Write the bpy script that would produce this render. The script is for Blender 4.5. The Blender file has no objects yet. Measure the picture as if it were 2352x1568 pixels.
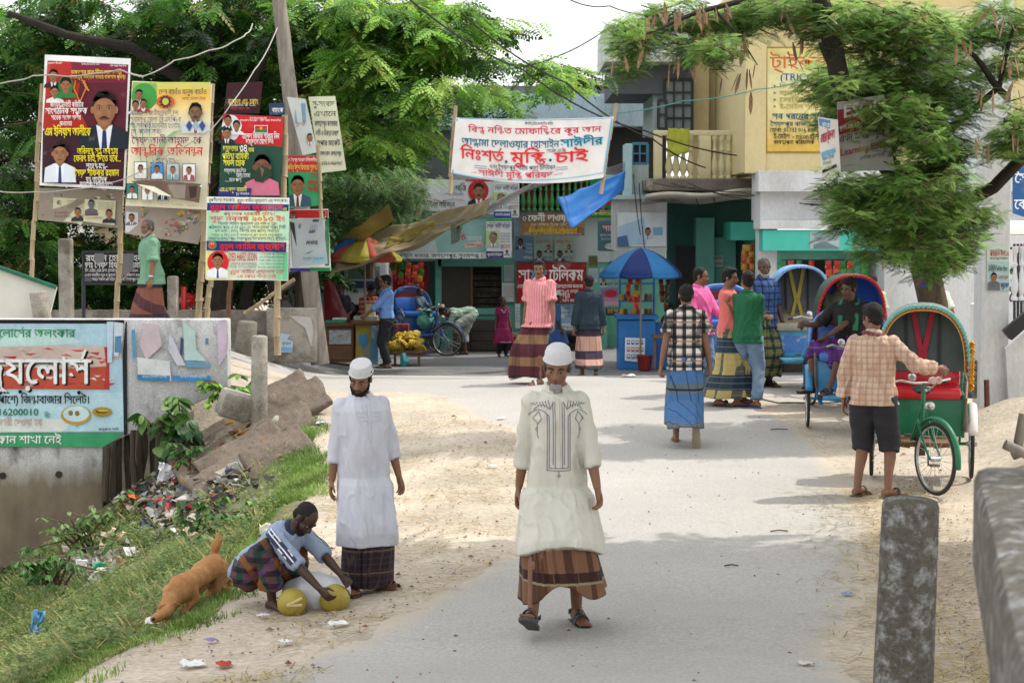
import bpy, bmesh, math, random
import numpy as np
from mathutils import Vector as V, Matrix, noise as mno
from mathutils.geometry import tessellate_polygon
R = math.radians
SC = bpy.context.scene
COL = SC.collection
rnd = random.Random(7)
F, H = 4246.7, 2.45                       # focal length in pixels of a 2352 px wide picture, eye height
PITCH = math.atan(269 / F)
SP, CP = math.sin(PITCH), math.cos(PITCH)
cam = bpy.data.cameras.new('camera')
cam.sensor_width = 36
cam.lens = 65
cam.clip_end = 3000
cam.dof.use_dof = True
cam.dof.focus_distance = 13.0
cam.dof.aperture_fstop = 8
camo = bpy.data.objects.new('camera', cam)
camo.location = (0, 0, H)
camo.rotation_euler = (R(90) - PITCH, 0, 0)
COL.objects.link(camo)
SC.camera = camo
SUN_EL, SUN_AZ = R(57), R(22)             # azimuth from +X towards +Y
sun_dir = V((math.cos(SUN_EL) * math.cos(SUN_AZ), math.cos(SUN_EL) * math.sin(SUN_AZ), math.sin(SUN_EL)))
world = bpy.data.worlds.new('World')
SC.world = world
world.use_nodes = True
nt = world.node_tree
sky = nt.nodes.new('ShaderNodeTexSky')
sky.sky_type = 'NISHITA'
sky.sun_disc = False
sky.sun_elevation = SUN_EL
sky.sun_rotation = math.pi / 2 - SUN_AZ
sky.air_density = 1.2
sky.dust_density = 5.0
sky.ozone_density = 0.8
hz = nt.nodes.new('ShaderNodeMixRGB')     # bright thin cloud veil over the blue
hz.inputs[2].default_value = (9.5, 9.6, 9.7, 1)
tcw = nt.nodes.new('ShaderNodeTexCoord')
nzw = nt.nodes.new('ShaderNodeTexNoise')
nzw.inputs['Scale'].default_value = 2.2
nzw.inputs['Detail'].default_value = 5
rpw = nt.nodes.new('ShaderNodeMapRange')
rpw.inputs[1].default_value = .3
rpw.inputs[2].default_value = .62
rpw.inputs[3].default_value = .62
rpw.inputs[4].default_value = .98
nt.links.new(tcw.outputs['Generated'], nzw.inputs['Vector'])
nt.links.new(nzw.outputs['Fac'], rpw.inputs[0])
nt.links.new(rpw.outputs[0], hz.inputs[0])
nt.links.new(sky.outputs[0], hz.inputs[1])
bgn = nt.nodes['Background']
nt.links.new(hz.outputs[0], bgn.inputs[0])
bgn.inputs[1].default_value = 0.12
sl = bpy.data.lights.new('sun', 'SUN')
sl.energy = 2.4
sl.angle = R(0.6)
sl.color = (1, .95, .86)
so = bpy.data.objects.new('sun', sl)
so.rotation_euler = sun_dir.to_track_quat('Z', 'Y').to_euler()
so.location = (20, 20, 40)
COL.objects.link(so)
SC.view_settings.view_transform = 'Standard'
SC.view_settings.look = 'None'
SC.view_settings.gamma = 1
SC.view_settings.exposure = 0.66
SC.cycles.max_bounces = 6
SC.cycles.transparent_max_bounces = 6
SC.cycles.sample_clamp_indirect = 6
SC.cycles.caustics_reflective = False
SC.cycles.caustics_refractive = False
try:
	SC.cycles.use_denoising = True
	SC.cycles.denoiser = 'OPENIMAGEDENOISE'
except Exception:
	pass
def P(x, y, Y):
	a, b = (x - 1176) / F, (784 - y) / F
	t = Y / (b * SP + CP)
	return V((a * t, Y, H + (b * CP - SP) * t))
def interp(t, pts):
	if t <= pts[0][0]: return pts[0][1]
	for (a, b), (c, d) in zip(pts, pts[1:]):
		if t <= c:
			u = (t - a) / (c - a)
			u = u * u * (3 - 2 * u)
			return b + (d - b) * u
	return pts[-1][1]
PROF = [(-20, .9), (0, .85), (5, .6), (8, .22), (10.5, .02), (13, 0), (18, 0), (22, .1), (26, .2), (29, .05), (32, -.2), (40, -.38), (46, -.42)]
EDGE = [(0, -3.6), (7, -2.9), (9, -2.62), (10.5, -2.38), (12.3, -1.92), (15, -1.85), (19.4, -1.95), (22, -2.35), (24.5, -3.0), (27, -3.4)]
def sm(a, b, t):
	u = min(1, max(0, (t - a) / (b - a)))
	return u * u * (3 - 2 * u)
def ground(X, Y):
	z = interp(Y, PROF)
	xe = interp(Y, EDGE)
	z -= .10 * sm(xe + 1.6, xe + .5, X) * sm(28, 24, Y) * sm(8, 10, Y)
	back = sm(24.55, 24.85, Y)
	rise = .75 * sm(-2.7, -6.0, X) * sm(40, 32, Y)
	d = max(0, xe - X)
	bank = -.62 * d + .12 * sm(0, .5, d)
	bank = max(bank, -2.9)
	zb = z + bank + (.10 * mno.noise(V((X * 1.3, Y * 1.3, 0))) + .05 * mno.noise(V((X * 4, Y * 4, 3)))) * min(1, d * 1.2)
	z = zb * (1 - back) + (z + rise) * back
	z += .42 * sm(4.6, 5.9, X) * sm(15.8, 18, Y) * sm(23, 20.5, Y) * (1 + .5 * mno.noise(V((X * .8, Y * .8, 9))))  # sand heap by the stairs
	z += .012 * mno.noise(V((X * .7, Y * .7, 1)))
	return z
def G(x, y, y0=4.0, y1=80.0):
	Y = y0
	prev = Y
	while Y < y1:
		p = P(x, y, Y)
		if p.z <= ground(p.x, p.y):
			lo, hi = prev, Y
			for _ in range(14):
				m = (lo + hi) / 2
				q = P(x, y, m)
				if q.z <= ground(q.x, q.y): hi = m
				else: lo = m
			return P(x, y, hi)
		prev = Y
		Y += .12
	return P(x, y, y1)
PAN = {0: (0, 0, 1), 1: (0, 0, .33985), 2: (796.25, 0, .33985), 3: (1555.75, 0, .33985), 4: (0, 520.6, .33985),
	   5: (796.25, 520.6, .33985), 6: (1555.75, 520.6, .33985), 7: (0, 1035.1, .33985), 8: (796.25, 1035.1, .33985),
	   9: (1555.75, 1035.1, .33985), 10: (428.75, 416.5, .28129), 11: (918.75, 379.75, .30473)}
def pz(pan, x, y):
	o = PAN[pan]
	return (o[0] + x * o[2], o[1] + y * o[2])
def lin(c):
	if isinstance(c, str):
		c = [int(c[i:i + 2], 16) for i in (0, 2, 4)]
	return tuple((x / 255 / 12.92 if x / 255 <= .04045 else ((x / 255 + .055) / 1.055) ** 2.4) for x in c)
MATS = {}
def nodes(m):
	return m.node_tree.nodes, m.node_tree.links
def mat(name, col=(.5, .5, .5), rough=.8, var=.25, scale=6.0, bump=.0, metal=0.0, col2=None, lo=.45, hi=.65, attr=False, trans=0.0,
		stretch=(1, 1, 1), bscale=None, spec=.3, coat=0.0, grain=0.0, gs=22):
	if name in MATS: return MATS[name]
	m = bpy.data.materials.new(name)
	m.use_nodes = True
	N, L = nodes(m)
	b = N['Principled BSDF']
	b.inputs['Roughness'].default_value = rough
	b.inputs['Metallic'].default_value = metal
	b.inputs['Specular IOR Level'].default_value = spec
	if coat: b.inputs['Coat Weight'].default_value = coat
	if isinstance(col, str): col = lin(col)
	if isinstance(col2, str): col2 = lin(col2)
	tc = N.new('ShaderNodeTexCoord')
	mp = N.new('ShaderNodeMapping')
	mp.inputs['Scale'].default_value = stretch
	L.new(tc.outputs['Object'], mp.inputs[0])
	nz = N.new('ShaderNodeTexNoise')
	nz.inputs['Scale'].default_value = scale
	nz.inputs['Detail'].default_value = 7
	nz.inputs['Roughness'].default_value = .62
	L.new(mp.outputs[0], nz.inputs['Vector'])
	if attr:
		a = N.new('ShaderNodeAttribute')
		a.attribute_name = 'Col'
		src = a.outputs['Color']
	else:
		r = N.new('ShaderNodeRGB')
		r.outputs[0].default_value = (*col, 1)
		src = r.outputs[0]
	if col2 is not None:
		rp = N.new('ShaderNodeMapRange')
		rp.inputs[1].default_value = lo
		rp.inputs[2].default_value = hi
		n2 = N.new('ShaderNodeTexNoise')
		n2.inputs['Scale'].default_value = scale * .55
		n2.inputs['Detail'].default_value = 8
		n2.inputs['Roughness'].default_value = .7
		L.new(mp.outputs[0], n2.inputs['Vector'])
		L.new(n2.outputs['Fac'], rp.inputs[0])
		mx = N.new('ShaderNodeMixRGB')
		L.new(rp.outputs[0], mx.inputs[0])
		L.new(src, mx.inputs[1])
		mx.inputs[2].default_value = (*col2, 1)
		src = mx.outputs[0]
	if grain:
		g = N.new('ShaderNodeTexNoise')
		g.inputs['Scale'].default_value = scale * gs
		g.inputs['Detail'].default_value = 3
		L.new(mp.outputs[0], g.inputs['Vector'])
		gr = N.new('ShaderNodeMapRange')
		gr.inputs[1].default_value = .3
		gr.inputs[2].default_value = .7
		gr.inputs[3].default_value = 1 - grain
		gr.inputs[4].default_value = 1 + grain
		L.new(g.outputs['Fac'], gr.inputs[0])
		mg = N.new('ShaderNodeMixRGB')
		mg.blend_type = 'MULTIPLY'
		mg.inputs[0].default_value = 1
		L.new(src, mg.inputs[1])
		L.new(gr.outputs[0], mg.inputs[2])
		src = mg.outputs[0]
	vr = N.new('ShaderNodeMapRange')
	vr.inputs[1].default_value = .25
	vr.inputs[2].default_value = .75
	vr.inputs[3].default_value = 1 - var
	vr.inputs[4].default_value = 1 + var * .6
	L.new(nz.outputs['Fac'], vr.inputs[0])
	ml = N.new('ShaderNodeMixRGB')
	ml.blend_type = 'MULTIPLY'
	ml.inputs[0].default_value = 1
	L.new(src, ml.inputs[1])
	L.new(vr.outputs[0], ml.inputs[2])
	L.new(ml.outputs[0], b.inputs['Base Color'])
	if bump:
		bz = nz
		if bscale:
			bz = N.new('ShaderNodeTexNoise')
			bz.inputs['Scale'].default_value = bscale
			bz.inputs['Detail'].default_value = 4
			L.new(mp.outputs[0], bz.inputs['Vector'])
		bp = N.new('ShaderNodeBump')
		bp.inputs['Strength'].default_value = bump
		bp.inputs['Distance'].default_value = .02
		L.new(bz.outputs['Fac'], bp.inputs['Height'])
		L.new(bp.outputs[0], b.inputs['Normal'])
	if trans:
		t = N.new('ShaderNodeBsdfTranslucent')
		L.new(ml.outputs[0], t.inputs[0])
		ms = N.new('ShaderNodeMixShader')
		ms.inputs[0].default_value = trans
		L.new(b.outputs[0], ms.inputs[1])
		L.new(t.outputs[0], ms.inputs[2])
		L.new(ms.outputs[0], N['Material Output'].inputs[0])
	MATS[name] = m
	m['src'] = 0
	return m
def pattern(name, axis_bands, base, rough=.85, var=.12, trans=0):
	if name in MATS: return MATS[name]
	m = mat(name, base, rough, var, 9, bump=.25, bscale=40)
	N, L = nodes(m)
	mulnode = N['Principled BSDF'].inputs['Base Color'].links[0].from_node
	src = mulnode.inputs[1].links[0].from_socket
	tc = N.new('ShaderNodeTexCoord')
	for ax, per, wid, col, st, ph in axis_bands:
		d = N.new('ShaderNodeVectorMath')
		d.operation = 'DOT_PRODUCT'
		d.inputs[1].default_value = ax
		if len(axis_bands) and ax[2] == 0 and ax[0] and ax[1]:
			pass
		L.new(tc.outputs['Object'], d.inputs[0])
		a = N.new('ShaderNodeMath')
		a.operation = 'MULTIPLY_ADD'
		a.inputs[1].default_value = 1 / per
		a.inputs[2].default_value = ph + 50
		L.new(d.outputs['Value'], a.inputs[0])
		f = N.new('ShaderNodeMath')
		f.operation = 'FRACT'
		L.new(a.outputs[0], f.inputs[0])
		l = N.new('ShaderNodeMath')
		l.operation = 'LESS_THAN'
		l.inputs[1].default_value = wid
		L.new(f.outputs[0], l.inputs[0])
		s = N.new('ShaderNodeMath')
		s.operation = 'MULTIPLY'
		s.inputs[1].default_value = st
		L.new(l.outputs[0], s.inputs[0])
		x = N.new('ShaderNodeMixRGB')
		L.new(s.outputs[0], x.inputs[0])
		L.new(src, x.inputs[1])
		x.inputs[2].default_value = (*(lin(col) if isinstance(col, str) else col), 1)
		src = x.outputs[0]
	L.new(src, mulnode.inputs[1])
	return m
def frame(d, hint=V((0, 0, 1))):
	d = V(d).normalized()
	if abs(d.dot(hint)) > .97: hint = V((0, 1, 0)) if abs(d.y) < .9 else V((1, 0, 0))
	x = hint.cross(d).normalized()
	return x, d.cross(x).normalized(), d
class MB:
	def __init__(s):
		s.v, s.f, s.m, s.c = [], [], [], []
	def add(s, vs, fs, mi=0, col=None):
		o = len(s.v)
		s.v += [tuple(p) for p in vs]
		s.f += [tuple(i + o for i in f) for f in fs]
		s.m += [mi] * len(fs)
		s.c += [col if col is not None else (.5, .5, .5)] * len(fs)
		return s
	def box(s, c, sz, mi=0, rz=0.0, rot=None, col=None):
		hx, hy, hz_ = sz[0] / 2, sz[1] / 2, sz[2] / 2
		M = rot if rot is not None else Matrix.Rotation(rz, 3, 'Z')
		c = V(c)
		vs = [c + M @ V((x * hx, y * hy, z * hz_)) for z in (-1, 1) for y in (-1, 1) for x in (-1, 1)]
		return s.add(vs, [(0, 2, 3, 1), (4, 5, 7, 6), (0, 1, 5, 4), (2, 6, 7, 3), (0, 4, 6, 2), (1, 3, 7, 5)], mi, col)
	def beam(s, a, b, w, t, mi=0, hint=V((0, 0, 1)), col=None):
		a, b = V(a), V(b)
		x, y, d = frame(b - a, hint)
		return s.box((a + b) / 2, (w, t, (b - a).length), mi, rot=Matrix((x, y, d)).transposed(), col=col)
	def rings(s, rs, mi=0, closed=True, caps=True, col=None):
		n = len(rs[0])
		vs = [p for r in rs for p in r]
		fs = []
		for i in range(len(rs) - 1):
			for j in range(n if closed else n - 1):
				k = (j + 1) % n
				fs.append((i * n + j, i * n + k, (i + 1) * n + k, (i + 1) * n + j))
		if caps and closed:
			fs.append(tuple(reversed(range(n))))
			fs.append(tuple(range((len(rs) - 1) * n, len(rs) * n)))
		return s.add(vs, fs, mi, col)
	def tube(s, pts, r, n=8, mi=0, caps=True, col=None, flat=1.0, hint=V((0, 0, 1)), rc=False):
		pts = [V(p) for p in pts]
		rr = r if isinstance(r, (list, tuple)) else [r] * len(pts)
		rs = []
		if rc:   # rounded ends
			a = (pts[0] - pts[1]).normalized()
			b = (pts[-1] - pts[-2]).normalized()
			pts = [pts[0] + a * rr[0] * .95, pts[0] + a * rr[0] * .7] + pts + [pts[-1] + b * rr[-1] * .7, pts[-1] + b * rr[-1] * .95]
			rr = [rr[0] * .3, rr[0] * .72] + list(rr) + [rr[-1] * .72, rr[-1] * .3]
		px = None
		for i, p in enumerate(pts):
			d = pts[min(i + 1, len(pts) - 1)] - pts[max(i - 1, 0)]
			if d.length < 1e-9: d = V((0, 0, 1))
			if px is None:
				x, y, d = frame(d, hint)
			else:
				d.normalize()
				y = d.cross(px)
				if y.length < 1e-6: x, y, d = frame(d, hint)
				else:
					y.normalize()
					x = y.cross(d)
			px = x
			rs.append([p + x * math.cos(t) * rr[i] + y * math.sin(t) * rr[i] * flat for t in [2 * math.pi * k / n for k in range(n)]])
		return s.rings(rs, mi, True, caps, col)
	def sph(s, c, r, mi=0, nu=14, nv=9, rot=None, col=None, keep=None):
		c = V(c)
		r = r if isinstance(r, (tuple, list, V)) else (r, r, r)
		vs = []
		for i in range(nv + 1):
			t = math.pi * i / nv
			for j in range(nu):
				p = 2 * math.pi * j / nu
				q = V((r[0] * math.sin(t) * math.cos(p), r[1] * math.sin(t) * math.sin(p), r[2] * math.cos(t)))
				vs.append(c + (rot @ q if rot is not None else q))
		fs = []
		for i in range(nv):
			for j in range(nu):
				k = (j + 1) % nu
				a, b, d, e = i * nu + j, i * nu + k, (i + 1) * nu + k, (i + 1) * nu + j
				if i == 0: fs.append((a, e, d))
				elif i == nv - 1: fs.append((a, e, b))
				else: fs.append((a, e, d, b))
		return s.add(vs, fs, mi, col)
	def lathe(s, c, prof, n=16, mi=0, col=None, axis=None):
		c = V(c)
		M = Matrix.Identity(3) if axis is None else Matrix(frame(axis)).transposed()
		rs = [[c + M @ V((r * math.cos(2 * math.pi * k / n), r * math.sin(2 * math.pi * k / n), z)) for k in range(n)] for r, z in prof]
		return s.rings(rs, mi, True, True, col)
	def grid(s, fn, nu, nv, mi=0, col=None):
		vs = [fn(i / nu, j / nv) for j in range(nv + 1) for i in range(nu + 1)]
		fs = [(j * (nu + 1) + i, j * (nu + 1) + i + 1, (j + 1) * (nu + 1) + i + 1, (j + 1) * (nu + 1) + i) for j in range(nv) for i in range(nu)]
		return s.add(vs, fs, mi, col)
	def plate(s, pts, n, th, mi=0, col=None):
		n = V(n).normalized() * th
		k = len(pts)
		vs = [V(p) for p in pts] + [V(p) + n for p in pts]
		tri = tessellate_polygon([[V(p) for p in pts]])
		fs = [tuple(t) for t in tri] + [tuple(i + k for i in t) for t in tri] + [(i, (i + 1) % k, (i + 1) % k + k, i + k) for i in range(k)]
		return s.add(vs, fs, mi, col)
	def build(s, name, mats, parent=None, smooth=38, bevel=0.0, loc=None, fix=True, solid=0.0, subd=0):
		if not isinstance(mats, (list, tuple)): mats = [mats]
		me = bpy.data.meshes.new(name)
		me.from_pydata(s.v, [], s.f)
		for m in mats: me.materials.append(m)
		me.polygons.foreach_set('material_index', s.m)
		if any(m.get('usecol') for m in mats) or any(c != (.5, .5, .5) for c in s.c[:50]):
			at = me.color_attributes.new('Col', 'FLOAT_COLOR', 'CORNER')
			cnt = [len(f) for f in s.f]
			a = np.repeat(np.array([(*c[:3], 1.0) for c in s.c], 'f'), cnt, axis=0)
			at.data.foreach_set('color', a.ravel())
		if bevel or fix:
			bm = bmesh.new()
			bm.from_mesh(me)
			if fix: bmesh.ops.recalc_face_normals(bm, faces=bm.faces)
			if bevel:
				ed = [e for e in bm.edges if len(e.link_faces) == 2 and e.calc_face_angle(0) > .6]
				bmesh.ops.bevel(bm, geom=ed, offset=bevel, segments=2, affect='EDGES', profile=.5, clamp_overlap=True)
			bm.to_mesh(me)
			bm.free()
		if smooth:
			me.polygons.foreach_set('use_smooth', [True] * len(me.polygons))
			me.set_sharp_from_angle(angle=R(smooth))
		me.update()
		o = bpy.data.objects.new(name, me)
		COL.objects.link(o)
		if parent is not None: o.parent = parent
		if loc is not None: o.location = loc
		if solid:
			md = o.modifiers.new('thick', 'SOLIDIFY')
			md.thickness = solid
			md.offset = 0
		if subd:
			md = o.modifiers.new('sub', 'SUBSURF')
			md.levels = md.render_levels = subd
		return o
LABELS = set()
def tag(o, label=None, cat=None, group=None, kind=None):
	if label:
		o['label'] = label
		LABELS.add(label)
	if cat: o['category'] = cat
	if group: o['group'] = group
	if kind: o['kind'] = kind
	elif cat: o['kind'] = 'thing'
	return o
def thing(name, label, cat, loc=(0, 0, 0), rz=0.0, group=None, scale=None):
	o = bpy.data.objects.new(name, None)
	o.empty_display_size = .1
	COL.objects.link(o)
	o.location = loc
	o.rotation_euler = (0, 0, rz)
	if scale: o.scale = (scale,) * 3
	return tag(o, label, cat, group)
def copy_tree(o, parent=None):
	c = o.copy()
	COL.objects.link(c)
	if parent is not None: c.parent = parent
	for ch in list(o.children): copy_tree(ch, c)
	return c
WS = bpy.data.scenes.new('workshop')      # an empty side scene where modifiers and lettering are evaluated
def evaluated(o):
	WS.collection.objects.link(o)
	vl = WS.view_layers[0]
	vl.update()
	return bpy.data.meshes.new_from_object(o.evaluated_get(vl.depsgraph))
def remeshed(mb, name, mats, vox, smooth_it=3, parent=None, disp=None, loc=None):
	me = bpy.data.meshes.new('tmp')
	me.from_pydata(mb.v, [], mb.f)
	bm = bmesh.new()
	bm.from_mesh(me)
	bmesh.ops.recalc_face_normals(bm, faces=bm.faces)
	bm.to_mesh(me)
	bm.free()
	o = bpy.data.objects.new('tmp', me)
	md = o.modifiers.new('r', 'REMESH')
	md.mode = 'VOXEL'
	md.voxel_size = vox
	if smooth_it:
		ms = o.modifiers.new('s', 'SMOOTH')
		ms.factor = .5
		ms.iterations = smooth_it
	res = evaluated(o)
	bpy.data.objects.remove(o)
	bpy.data.meshes.remove(me)
	res.name = name
	res.materials.clear()
	for m in (mats if isinstance(mats, (list, tuple)) else [mats]): res.materials.append(m)
	res.polygons.foreach_set('use_smooth', [True] * len(res.polygons))
	if disp:
		nv = len(res.vertices)
		co, no = np.empty(nv * 3, 'f'), np.empty(nv * 3, 'f')
		res.vertices.foreach_get('co', co)
		res.vertices.foreach_get('normal', no)
		co, no = co.reshape(-1, 3), no.reshape(-1, 3)
		dd = np.array([disp(V(p)) for p in co.tolist()], 'f')
		res.vertices.foreach_set('co', (co + no * dd[:, None]).ravel())
	res.update()
	ob = bpy.data.objects.new(name, res)
	COL.objects.link(ob)
	if parent is not None: ob.parent = parent
	if loc is not None: ob.location = loc
	return ob
GL = {}
def _mesh_of(t):
	c = bpy.data.curves.new('t', 'FONT')
	c.body = t
	c.size = 1
	c.resolution_u = 2
	o = bpy.data.objects.new('t', c)
	me = evaluated(o)
	vs = [(v.co.x, v.co.y) for v in me.vertices]
	fs = [tuple(p.vertices) for p in me.polygons]
	bpy.data.objects.remove(o)
	bpy.data.curves.remove(c)
	bpy.data.meshes.remove(me)
	return vs, fs
def glyph(ch):
	if ch not in GL:
		if ch == ' ': GL[ch] = ([], [], .28)
		else:
			vs, fs = _mesh_of(ch)
			base = GL.get('_b')
			if base is None:
				base = GL['_b'] = max(x for x, y in _mesh_of('          I')[0])
			adv = max(x for x, y in _mesh_of(ch + '          I')[0]) - base
			GL[ch] = (vs, fs, adv)
	return GL[ch]
PRE, POST, BELOW = 'িেৈ', 'াীৗ', 'ুূৃ'
def shape(s):
	out, x, i = [], 0.0, 0
	s = s.replace('আ', 'অা')
	cons = lambda c: 0x995 <= ord(c) <= 0x9B9 or c in 'ড়ঢ়য়'
	def put(ch, sx=1, sy=1, dx=0, dy=0):
		nonlocal x
		out.append((ch, x + dx, dy, sx, sy))
		x += glyph(ch)[2] * sx
	while i < len(s):
		c = s[i]
		if not cons(c):
			if c == '্':
				i += 1
				continue
			put(c)
			i += 1
			continue
		cl = [c]
		i += 1
		while i + 1 < len(s) and s[i] == '্' and cons(s[i + 1]):
			cl.append(s[i + 1])
			i += 2
		signs = []
		while i < len(s) and s[i] in 'ািীুূৃেৈোৌঁ':
			signs.append(s[i])
			i += 1
		for g in signs:
			if g in PRE: put(g)
			elif g in 'োৌ': put('ে')
		reph = False
		if len(cl) > 1 and cl[0] == 'র':
			reph = True
			cl = cl[1:]
		ya = ra = False
		if len(cl) > 1 and cl[-1] == 'য': ya = True; cl = cl[:-1]
		elif len(cl) > 1 and cl[-1] == 'র': ra = True; cl = cl[:-1]
		if len(cl) == 1: put(cl[0])
		else:
			x0 = x
			out.append((cl[0], x0, .236, .82, .62))
			out.append((cl[1], x0 + .22, -.16, .72, .62))
			x = x0 + max(glyph(cl[0])[2] * .82, glyph(cl[1])[2] * .72 + .22)
		if ya: put('য', .55, 1)
		if ra: out.append(('্', x - .1, 0, 1.6, 1))
		if reph: out.append(('/', x - .32, .58, .7, .42))
		for g in signs:
			if g in BELOW: out.append((g, x, 0, 1, 1))
			elif g in POST: put(g)
			elif g == 'ো': put('া')
			elif g == 'ৌ': put('ৗ')
			elif g == 'ঁ': out.append((g, x, 0, 1, 1))
	return out, x
PRINT = mat('printed_sheet', rough=.55, var=.16, scale=3, attr=True, col2='b8b2a8', lo=.55, hi=1.0)
PRINT['usecol'] = 1
PAINT = mat('painted_wall_art', rough=.85, var=.22, scale=5, attr=True, bump=.15, grain=.12)
PAINT['usecol'] = 1
class Art:
	def __init__(s, tl, tr, br, bl, Y, pan=0, Yr=None, bow=0.0, sag=0.0, step=.0012):
		s.pan = pan
		Yr = Y if Yr is None else Yr
		s.px = [pz(pan, *q) for q in (tl, tr, br, bl)]
		s.p3 = [P(*s.px[0], Y), P(*s.px[1], Yr), P(*s.px[2], Yr), P(*s.px[3], Y)]
		s.n = (s.p3[3] - s.p3[0]).cross(s.p3[1] - s.p3[0]).normalized()
		if s.n.y > 0: s.n = -s.n
		s.mb = MB()
		s.k, s.step, s.bow, s.sag = 0, step, bow, sag
	def uv(s, x, y):
		x, y = pz(s.pan, x, y)
		a, b, c, d = s.px
		u = v = .5
		for _ in range(4):
			top = a[0] + (b[0] - a[0]) * u, a[1] + (b[1] - a[1]) * u
			bot = d[0] + (c[0] - d[0]) * u, d[1] + (c[1] - d[1]) * u
			v = (y - top[1]) / ((bot[1] - top[1]) or 1)
			l = a[0] + (d[0] - a[0]) * v, 0
			r = b[0] + (c[0] - b[0]) * v
			u = (x - l[0]) / (r - l[0])
		return u, v
	def at(s, u, v, k):
		a, b, c, d = s.p3
		p = (a * (1 - u) + b * u) * (1 - v) + (d * (1 - u) + c * u) * v
		if s.bow: p = p + s.n * s.bow * math.sin(u * 9 + v * 3) * .5
		if s.sag: p = p + V((0, 0, -s.sag * 4 * u * (1 - u))) * (.3 + v)
		return p + s.n * (k * s.step)
	def pt(s, x, y, k=None):
		return s.at(*s.uv(x, y), s.k if k is None else k)
	def sheet(s, col, n=1, th=.012):
		c = lin(col) if isinstance(col, str) else col
		s.mb.grid(lambda u, v: s.at(u, v, 0), n, n, 0, c)
		s.mb.grid(lambda u, v: s.at(u, v, 0) - s.n * th, n, n, 0, (.3, .3, .3))
		e = [(i / n, 0) for i in range(n)] + [(1, i / n) for i in range(n)] + [(1 - i / n, 1) for i in range(n)] + [(0, 1 - i / n) for i in range(n)]
		s.mb.rings([[s.at(u, v, 0) for u, v in e], [s.at(u, v, 0) - s.n * th for u, v in e]], 0, True, False, c)
		s.k = 1
		return s
	def poly(s, pts, col, up=True):
		c = lin(col) if isinstance(col, str) else col
		q = [V((x, y, 0)) for x, y in pts]
		s.mb.add([s.pt(x, y) for x, y in pts], [tuple(t) for t in tessellate_polygon([q])], 0, c)
		if up: s.k += 1
		return s
	def rect(s, x0, y0, x1, y1, col, n=1):
		if n > 1 or s.bow or s.sag:
			c = lin(col) if isinstance(col, str) else col
			n = max(n, 12)
			s.mb.grid(lambda a, b: s.pt(x0 + (x1 - x0) * a, y0 + (y1 - y0) * b), n, 4, 0, c)
			s.k += 1
			return s
		return s.poly([(x0, y0), (x1, y0), (x1, y1), (x0, y1)], col)
	def grad(s, x0, y0, x1, y1, cols, n=16, vert=True):
		cs = [lin(c) for c in cols]
		for i in range(n):
			t = (i + .5) / n * (len(cs) - 1)
			j = min(int(t), len(cs) - 2)
			c = tuple(a + (b - a) * (t - j) for a, b in zip(cs[j], cs[j + 1]))
			a, b = i / n, (i + 1) / n
			if vert: s.poly([(x0, y0 + (y1 - y0) * a), (x1, y0 + (y1 - y0) * a), (x1, y0 + (y1 - y0) * b), (x0, y0 + (y1 - y0) * b)], c, False)
			else: s.poly([(x0 + (x1 - x0) * a, y0), (x0 + (x1 - x0) * b, y0), (x0 + (x1 - x0) * b, y1), (x0 + (x1 - x0) * a, y1)], c, False)
		s.k += 1
		return s
	def ell(s, cx, cy, rx, ry, col, a0=0, a1=360, n=20, up=True):
		return s.poly([(cx + rx * math.cos(R(a0 + (a1 - a0) * i / n)), cy + ry * math.sin(R(a0 + (a1 - a0) * i / n))) for i in range(n + (a1 - a0 < 360))], col, up)
	def line(s, pts, w, col):
		for (x0, y0), (x1, y1) in zip(pts, pts[1:]):
			l = math.hypot(x1 - x0, y1 - y0) or 1
			nx, ny = -(y1 - y0) / l * w / 2, (x1 - x0) / l * w / 2
			s.poly([(x0 + nx, y0 + ny), (x1 + nx, y1 + ny), (x1 - nx, y1 - ny), (x0 - nx, y0 - ny)], col, False)
		s.k += 1
		return s
	def text(s, t, x0, x1, yb, h, col, bold=0.0, slope=0.0, sh=None):
		if sh:
			s.text(t, x0 + sh[1], x1 + sh[1], yb + sh[2], h, sh[0], bold, slope)
		c = lin(col) if isinstance(col, str) else col
		bold *= .55
		sp, w = shape(t)
		if not sp: return s
		ky, kx = h / .65, (x1 - x0) / max(w, .01)
		offs = [(0, 0)] if not bold else [(-bold * h, 0), (bold * h, 0), (0, bold * h * .7), (0, -bold * h * .7)]
		for n_, (bx, by) in enumerate(offs):
			for ch, dx, dy, sx, sy in sp:
				vs, fs, _ = glyph(ch)
				if fs:
					s.mb.add([s.pt(x0 + (dx + gx * sx) * kx + bx, yb - (dy + gy * sy) * ky + by + slope * (dx + gx * sx) * kx, s.k + n_ * .2) for gx, gy in vs], fs, 0, c)
		s.k += 1
		return s
	def face(s, cx, cy, r, skin='9a6a48', hair='17120f', mus=True, suit='1c2430', shirt='e8e8ea', tie='303a68', bg=None, body=2.2, open_=True, veil=None):
		if bg: s.rect(cx - r * 1.7, cy - r * 1.7, cx + r * 1.7, cy + r * body, bg)
		b = cy + r * body
		if veil: s.ell(cx, cy + r * .1, r * 1.25, r * 1.55, veil); s.ell(cx, cy - r * .35, r * .95, r * 1.05, hair)
		s.poly([(cx - r * 1.75, b), (cx - r * 1.62, cy + r * 1.6), (cx - r * .6, cy + r * 1.12), (cx + r * .6, cy + r * 1.12), (cx + r * 1.62, cy + r * 1.6), (cx + r * 1.75, b)], suit)
		s.poly([(cx - r * .42, cy + r * .6), (cx + r * .42, cy + r * .6), (cx + r * .5, cy + r * 1.25), (cx, cy + r * 1.65), (cx - r * .5, cy + r * 1.25)], tuple(q * .8 for q in lin(skin)))
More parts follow.
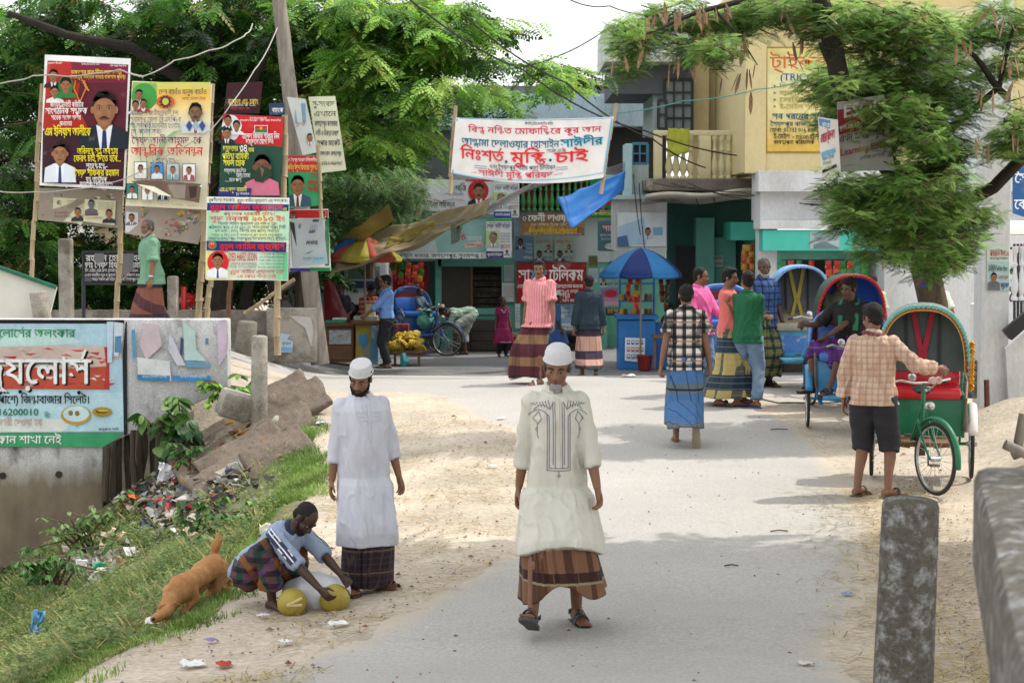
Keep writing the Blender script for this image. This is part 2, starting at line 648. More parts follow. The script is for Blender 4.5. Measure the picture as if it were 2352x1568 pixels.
		if shirt and open_:
			s.poly([(cx - r * .55, cy + r * 1.1), (cx - r * .3, cy + r * 1.2), (cx, cy + r * 1.6), (cx + r * .3, cy + r * 1.2), (cx + r * .55, cy + r * 1.1), (cx + r * .3, b), (cx - r * .3, b)], shirt)
			if tie: s.poly([(cx - r * .12, cy + r * 1.5), (cx + r * .12, cy + r * 1.5), (cx + r * .2, b), (cx - r * .2, b)], tie)
		if not veil: s.ell(cx, cy - r * .16, r * .84, r * 1.0, hair, up=False).poly([(cx - r * .8, cy - r * .5), (cx - r * .45, cy - r * 1.16), (cx + r * .2, cy - r * 1.24), (cx + r * .7, cy - r * .9), (cx + r * .84, cy - r * .3)], hair)
		s.ell(cx - r * .8, cy + r * .1, r * .13, r * .25, skin, up=False)
		s.ell(cx + r * .8, cy + r * .1, r * .13, r * .25, skin)
		sk = lin(skin)
		s.poly([(cx + r * .76 * math.cos(R(a)) * (1 if math.sin(R(a)) < .2 else 1 - .16 * math.sin(R(a))), cy + r * .1 + r * (1.12 if math.sin(R(a)) > 0 else .80) * math.sin(R(a))) for a in range(0, 360, 12)], skin)
		s.poly([(cx + r * .76, cy - r * .1), (cx + r * .70, cy + r * .5), (cx + r * .40, cy + r * 1.05), (cx + r * .22, cy + r * .9), (cx + r * .45, cy + r * .35), (cx + r * .5, cy - r * .3)], tuple(q * .78 for q in sk), False)
		s.ell(cx - r * .12, cy - r * .36, r * .38, r * .16, tuple(min(1, q * 1.18) for q in sk), up=False)
		s.ell(cx - r * .36, cy + r * .34, r * .18, r * .14, tuple(min(1, q * 1.15) for q in sk), up=False)
		s.k += 1
		for g in (-1, 1):
			s.ell(cx + g * r * .33, cy - r * .03, r * .21, r * .11, tuple(q * .62 for q in sk), up=False)
			s.poly([(cx + g * r * .12, cy - r * .19), (cx + g * r * .35, cy - r * .26), (cx + g * r * .56, cy - r * .17), (cx + g * r * .35, cy - r * .20)], hair, False)
		s.k += 1
		for g in (-1, 1):
			s.ell(cx + g * r * .33, cy - r * .01, r * .13, r * .045, 'a89a8e', n=10, up=False)
		s.k += 1
		for g in (-1, 1): s.ell(cx + g * r * .33, cy - r * .01, r * .06, r * .055, '15100d', n=8, up=False)
		s.poly([(cx - r * .05, cy + r * .05), (cx + r * .06, cy + r * .05), (cx + r * .19, cy + r * .42), (cx + r * .02, cy + r * .48), (cx - r * .16, cy + r * .42)], tuple(q * .84 for q in sk), False)
		s.ell(cx, cy + r * .72, r * .26, r * .07, '7a4038', n=12, up=False)
		s.k += 1
		if mus: s.poly([(cx - r * .4, cy + r * .72), (cx - r * .12, cy + r * .52), (cx + r * .12, cy + r * .52), (cx + r * .4, cy + r * .72), (cx, cy + r * .65)], hair)
		return s
	def obj(s, name='poster', label=None, cat=None, group=None, parent=None, m=None):
		o = s.mb.build(name, m or PRINT, parent, smooth=0, fix=False)
		if label: tag(o, label, cat, group)
		return o
from mathutils.geometry import delaunay_2d_cdt
m_dirt = mat('sandy_dirt', (.47, .40, .315), .95, .3, 1.1, bump=.5, bscale=30, col2=(.36, .315, .26), lo=.42, hi=.75, grain=.22)
m_road = mat('worn_concrete_road', (.39, .37, .345), .9, .12, .45, bump=.18, bscale=70, col2=(.33, .32, .305), lo=.35, hi=.75, grain=.16, gs=110)
m_asph = mat('dark_asphalt', (.17, .17, .175), .9, .25, .7, bump=.3, bscale=60, col2=(.25, .24, .22), lo=.52, hi=.75, grain=.2)
m_pave = mat('pavement_concrete', (.42, .39, .34), .9, .2, .8, bump=.3, bscale=40, col2=(.30, .27, .22), lo=.5, hi=.75, grain=.15)
m_bank = mat('bank_soil', (.20, .17, .11), .95, .35, 1.6, bump=.6, bscale=16, col2=(.10, .13, .045), lo=.4, hi=.6, grain=.25)
def sandy_edges(m, sand):
	N, L = nodes(m)
	ml = N['Principled BSDF'].inputs['Base Color'].links[0].from_node
	src = ml.inputs[1].links[0].from_socket
	at = N.new('ShaderNodeAttribute')
	at.attribute_name = 'edge'
	tc = N.new('ShaderNodeTexCoord')
	nz = N.new('ShaderNodeTexNoise')
	nz.inputs['Scale'].default_value = 3.2
	nz.inputs['Detail'].default_value = 9
	nz.inputs['Roughness'].default_value = .72
	L.new(tc.outputs['Object'], nz.inputs['Vector'])
	n2 = N.new('ShaderNodeTexNoise')
	n2.inputs['Scale'].default_value = .32
	n2.inputs['Detail'].default_value = 6
	L.new(tc.outputs['Object'], n2.inputs['Vector'])
	ad = N.new('ShaderNodeMath')
	ad.operation = 'MULTIPLY_ADD'
	ad.inputs[1].default_value = .85
	L.new(at.outputs['Fac'], ad.inputs[0])
	L.new(nz.outputs['Fac'], ad.inputs[2])
	a2 = N.new('ShaderNodeMath')
	a2.operation = 'MULTIPLY_ADD'
	a2.inputs[1].default_value = -.75
	L.new(n2.outputs['Fac'], a2.inputs[0])
	L.new(ad.outputs[0], a2.inputs[2])
	rp = N.new('ShaderNodeMapRange')
	rp.inputs[1].default_value = .30
	rp.inputs[2].default_value = .64
	rp.inputs[3].default_value = .9
	rp.inputs[4].default_value = .0
	L.new(a2.outputs[0], rp.inputs[0])
	mx = N.new('ShaderNodeMixRGB')
	mx.inputs[2].default_value = (*sand, 1)
	L.new(rp.outputs[0], mx.inputs[0])
	L.new(src, mx.inputs[1])
	L.new(mx.outputs[0], ml.inputs[1])
sandy_edges(m_road, (.46, .39, .31))
def axis(pts):
	out = []
	for (a, b, st) in pts:
		n = max(1, round((b - a) / st))
		out += [a + (b - a) * i / n for i in range(n)]
	return out + [pts[-1][1]]
xs = axis([(-600, -60, 90), (-60, -16, 6), (-16, 18, .3), (18, 60, 6), (60, 600, 90)])
ys = axis([(-60, 2, 8), (2, 30, .26), (30, 48, .6), (48, 100, 6), (100, 900, 80)])
b = MB()
vv = [(x, y, ground(x, y) - .14 * sm(.1, .7, interp(y, EDGE) - x) * (y < 24.5)) for y in ys for x in xs]
nx = len(xs)
b.add(vv, [(j * nx + i, j * nx + i + 1, (j + 1) * nx + i + 1, (j + 1) * nx + i) for j in range(len(ys) - 1) for i in range(nx - 1)])
tag(b.build('ground', m_dirt, smooth=80, fix=False), 'sandy ground beside the road with straw', None, None, 'structure')
def jag(pts, amp, seed=0, closed=True, step=.14):
	out = []
	n = len(pts)
	for i in range(n if closed else n - 1):
		a, c = pts[i], pts[(i + 1) % n]
		L_ = math.hypot(c[0] - a[0], c[1] - a[1])
		k = max(1, int(L_ / step))
		for j in range(k):
			t = j / k
			x, y = a[0] + (c[0] - a[0]) * t, a[1] + (c[1] - a[1]) * t
			q = V((x * 2.2, y * 2.2, seed))
			out.append((x + amp * (mno.noise(q) + .6 * mno.noise(q * 4)), y + amp * (mno.noise(q + V((0, 0, 7))) + .6 * mno.noise(q * 4 + V((0, 0, 7))))))
	return out
def sheet(name, outline, lift, m, amp=.05, step=.35, seed=0, fade=False):
	o2 = jag(outline, amp, seed)
	x0, x1 = min(p[0] for p in o2), max(p[0] for p in o2)
	y0, y1 = min(p[1] for p in o2), max(p[1] for p in o2)
	pts = [V(p) for p in o2]
	n = len(pts)
	g = []
	y = y0
	while y < y1:
		x = x0
		while x < x1:
			g.append(V((x + rnd.uniform(-.02, .02), y + rnd.uniform(-.02, .02))))
			x += step
		y += step
	r = delaunay_2d_cdt(pts + g, [(i, (i + 1) % n) for i in range(n)], [list(range(n))], 1, 1e-5)
	b = MB()
	b.add([(p.x, p.y, ground(p.x, p.y) + lift) for p in r[0]], [tuple(f) for f in r[2]])
	if fade:
		E_ = np.array(o2)
		ds = [min(1, float(np.sqrt(((E_ - [p.x, p.y]) ** 2).sum(1).min())) / .55) for p in r[0]]
		b.v = [(x, y, z - (lift + .012) * max(0, 1 - d_ / .3)) for (x, y, z), d_ in zip(b.v, ds)]
		o = b.build(name, m, smooth=80)
		at = o.data.attributes.new('edge', 'FLOAT', 'POINT')
		at.data.foreach_set('value', ds)
		return tag(o, None, None, None, 'structure')
	return tag(b.build(name, m, smooth=80), None, None, None, 'structure')
def gp(*px): return [(p.x, p.y) for p in (G(*q) for q in px)]
left = gp((700, 1500), (830, 1440), (985, 1352), (1060, 1315), (1160, 1262), (1218, 1205), (1240, 1120), (1225, 1040), (1180, 1004), (1130, 977), (1060, 960), (1030, 936), (990, 912), (850, 905), (725, 900), (640, 885))
right = gp((2030, 1560), (1950, 1490), (2015, 1390), (2050, 1250), (2000, 1130), (1905, 1040), (1850, 972), (1775, 944), (1700, 925))
far = [(5.2, 27.8), (3.4, 28.6), (.2, 29.4), (-1.6, 30), (-3.0, 31), (-4.4, 32.2), (-9, 33.2), (-16, 34)]
road_o = [(-2.3, 6.5)] + [(left[0][0] - .5, left[0][1] - 1.2)] + left + [(-3.3, 27.0), (-3.6, 27.2), (-9, 25.4), (-16, 25.4)] + far[::-1] + right[::-1] + [(1.9, 6.5)]
sheet('road', road_o, .010, m_road, .05, .3, 2, True)
sheet('asphalt_apron', [(-18, 33.6), (-9, 32.8), (-4.4, 31.8), (-3, 30.6), (-1.6, 29.6), (.2, 29.0), (3.4, 28.2), (5.3, 27.4), (6.2, 28.4), (6.2, 45), (-18, 45)], .005, m_asph, .04, .6, 5)
pv = gp((1600, 892), (1690, 905), (1785, 926), (1905, 926), (2060, 915))
sheet('pavement', pv + [(9.5, 26.5), (9.5, 34.6), (5.6, 34.6), (4.6, 28.6)], .016, m_pave, .02, .5, 8)
sheet('bridge_deck_edge', [(1.62, 6.2), (1.72, 7.0), (2.45, 8.3), (2.8, 9.6), (3.6, 11.8), (4.6, 13.6), (5.2, 13.6), (4.4, 10), (3.2, 5), (1.9, 5)], .018, m_pave, .03, .4, 11)
eo = [(interp(y, EDGE) - (.10 if y < 26 else .3), y) for y in (6, 8, 9, 10, 11, 12, 13, 15, 17, 19, 21, 23, 24.4)]
sheet('river_bank', eo + [(-14, 24.4), (-14, 6)], .012, m_bank, .10, .45, 14)
# patches of pale sand blown over the road
for i, (px, py, rx, ry) in enumerate([(1830, 1190, 1.0, .5), (1330, 1110, .9, .9), (1100, 1000, .5, .8), (1940, 1130, .9, .6)]):
	c = G(px, py)
m_mint = mat('mint_green_paint', (.13, .38, .31), .7, .2, 1.5, col2=(.10, .26, .22), lo=.5, hi=.8, grain=.06, bump=.1)
m_teal = mat('teal_paint', (.07, .50, .40), .6, .15, 2, col2=(.30, .48, .42), lo=.62, hi=.75, grain=.05)
m_blue = mat('faded_blue_plaster', (.40, .52, .60), .9, .2, .8, col2=(.12, .15, .17), lo=.50, hi=.85, stretch=(2.2, 2.2, .45), grain=.1, bump=.2)
m_pcon = mat('weathered_parapet', (.22, .24, .25), .95, .4, 1.2, col2=(.07, .08, .08), lo=.4, hi=.7, stretch=(1, 1, .4), grain=.2, bump=.3)
m_grey = mat('blue_grey_plaster', (.42, .50, .52), .9, .15, 1.2, col2=(.22, .26, .26), lo=.55, hi=.8, stretch=(1.5, 1.5, .5), grain=.06)
m_yel = mat('cream_yellow_paint', (.60, .50, .27), .85, .1, .7, col2=(.48, .39, .22), lo=.55, hi=.85, stretch=(1, 1, .6), grain=.05)
m_yel2 = mat('cream_rail_paint', (.60, .54, .33), .75, .15, 3, col2=(.33, .28, .18), lo=.6, hi=.8)
m_white = mat('white_plaster', (.60, .61, .62), .9, .14, .9, col2=(.36, .36, .35), lo=.52, hi=.8, stretch=(1.4, 1.4, .6), grain=.08)
m_soot = mat('stained_slab', (.16, .14, .12), .95, .4, 2, col2=(.45, .42, .36), lo=.56, hi=.7, grain=.2, bump=.3)
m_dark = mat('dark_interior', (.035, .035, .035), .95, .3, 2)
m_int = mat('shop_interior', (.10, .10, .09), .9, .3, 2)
m_iron = mat('black_iron', (.025, .03, .035), .5, .2, 8)
m_glass = mat('dark_room_glass', (.05, .07, .08), .12, .2, 3, spec=.6)  # near-black pane colour stands in for the unlit interior behind
m_shut = mat('rolling_shutter', (.16, .17, .18), .5, .2, 2, metal=.4)
m_wood = mat('dark_bench_wood', (.05, .04, .035), .8, .4, 3, stretch=(1, 6, 6), grain=.2)
m_brown = mat('brown_wood', (.17, .085, .045), .75, .3, 4, stretch=(1, 6, 6), grain=.15)
m_red = mat('red_paint', (.45, .03, .03), .5, .2, 3)
m_green = mat('green_paint', (.05, .22, .07), .5, .2, 4)
m_conc = mat('old_concrete', (.30, .27, .23), .95, .35, 3.5, col2=(.13, .115, .09), lo=.42, hi=.66, grain=.25, bump=.5, bscale=40)
m_concw = mat('lime_washed_concrete', (.36, .335, .29), .95, .3, 4, col2=(.16, .14, .11), lo=.45, hi=.62, grain=.3, bump=.5, bscale=40)
m_lich = mat('lichened_concrete', (.095, .085, .07), .95, .45, 34, col2=(.27, .28, .285), lo=.50, hi=.66, grain=.5, bump=.7, bscale=60)
def prect(x0, y0, x1, y1, Y):
	a, c = P(x0, (y0 + y1) / 2, Y), P(x1, (y0 + y1) / 2, Y)
	t, d = P((x0 + x1) / 2, y0, Y), P((x0 + x1) / 2, y1, Y)
	return a.x, c.x, d.z, t.z
def pbox(b, x0, y0, x1, y1, Y, depth, mi=0, col=None):
	X0, X1, Z0, Z1 = prect(x0, y0, x1, y1, Y)
	b.box(((X0 + X1) / 2, Y + depth / 2, (Z0 + Z1) / 2), (X1 - X0, depth, Z1 - Z0), mi, col=col)
	return X0, X1, Z0, Z1
def part(name, m, parent, x0, y0, x1, y1, Y, depth, bevel=.006):
	b = MB()
	pbox(b, x0, y0, x1, y1, Y, depth)
	return b.build(name, m, parent, bevel=bevel, smooth=0)
def world_child(root):
	return root   # building roots stand at the origin: children use world coordinates
def window(parent, x0, y0, x1, y1, Y, nx_=3, ny_=3, frame_m=None, glass_m=None, bar=.03, name='window'):
	X0, X1, Z0, Z1 = prect(x0, y0, x1, y1, Y)
	f = MB()
	for i in range(nx_ + 1):
		x = X0 + (X1 - X0) * i / nx_
		f.box((x, Y, (Z0 + Z1) / 2), (bar if 0 < i < nx_ else bar * 1.8, .05, Z1 - Z0))
	for i in range(ny_ + 1):
		z = Z0 + (Z1 - Z0) * i / ny_
		f.box(((X0 + X1) / 2, Y + .002, z), (X1 - X0, .046, bar if 0 < i < ny_ else bar * 1.8))
	w = f.build(name, frame_m or m_iron, parent, smooth=0)
	g = MB()
	g.box(((X0 + X1) / 2, Y + .05, (Z0 + Z1) / 2), (X1 - X0, .01, Z1 - Z0))
	g.build('pane', glass_m or m_glass, w, smooth=0)
	return w
BALP = [(.052, 0), (.052, .05), (.03, .08), (.028, .1), (.055, .2), (.06, .28), (.042, .42), (.028, .56), (.026, .62), (.045, .66), (.03, .7), (.026, .78), (.03, .86), (.05, .9), (.052, 1)]
def baluster_mesh(hgt, k=1.0, n=10):
	b = MB()
	b.lathe((0, 0, 0), [(r * k, z * hgt) for r, z in BALP], n)
	return b
A = thing('market_building', 'two-storey market building with a stained pale blue parapet behind the white banner', 'building')
YA = 42.0
b = MB()
pbox(b, 640, 290, 1530, 600, YA + .30, 8.0)
b.build('upper_wall', m_grey, A, smooth=0)
b = MB()
pbox(b, 640, 600, 1020, 840, YA + 1.6, 5)
pbox(b, 1160, 596, 1190, 830, YA, 1.5)
pbox(b, 1345, 596, 1395, 830, YA, 1.5)
pbox(b, 1395, 596, 1600, 830, YA + .6, 1.5)
pbox(b, 1185, 600, 1350, 830, YA + .05, 1.5)
b.build('shop_wall', m_mint, A, smooth=0)
b = MB()
pbox(b, 1006, 594, 1160, 612, YA, .4)
pbox(b, 1000, 594, 1014, 820, YA, .4)
pbox(b, 1152, 612, 1164, 820, YA - .02, .4)
pbox(b, 1014, 708, 1152, 722, YA, .4)
pbox(b, 1014, 722, 1152, 830, YA + .06, .3)
b.build('shop_front_frame', m_mint, A, smooth=0)
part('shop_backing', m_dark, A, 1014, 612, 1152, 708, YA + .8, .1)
b = MB()
pbox(b, 1014, 612, 1083, 708, YA + .1, .02)
for i in range(12): pbox(b, 1016, 615 + i * 8, 1150, 616 + i * 8, YA + .08, .015)
b.build('shop_grille', mat('grille_iron', (.07, .06, .05), .6), A, smooth=0)
b = MB()
for r in range(6):
	for i in range(22):
		c = rnd.choice(['5a4a30', '6b5a3a', '3c4a3a', '7a6040', '4a4a4a'])
		pbox(b, 1018 + i * 6.1, 634 + r * 13, 1023 + i * 6.1, 644 + r * 13, YA + .5, .12, 0, tuple(q * .6 for q in lin(c)))
tag(b.build('shelved_goods', PRINT, A, smooth=0), None, None, None, 'stuff')
part('door_post', m_brown, A, 1080, 612, 1086, 710, YA + .05, .08)
part('fascia', m_blue, A, 640, 216, 1530, 290, YA - .35, .6)
part('parapet', m_pcon, A, 640, 197, 1402, 217, YA - .28, .35)
b = MB()
for px in (1380, 1386, 1391, 1209, 1216):
	b = MB()
	b.tube([P(px, 200, YA), P(px + rnd.uniform(-3, 3), 150 + rnd.uniform(0, 45), YA)], .012, 5)
	b.build('steel_rod', mat('rusty_rod', (.10, .06, .045), .9), A)
pass
part('floor_slab', m_grey, A, 1155, 400, 1440, 412, YA - .5, 1.0)
part('lower_slab', m_pcon, A, 1180, 484, 1440, 492, YA - .3, .6)
sh = MB()
X0, X1, Z0, Z1 = prect(962, 300, 1035, 408, YA + .2)
for i in range(26): sh.box(((X0 + X1) / 2, YA + .2 + (i % 2) * .012, Z0 + (Z1 - Z0) * (i + .5) / 26), (X1 - X0, .03, (Z1 - Z0) / 26))
sh.build('rolling_shutter', m_shut, A, smooth=0)
window(A, 925, 300, 955, 408, YA + .22, 2, 2, m_green)
window(A, 1414, 292, 1470, 400, YA + .2, 3, 2, m_white)
part('upper_shade_panel', m_dark, A, 1395, 290, 1530, 480, YA + .15, .1)  # dark panel standing in for the shade below the fascia
bal = MB()
X0, X1, Z0, Z1 = prect(1193, 412, 1436, 484, YA - .35)
for i in range(12):
	w = (X1 - X0) / 12
	if i in (4, 9): continue
	bal.box((X0 + w * (i + .5), YA - .1 + (i % 2) * .01, (Z0 + Z1) / 2), (w * .55, .03, Z1 - Z0))
bal.build('red_panel', mat('red_boards', (.33, .02, .025), .6), A, smooth=0)
bm_ = baluster_mesh(Z1 - Z0, .95)
o = bm_.build('baluster', m_green, A)
o.location = (X0 + .08, YA - .45, Z0)
for i in range(1, 18):
	c = copy_tree(o, A)
	c.location = (X0 + .08 + (X1 - X0 - .16) * i / 17, YA - .45, Z0)
part('balcony_backing', m_dark, A, 1190, 412, 1440, 484, YA + .2, .1)  # flat near-black panel set behind the balusters
part('ledge', m_conc, A, 1070, 766, 1345, 774, YA - .8, .8)
part('ledge_base', m_wood, A, 1080, 774, 1345, 822, YA - .5, .5)
part('side_pier', m_blue, A, 1180, 490, 1196, 600, YA - .02, .4)
part('sign_wall', m_grey, A, 1196, 490, 1400, 602, YA - .03, .35)
B = thing('corner_building', 'corner building with a cream balustraded balcony over dark green shop alcoves', 'building')
YB = 36.5
part('back_wall', m_yel, B, 1590, 20, 1760, 412, YB + 1.6, .4)
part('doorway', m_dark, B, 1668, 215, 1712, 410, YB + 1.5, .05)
b = MB()
pbox(b, 1590, 100, 1628, 410, YB + 1.3, .3)
b.build('recess_pier', m_yel, B, smooth=0)
part('soffit', mat('slate_plaster', (.12, .13, .15), .9, .2, 1), B, 1405, 140, 1592, 216, YB + 1.0, 3.0)
part('roof_edge', m_white, B, 1390, 56, 1592, 142, YB + .3, 3.4)
part('slab_side', m_grey, B, 1500, 216, 1530, 300, YB + 1.2, 3)
window(B, 1527, 183, 1590, 300, YB + .9, 3, 4, m_iron, mat('pale_pane', (.22, .26, .28), .3))
window(B, 1512, 230, 1530, 296, YB + .7, 1, 2, m_iron, mat('pale_pane', (.22, .26, .28), .3), name='open_casement')
part('balcony_slab', m_soot, B, 1486, 410, 1748, 438, YB - 1.6, 3.2, .03)
b = MB()
X0, X1, Z0, Z1 = prect(1484, 434, 1746, 456, YB - 1.75)
b.grid(lambda u, v: V((X0 + (X1 - X0) * u, YB - 1.78 + 1.2 * v, Z1 - .13 + .1 * u - .14 * v + .03 * math.sin(u * 9))), 16, 3)
b.build('sun_shade', mat('pale_sheet_edge', (.55, .52, .45), .8, .3, 2), B, solid=.06)
part('canopy_beam', m_soot, B, 1496, 438, 1560, 462, YB - 1.2, 2.4)
rl = MB()
X0, X1, Z0, Z1 = prect(1500, 300, 1716, 312, YB - 1.4)
rl.box(((X0 + X1) / 2, YB - 1.4, (Z0 + Z1) / 2), (X1 - X0, .14, Z1 - Z0))
rl.build('hand_rail', m_yel2, B, bevel=.015)
X0, X1, Z0, Z1 = prect(1500, 312, 1716, 411, YB - 1.4)
bt = baluster_mesh(Z1 - Z0, 1.25, 12).build('baluster', m_yel2, B)
bt.location = (X0 + .3, YB - 1.4, Z0)
for i in range(1, 10):
	c = copy_tree(bt, B)
	c.location = (X0 + .3 + (X1 - X0 - .45) * (i + (.35 if i > 3 else 0)) / 9.8, YB - 1.4, Z0)
for px, w in ((1500, .16), (1608, .22)):
	q = MB()
	q.box((P(px, 350, YB - 1.4).x + .09, YB - 1.4, (Z0 + Z1) / 2), (w, .16, Z1 - Z0))
	q.build('rail_post', m_yel2, B, bevel=.01)
part('left_pier', mat('pale_blue_paint', (.42, .60, .66), .8, .15, 1.5, grain=.05), B, 1436, 330, 1452, 452, YB - .6, .8)
window(B, 1452, 330, 1487, 376, YB - .3, 2, 2, mat('blue_iron', (.06, .20, .33), .5), m_dark)
part('stub_wall', m_grey, B, 1452, 376, 1490, 460, YB - .32, .5)
part('sign_box_wall', m_white, B, 1410, 456, 1532, 575, YB - .7, 1.0)
part('sign_box_ledge', m_grey, B, 1404, 448, 1540, 458, YB - .85, 1.3)
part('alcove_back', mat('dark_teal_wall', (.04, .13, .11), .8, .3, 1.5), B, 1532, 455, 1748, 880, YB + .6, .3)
part('alcove_pier', m_mint, B, 1598, 500, 1640, 880, YB + .1, .5)
part('alcove_opening', m_dark, B, 1552, 565, 1598, 850, YB + .3, .1)  # near-black sheet standing in for the unlit door opening
part('hatch_box', m_teal, B, 1678, 510, 1746, 552, YB - 1.0, 1.2)
part('right_pier', m_mint, B, 1724, 552, 1748, 880, YB - .6, 1.2)
part('notice_board', m_mint, B, 1640, 545, 1690, 690, YB + .42, .1)
Cb = thing('yellow_building', 'cream yellow building with a painted shop sign above a turquoise fascia', 'building')
YC = 33.0
part('yellow_wall', m_yel, Cb, 1714, -60, 3000, 395, YC, 5)
part('cornice', m_yel2, Cb, 1712, 18, 3000, 38, YC - .25, .3)
part('corner_strip', m_yel, Cb, 1712, 84, 1760, 398, YC - .06, .1)
part('white_band', m_white, Cb, 1742, 392, 3000, 440, YC - .45, .9)
part('white_wall', m_white, Cb, 1746, 440, 3000, 506, YC - .1, 1.2)
part('white_ledge', m_white, Cb, 1746, 506, 2120, 526, YC - .55, .9)
part('teal_fascia', m_teal, Cb, 1752, 528, 2120, 576, YC - .5, .5)
part('shop_lintel', m_mint, Cb, 1780, 576, 2120, 596, YC - .05, .3)
part('shop_pier', m_white, Cb, 1744, 526, 1784, 880, YC - .06, .6)
part('shop_post', m_teal, Cb, 1954, 596, 1976, 880, YC - .04, .3)
part('shop_post', m_teal, Cb, 1782, 596, 1794, 880, YC - .04, .3)
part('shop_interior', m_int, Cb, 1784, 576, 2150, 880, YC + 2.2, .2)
part('shop_shelf', m_wood, Cb, 1800, 640, 2060, 646, YC + 1.6, .5)
b = MB()
for r in range(3):
	for i in range(40):
		c = tuple(q * .5 for q in lin(rnd.choice(['6a3a2a', '3c4a3a', '8a7a5a', '404a60', '5a2a2a', '77705f'])))
		pbox(b, 1802 + i * 6.4, 622 + r * 24, 1807 + i * 6.4, 639 + r * 24, YC + 1.6, .2, 0, c)
tag(b.build('shelved_goods', PRINT, Cb, smooth=0), None, None, None, 'stuff')
part('counter', m_wood, Cb, 1800, 775, 2140, 880, YC + .2, .6)
part('plinth_wall', m_white, Cb, 2030, 540, 3000, 900, YC - .9, 3)
D = thing('stair_tower', 'white stair tower with grey sloping soffits and a tall pillar carrying a poster', 'building')
YD = 23.4
part('pillar', m_white, D, 2256, 0, 2322, 958, YD, .36, .012)
part('pillar_base', m_conc, D, 2250, 940, 2330, 965, YD - .04, .5)
YS = 27.5
def wedge(name, m, pts, Y, dep):
	q = MB()
	q.plate([P(x, y, Y) for x, y in pts], (0, 1, 0), dep)
	return q.build(name, m, D, smooth=0)
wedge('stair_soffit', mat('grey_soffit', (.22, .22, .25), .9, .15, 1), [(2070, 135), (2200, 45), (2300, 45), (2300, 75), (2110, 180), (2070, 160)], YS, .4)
wedge('stair_flight', m_white, [(2110, 180), (2300, 75), (2300, 330), (2050, 330), (2045, 270)], YS + .3, .4)
wedge('landing_wall', mat('bluish_plaster', (.50, .56, .60), .9, .1, 1), [(2180, 200), (2258, 150), (2258, 420), (2180, 420)], YS - .8, .3)
wedge('stair_side', m_white, [(2310, 800), (2440, 690), (2440, 960), (2318, 955)], YD - .1, .3)
hr = MB()
hr.beam(P(2312, 770, YD - .16), P(2440, 660, YD - .16), .16, .13, hint=V((0, 1, 0)))
hr.build('stair_handrail', mat('black_rail', (.03, .03, .035), .5), D, bevel=.01)
wedge('back_post', m_white, [(2240, 700), (2256, 690), (2256, 900), (2240, 900)], YS, .3)
g = MB()
for i in range(6): g.tube([P(2330 + i * 8, 560, YD + 3), P(2330 + i * 8, 760, YD + 3)], .02, 6)
for yy in (570, 620, 690): g.tube([P(2320, yy, YD + 3), P(2420, yy, YD + 3)], .02, 6)
g.build('iron_gate', m_iron, D)
stb = baluster_mesh(.75, .9).build('baluster', m_white, D)
stb.location = P(2330, 690, YD + 2.2)
for i in range(1, 5):
	c = copy_tree(stb, D)
	c.location = P(2330 + i * 16, 690, YD + 2.2)
bs = Art((2326, 370), (2420, 362), (2420, 520), (2326, 490), YD + 4.0)
bs.sheet('2a5c94')
bs.text('সৈয়দ', 2330, 2400, 420, 22, 'f0f4fa', .03)
bs.text('কোচিং', 2330, 2400, 480, 22, 'f0f4fa', .03)
bs.obj('shop_sign', 'bright blue shop sign with white lettering behind the white pillar', 'sign')
W1 = MB()
a0, a1 = P(730, 830, 29.6), P(-60, 740, 31)
def wallrun(mb, x0, y0, x1, y1, zt0, zt1, zb, th, n=24):
	for i in range(1):
		d = V((x1 - x0, y1 - y0, 0)).normalized()
		nn = V((-d.y, d.x, 0)) * th
		fr = []
		for k in range(n + 1):
			t = k / n
			p = V((x0 + (x1 - x0) * t, y0 + (y1 - y0) * t, 0))
			zt = zt0 + (zt1 - zt0) * t + .025 * mno.noise(V((k * .7, zt0, 2)))
			fr.append([p + V((0, 0, zb)), p + V((0, 0, zt)), p + nn + V((0, 0, zt)), p + nn + V((0, 0, zb))])
		mb.rings(fr)
wallrun(W1, P(640, 710, 30.0).x, 30.0, P(-80, 700, 31.4).x, 31.4, P(640, 712, 30).z, P(100, 712, 31.2).z, -.4, .25)
tag(W1.build('roadside_wall', m_conc, smooth=30), 'low grey concrete wall along the far side of the road under the billboards', 'wall')
b = MB()
pbox(b, 612, 708, 726, 832, 29.5, .3)
o = tag(b.build('wall_block', m_concw, bevel=.02), 'broad concrete wall end block with torn paper scraps beside the leaning utility pole', 'wall')
for i, (px, py, w, h_) in enumerate([(152, 548, 44, 190), (398, 634, 34, 110)]):
	b = MB()
	Yp = 29.0
	X0, X1, Z0, Z1 = prect(px - w * .32, py, px + w * .32, py + h_, Yp)
	b.box(((X0 + X1) / 2, Yp, (Z0 + Z1) / 2), (X1 - X0, .25, Z1 - Z0))
	tag(b.build('concrete_post', m_concw, bevel=.03), ['tall square concrete post beside the tilted white board', 'short concrete post behind the old man in green'][i], 'post')
WW = Art((-100, 735), (522, 735), (522, 905), (-100, 1060), 24.3)
w = MB()
zt = P(0, 734, 24.3).z
wp = [(-130, 733), (522, 733), (524, 892), (290, 1000), (236, 1028), (236, 1260), (-130, 1330)]
pts = [P(x, y, 24.3) for x, y in wp]
w.plate(pts, (0, 1, 0), .3)
m_ww = mat('painted_parapet_plaster', (.52, .52, .53), .95, .3, 2.2, col2=(.10, .085, .07), lo=.52, hi=.72, stretch=(1.6, 1.6, .9), grain=.25, bump=.35)
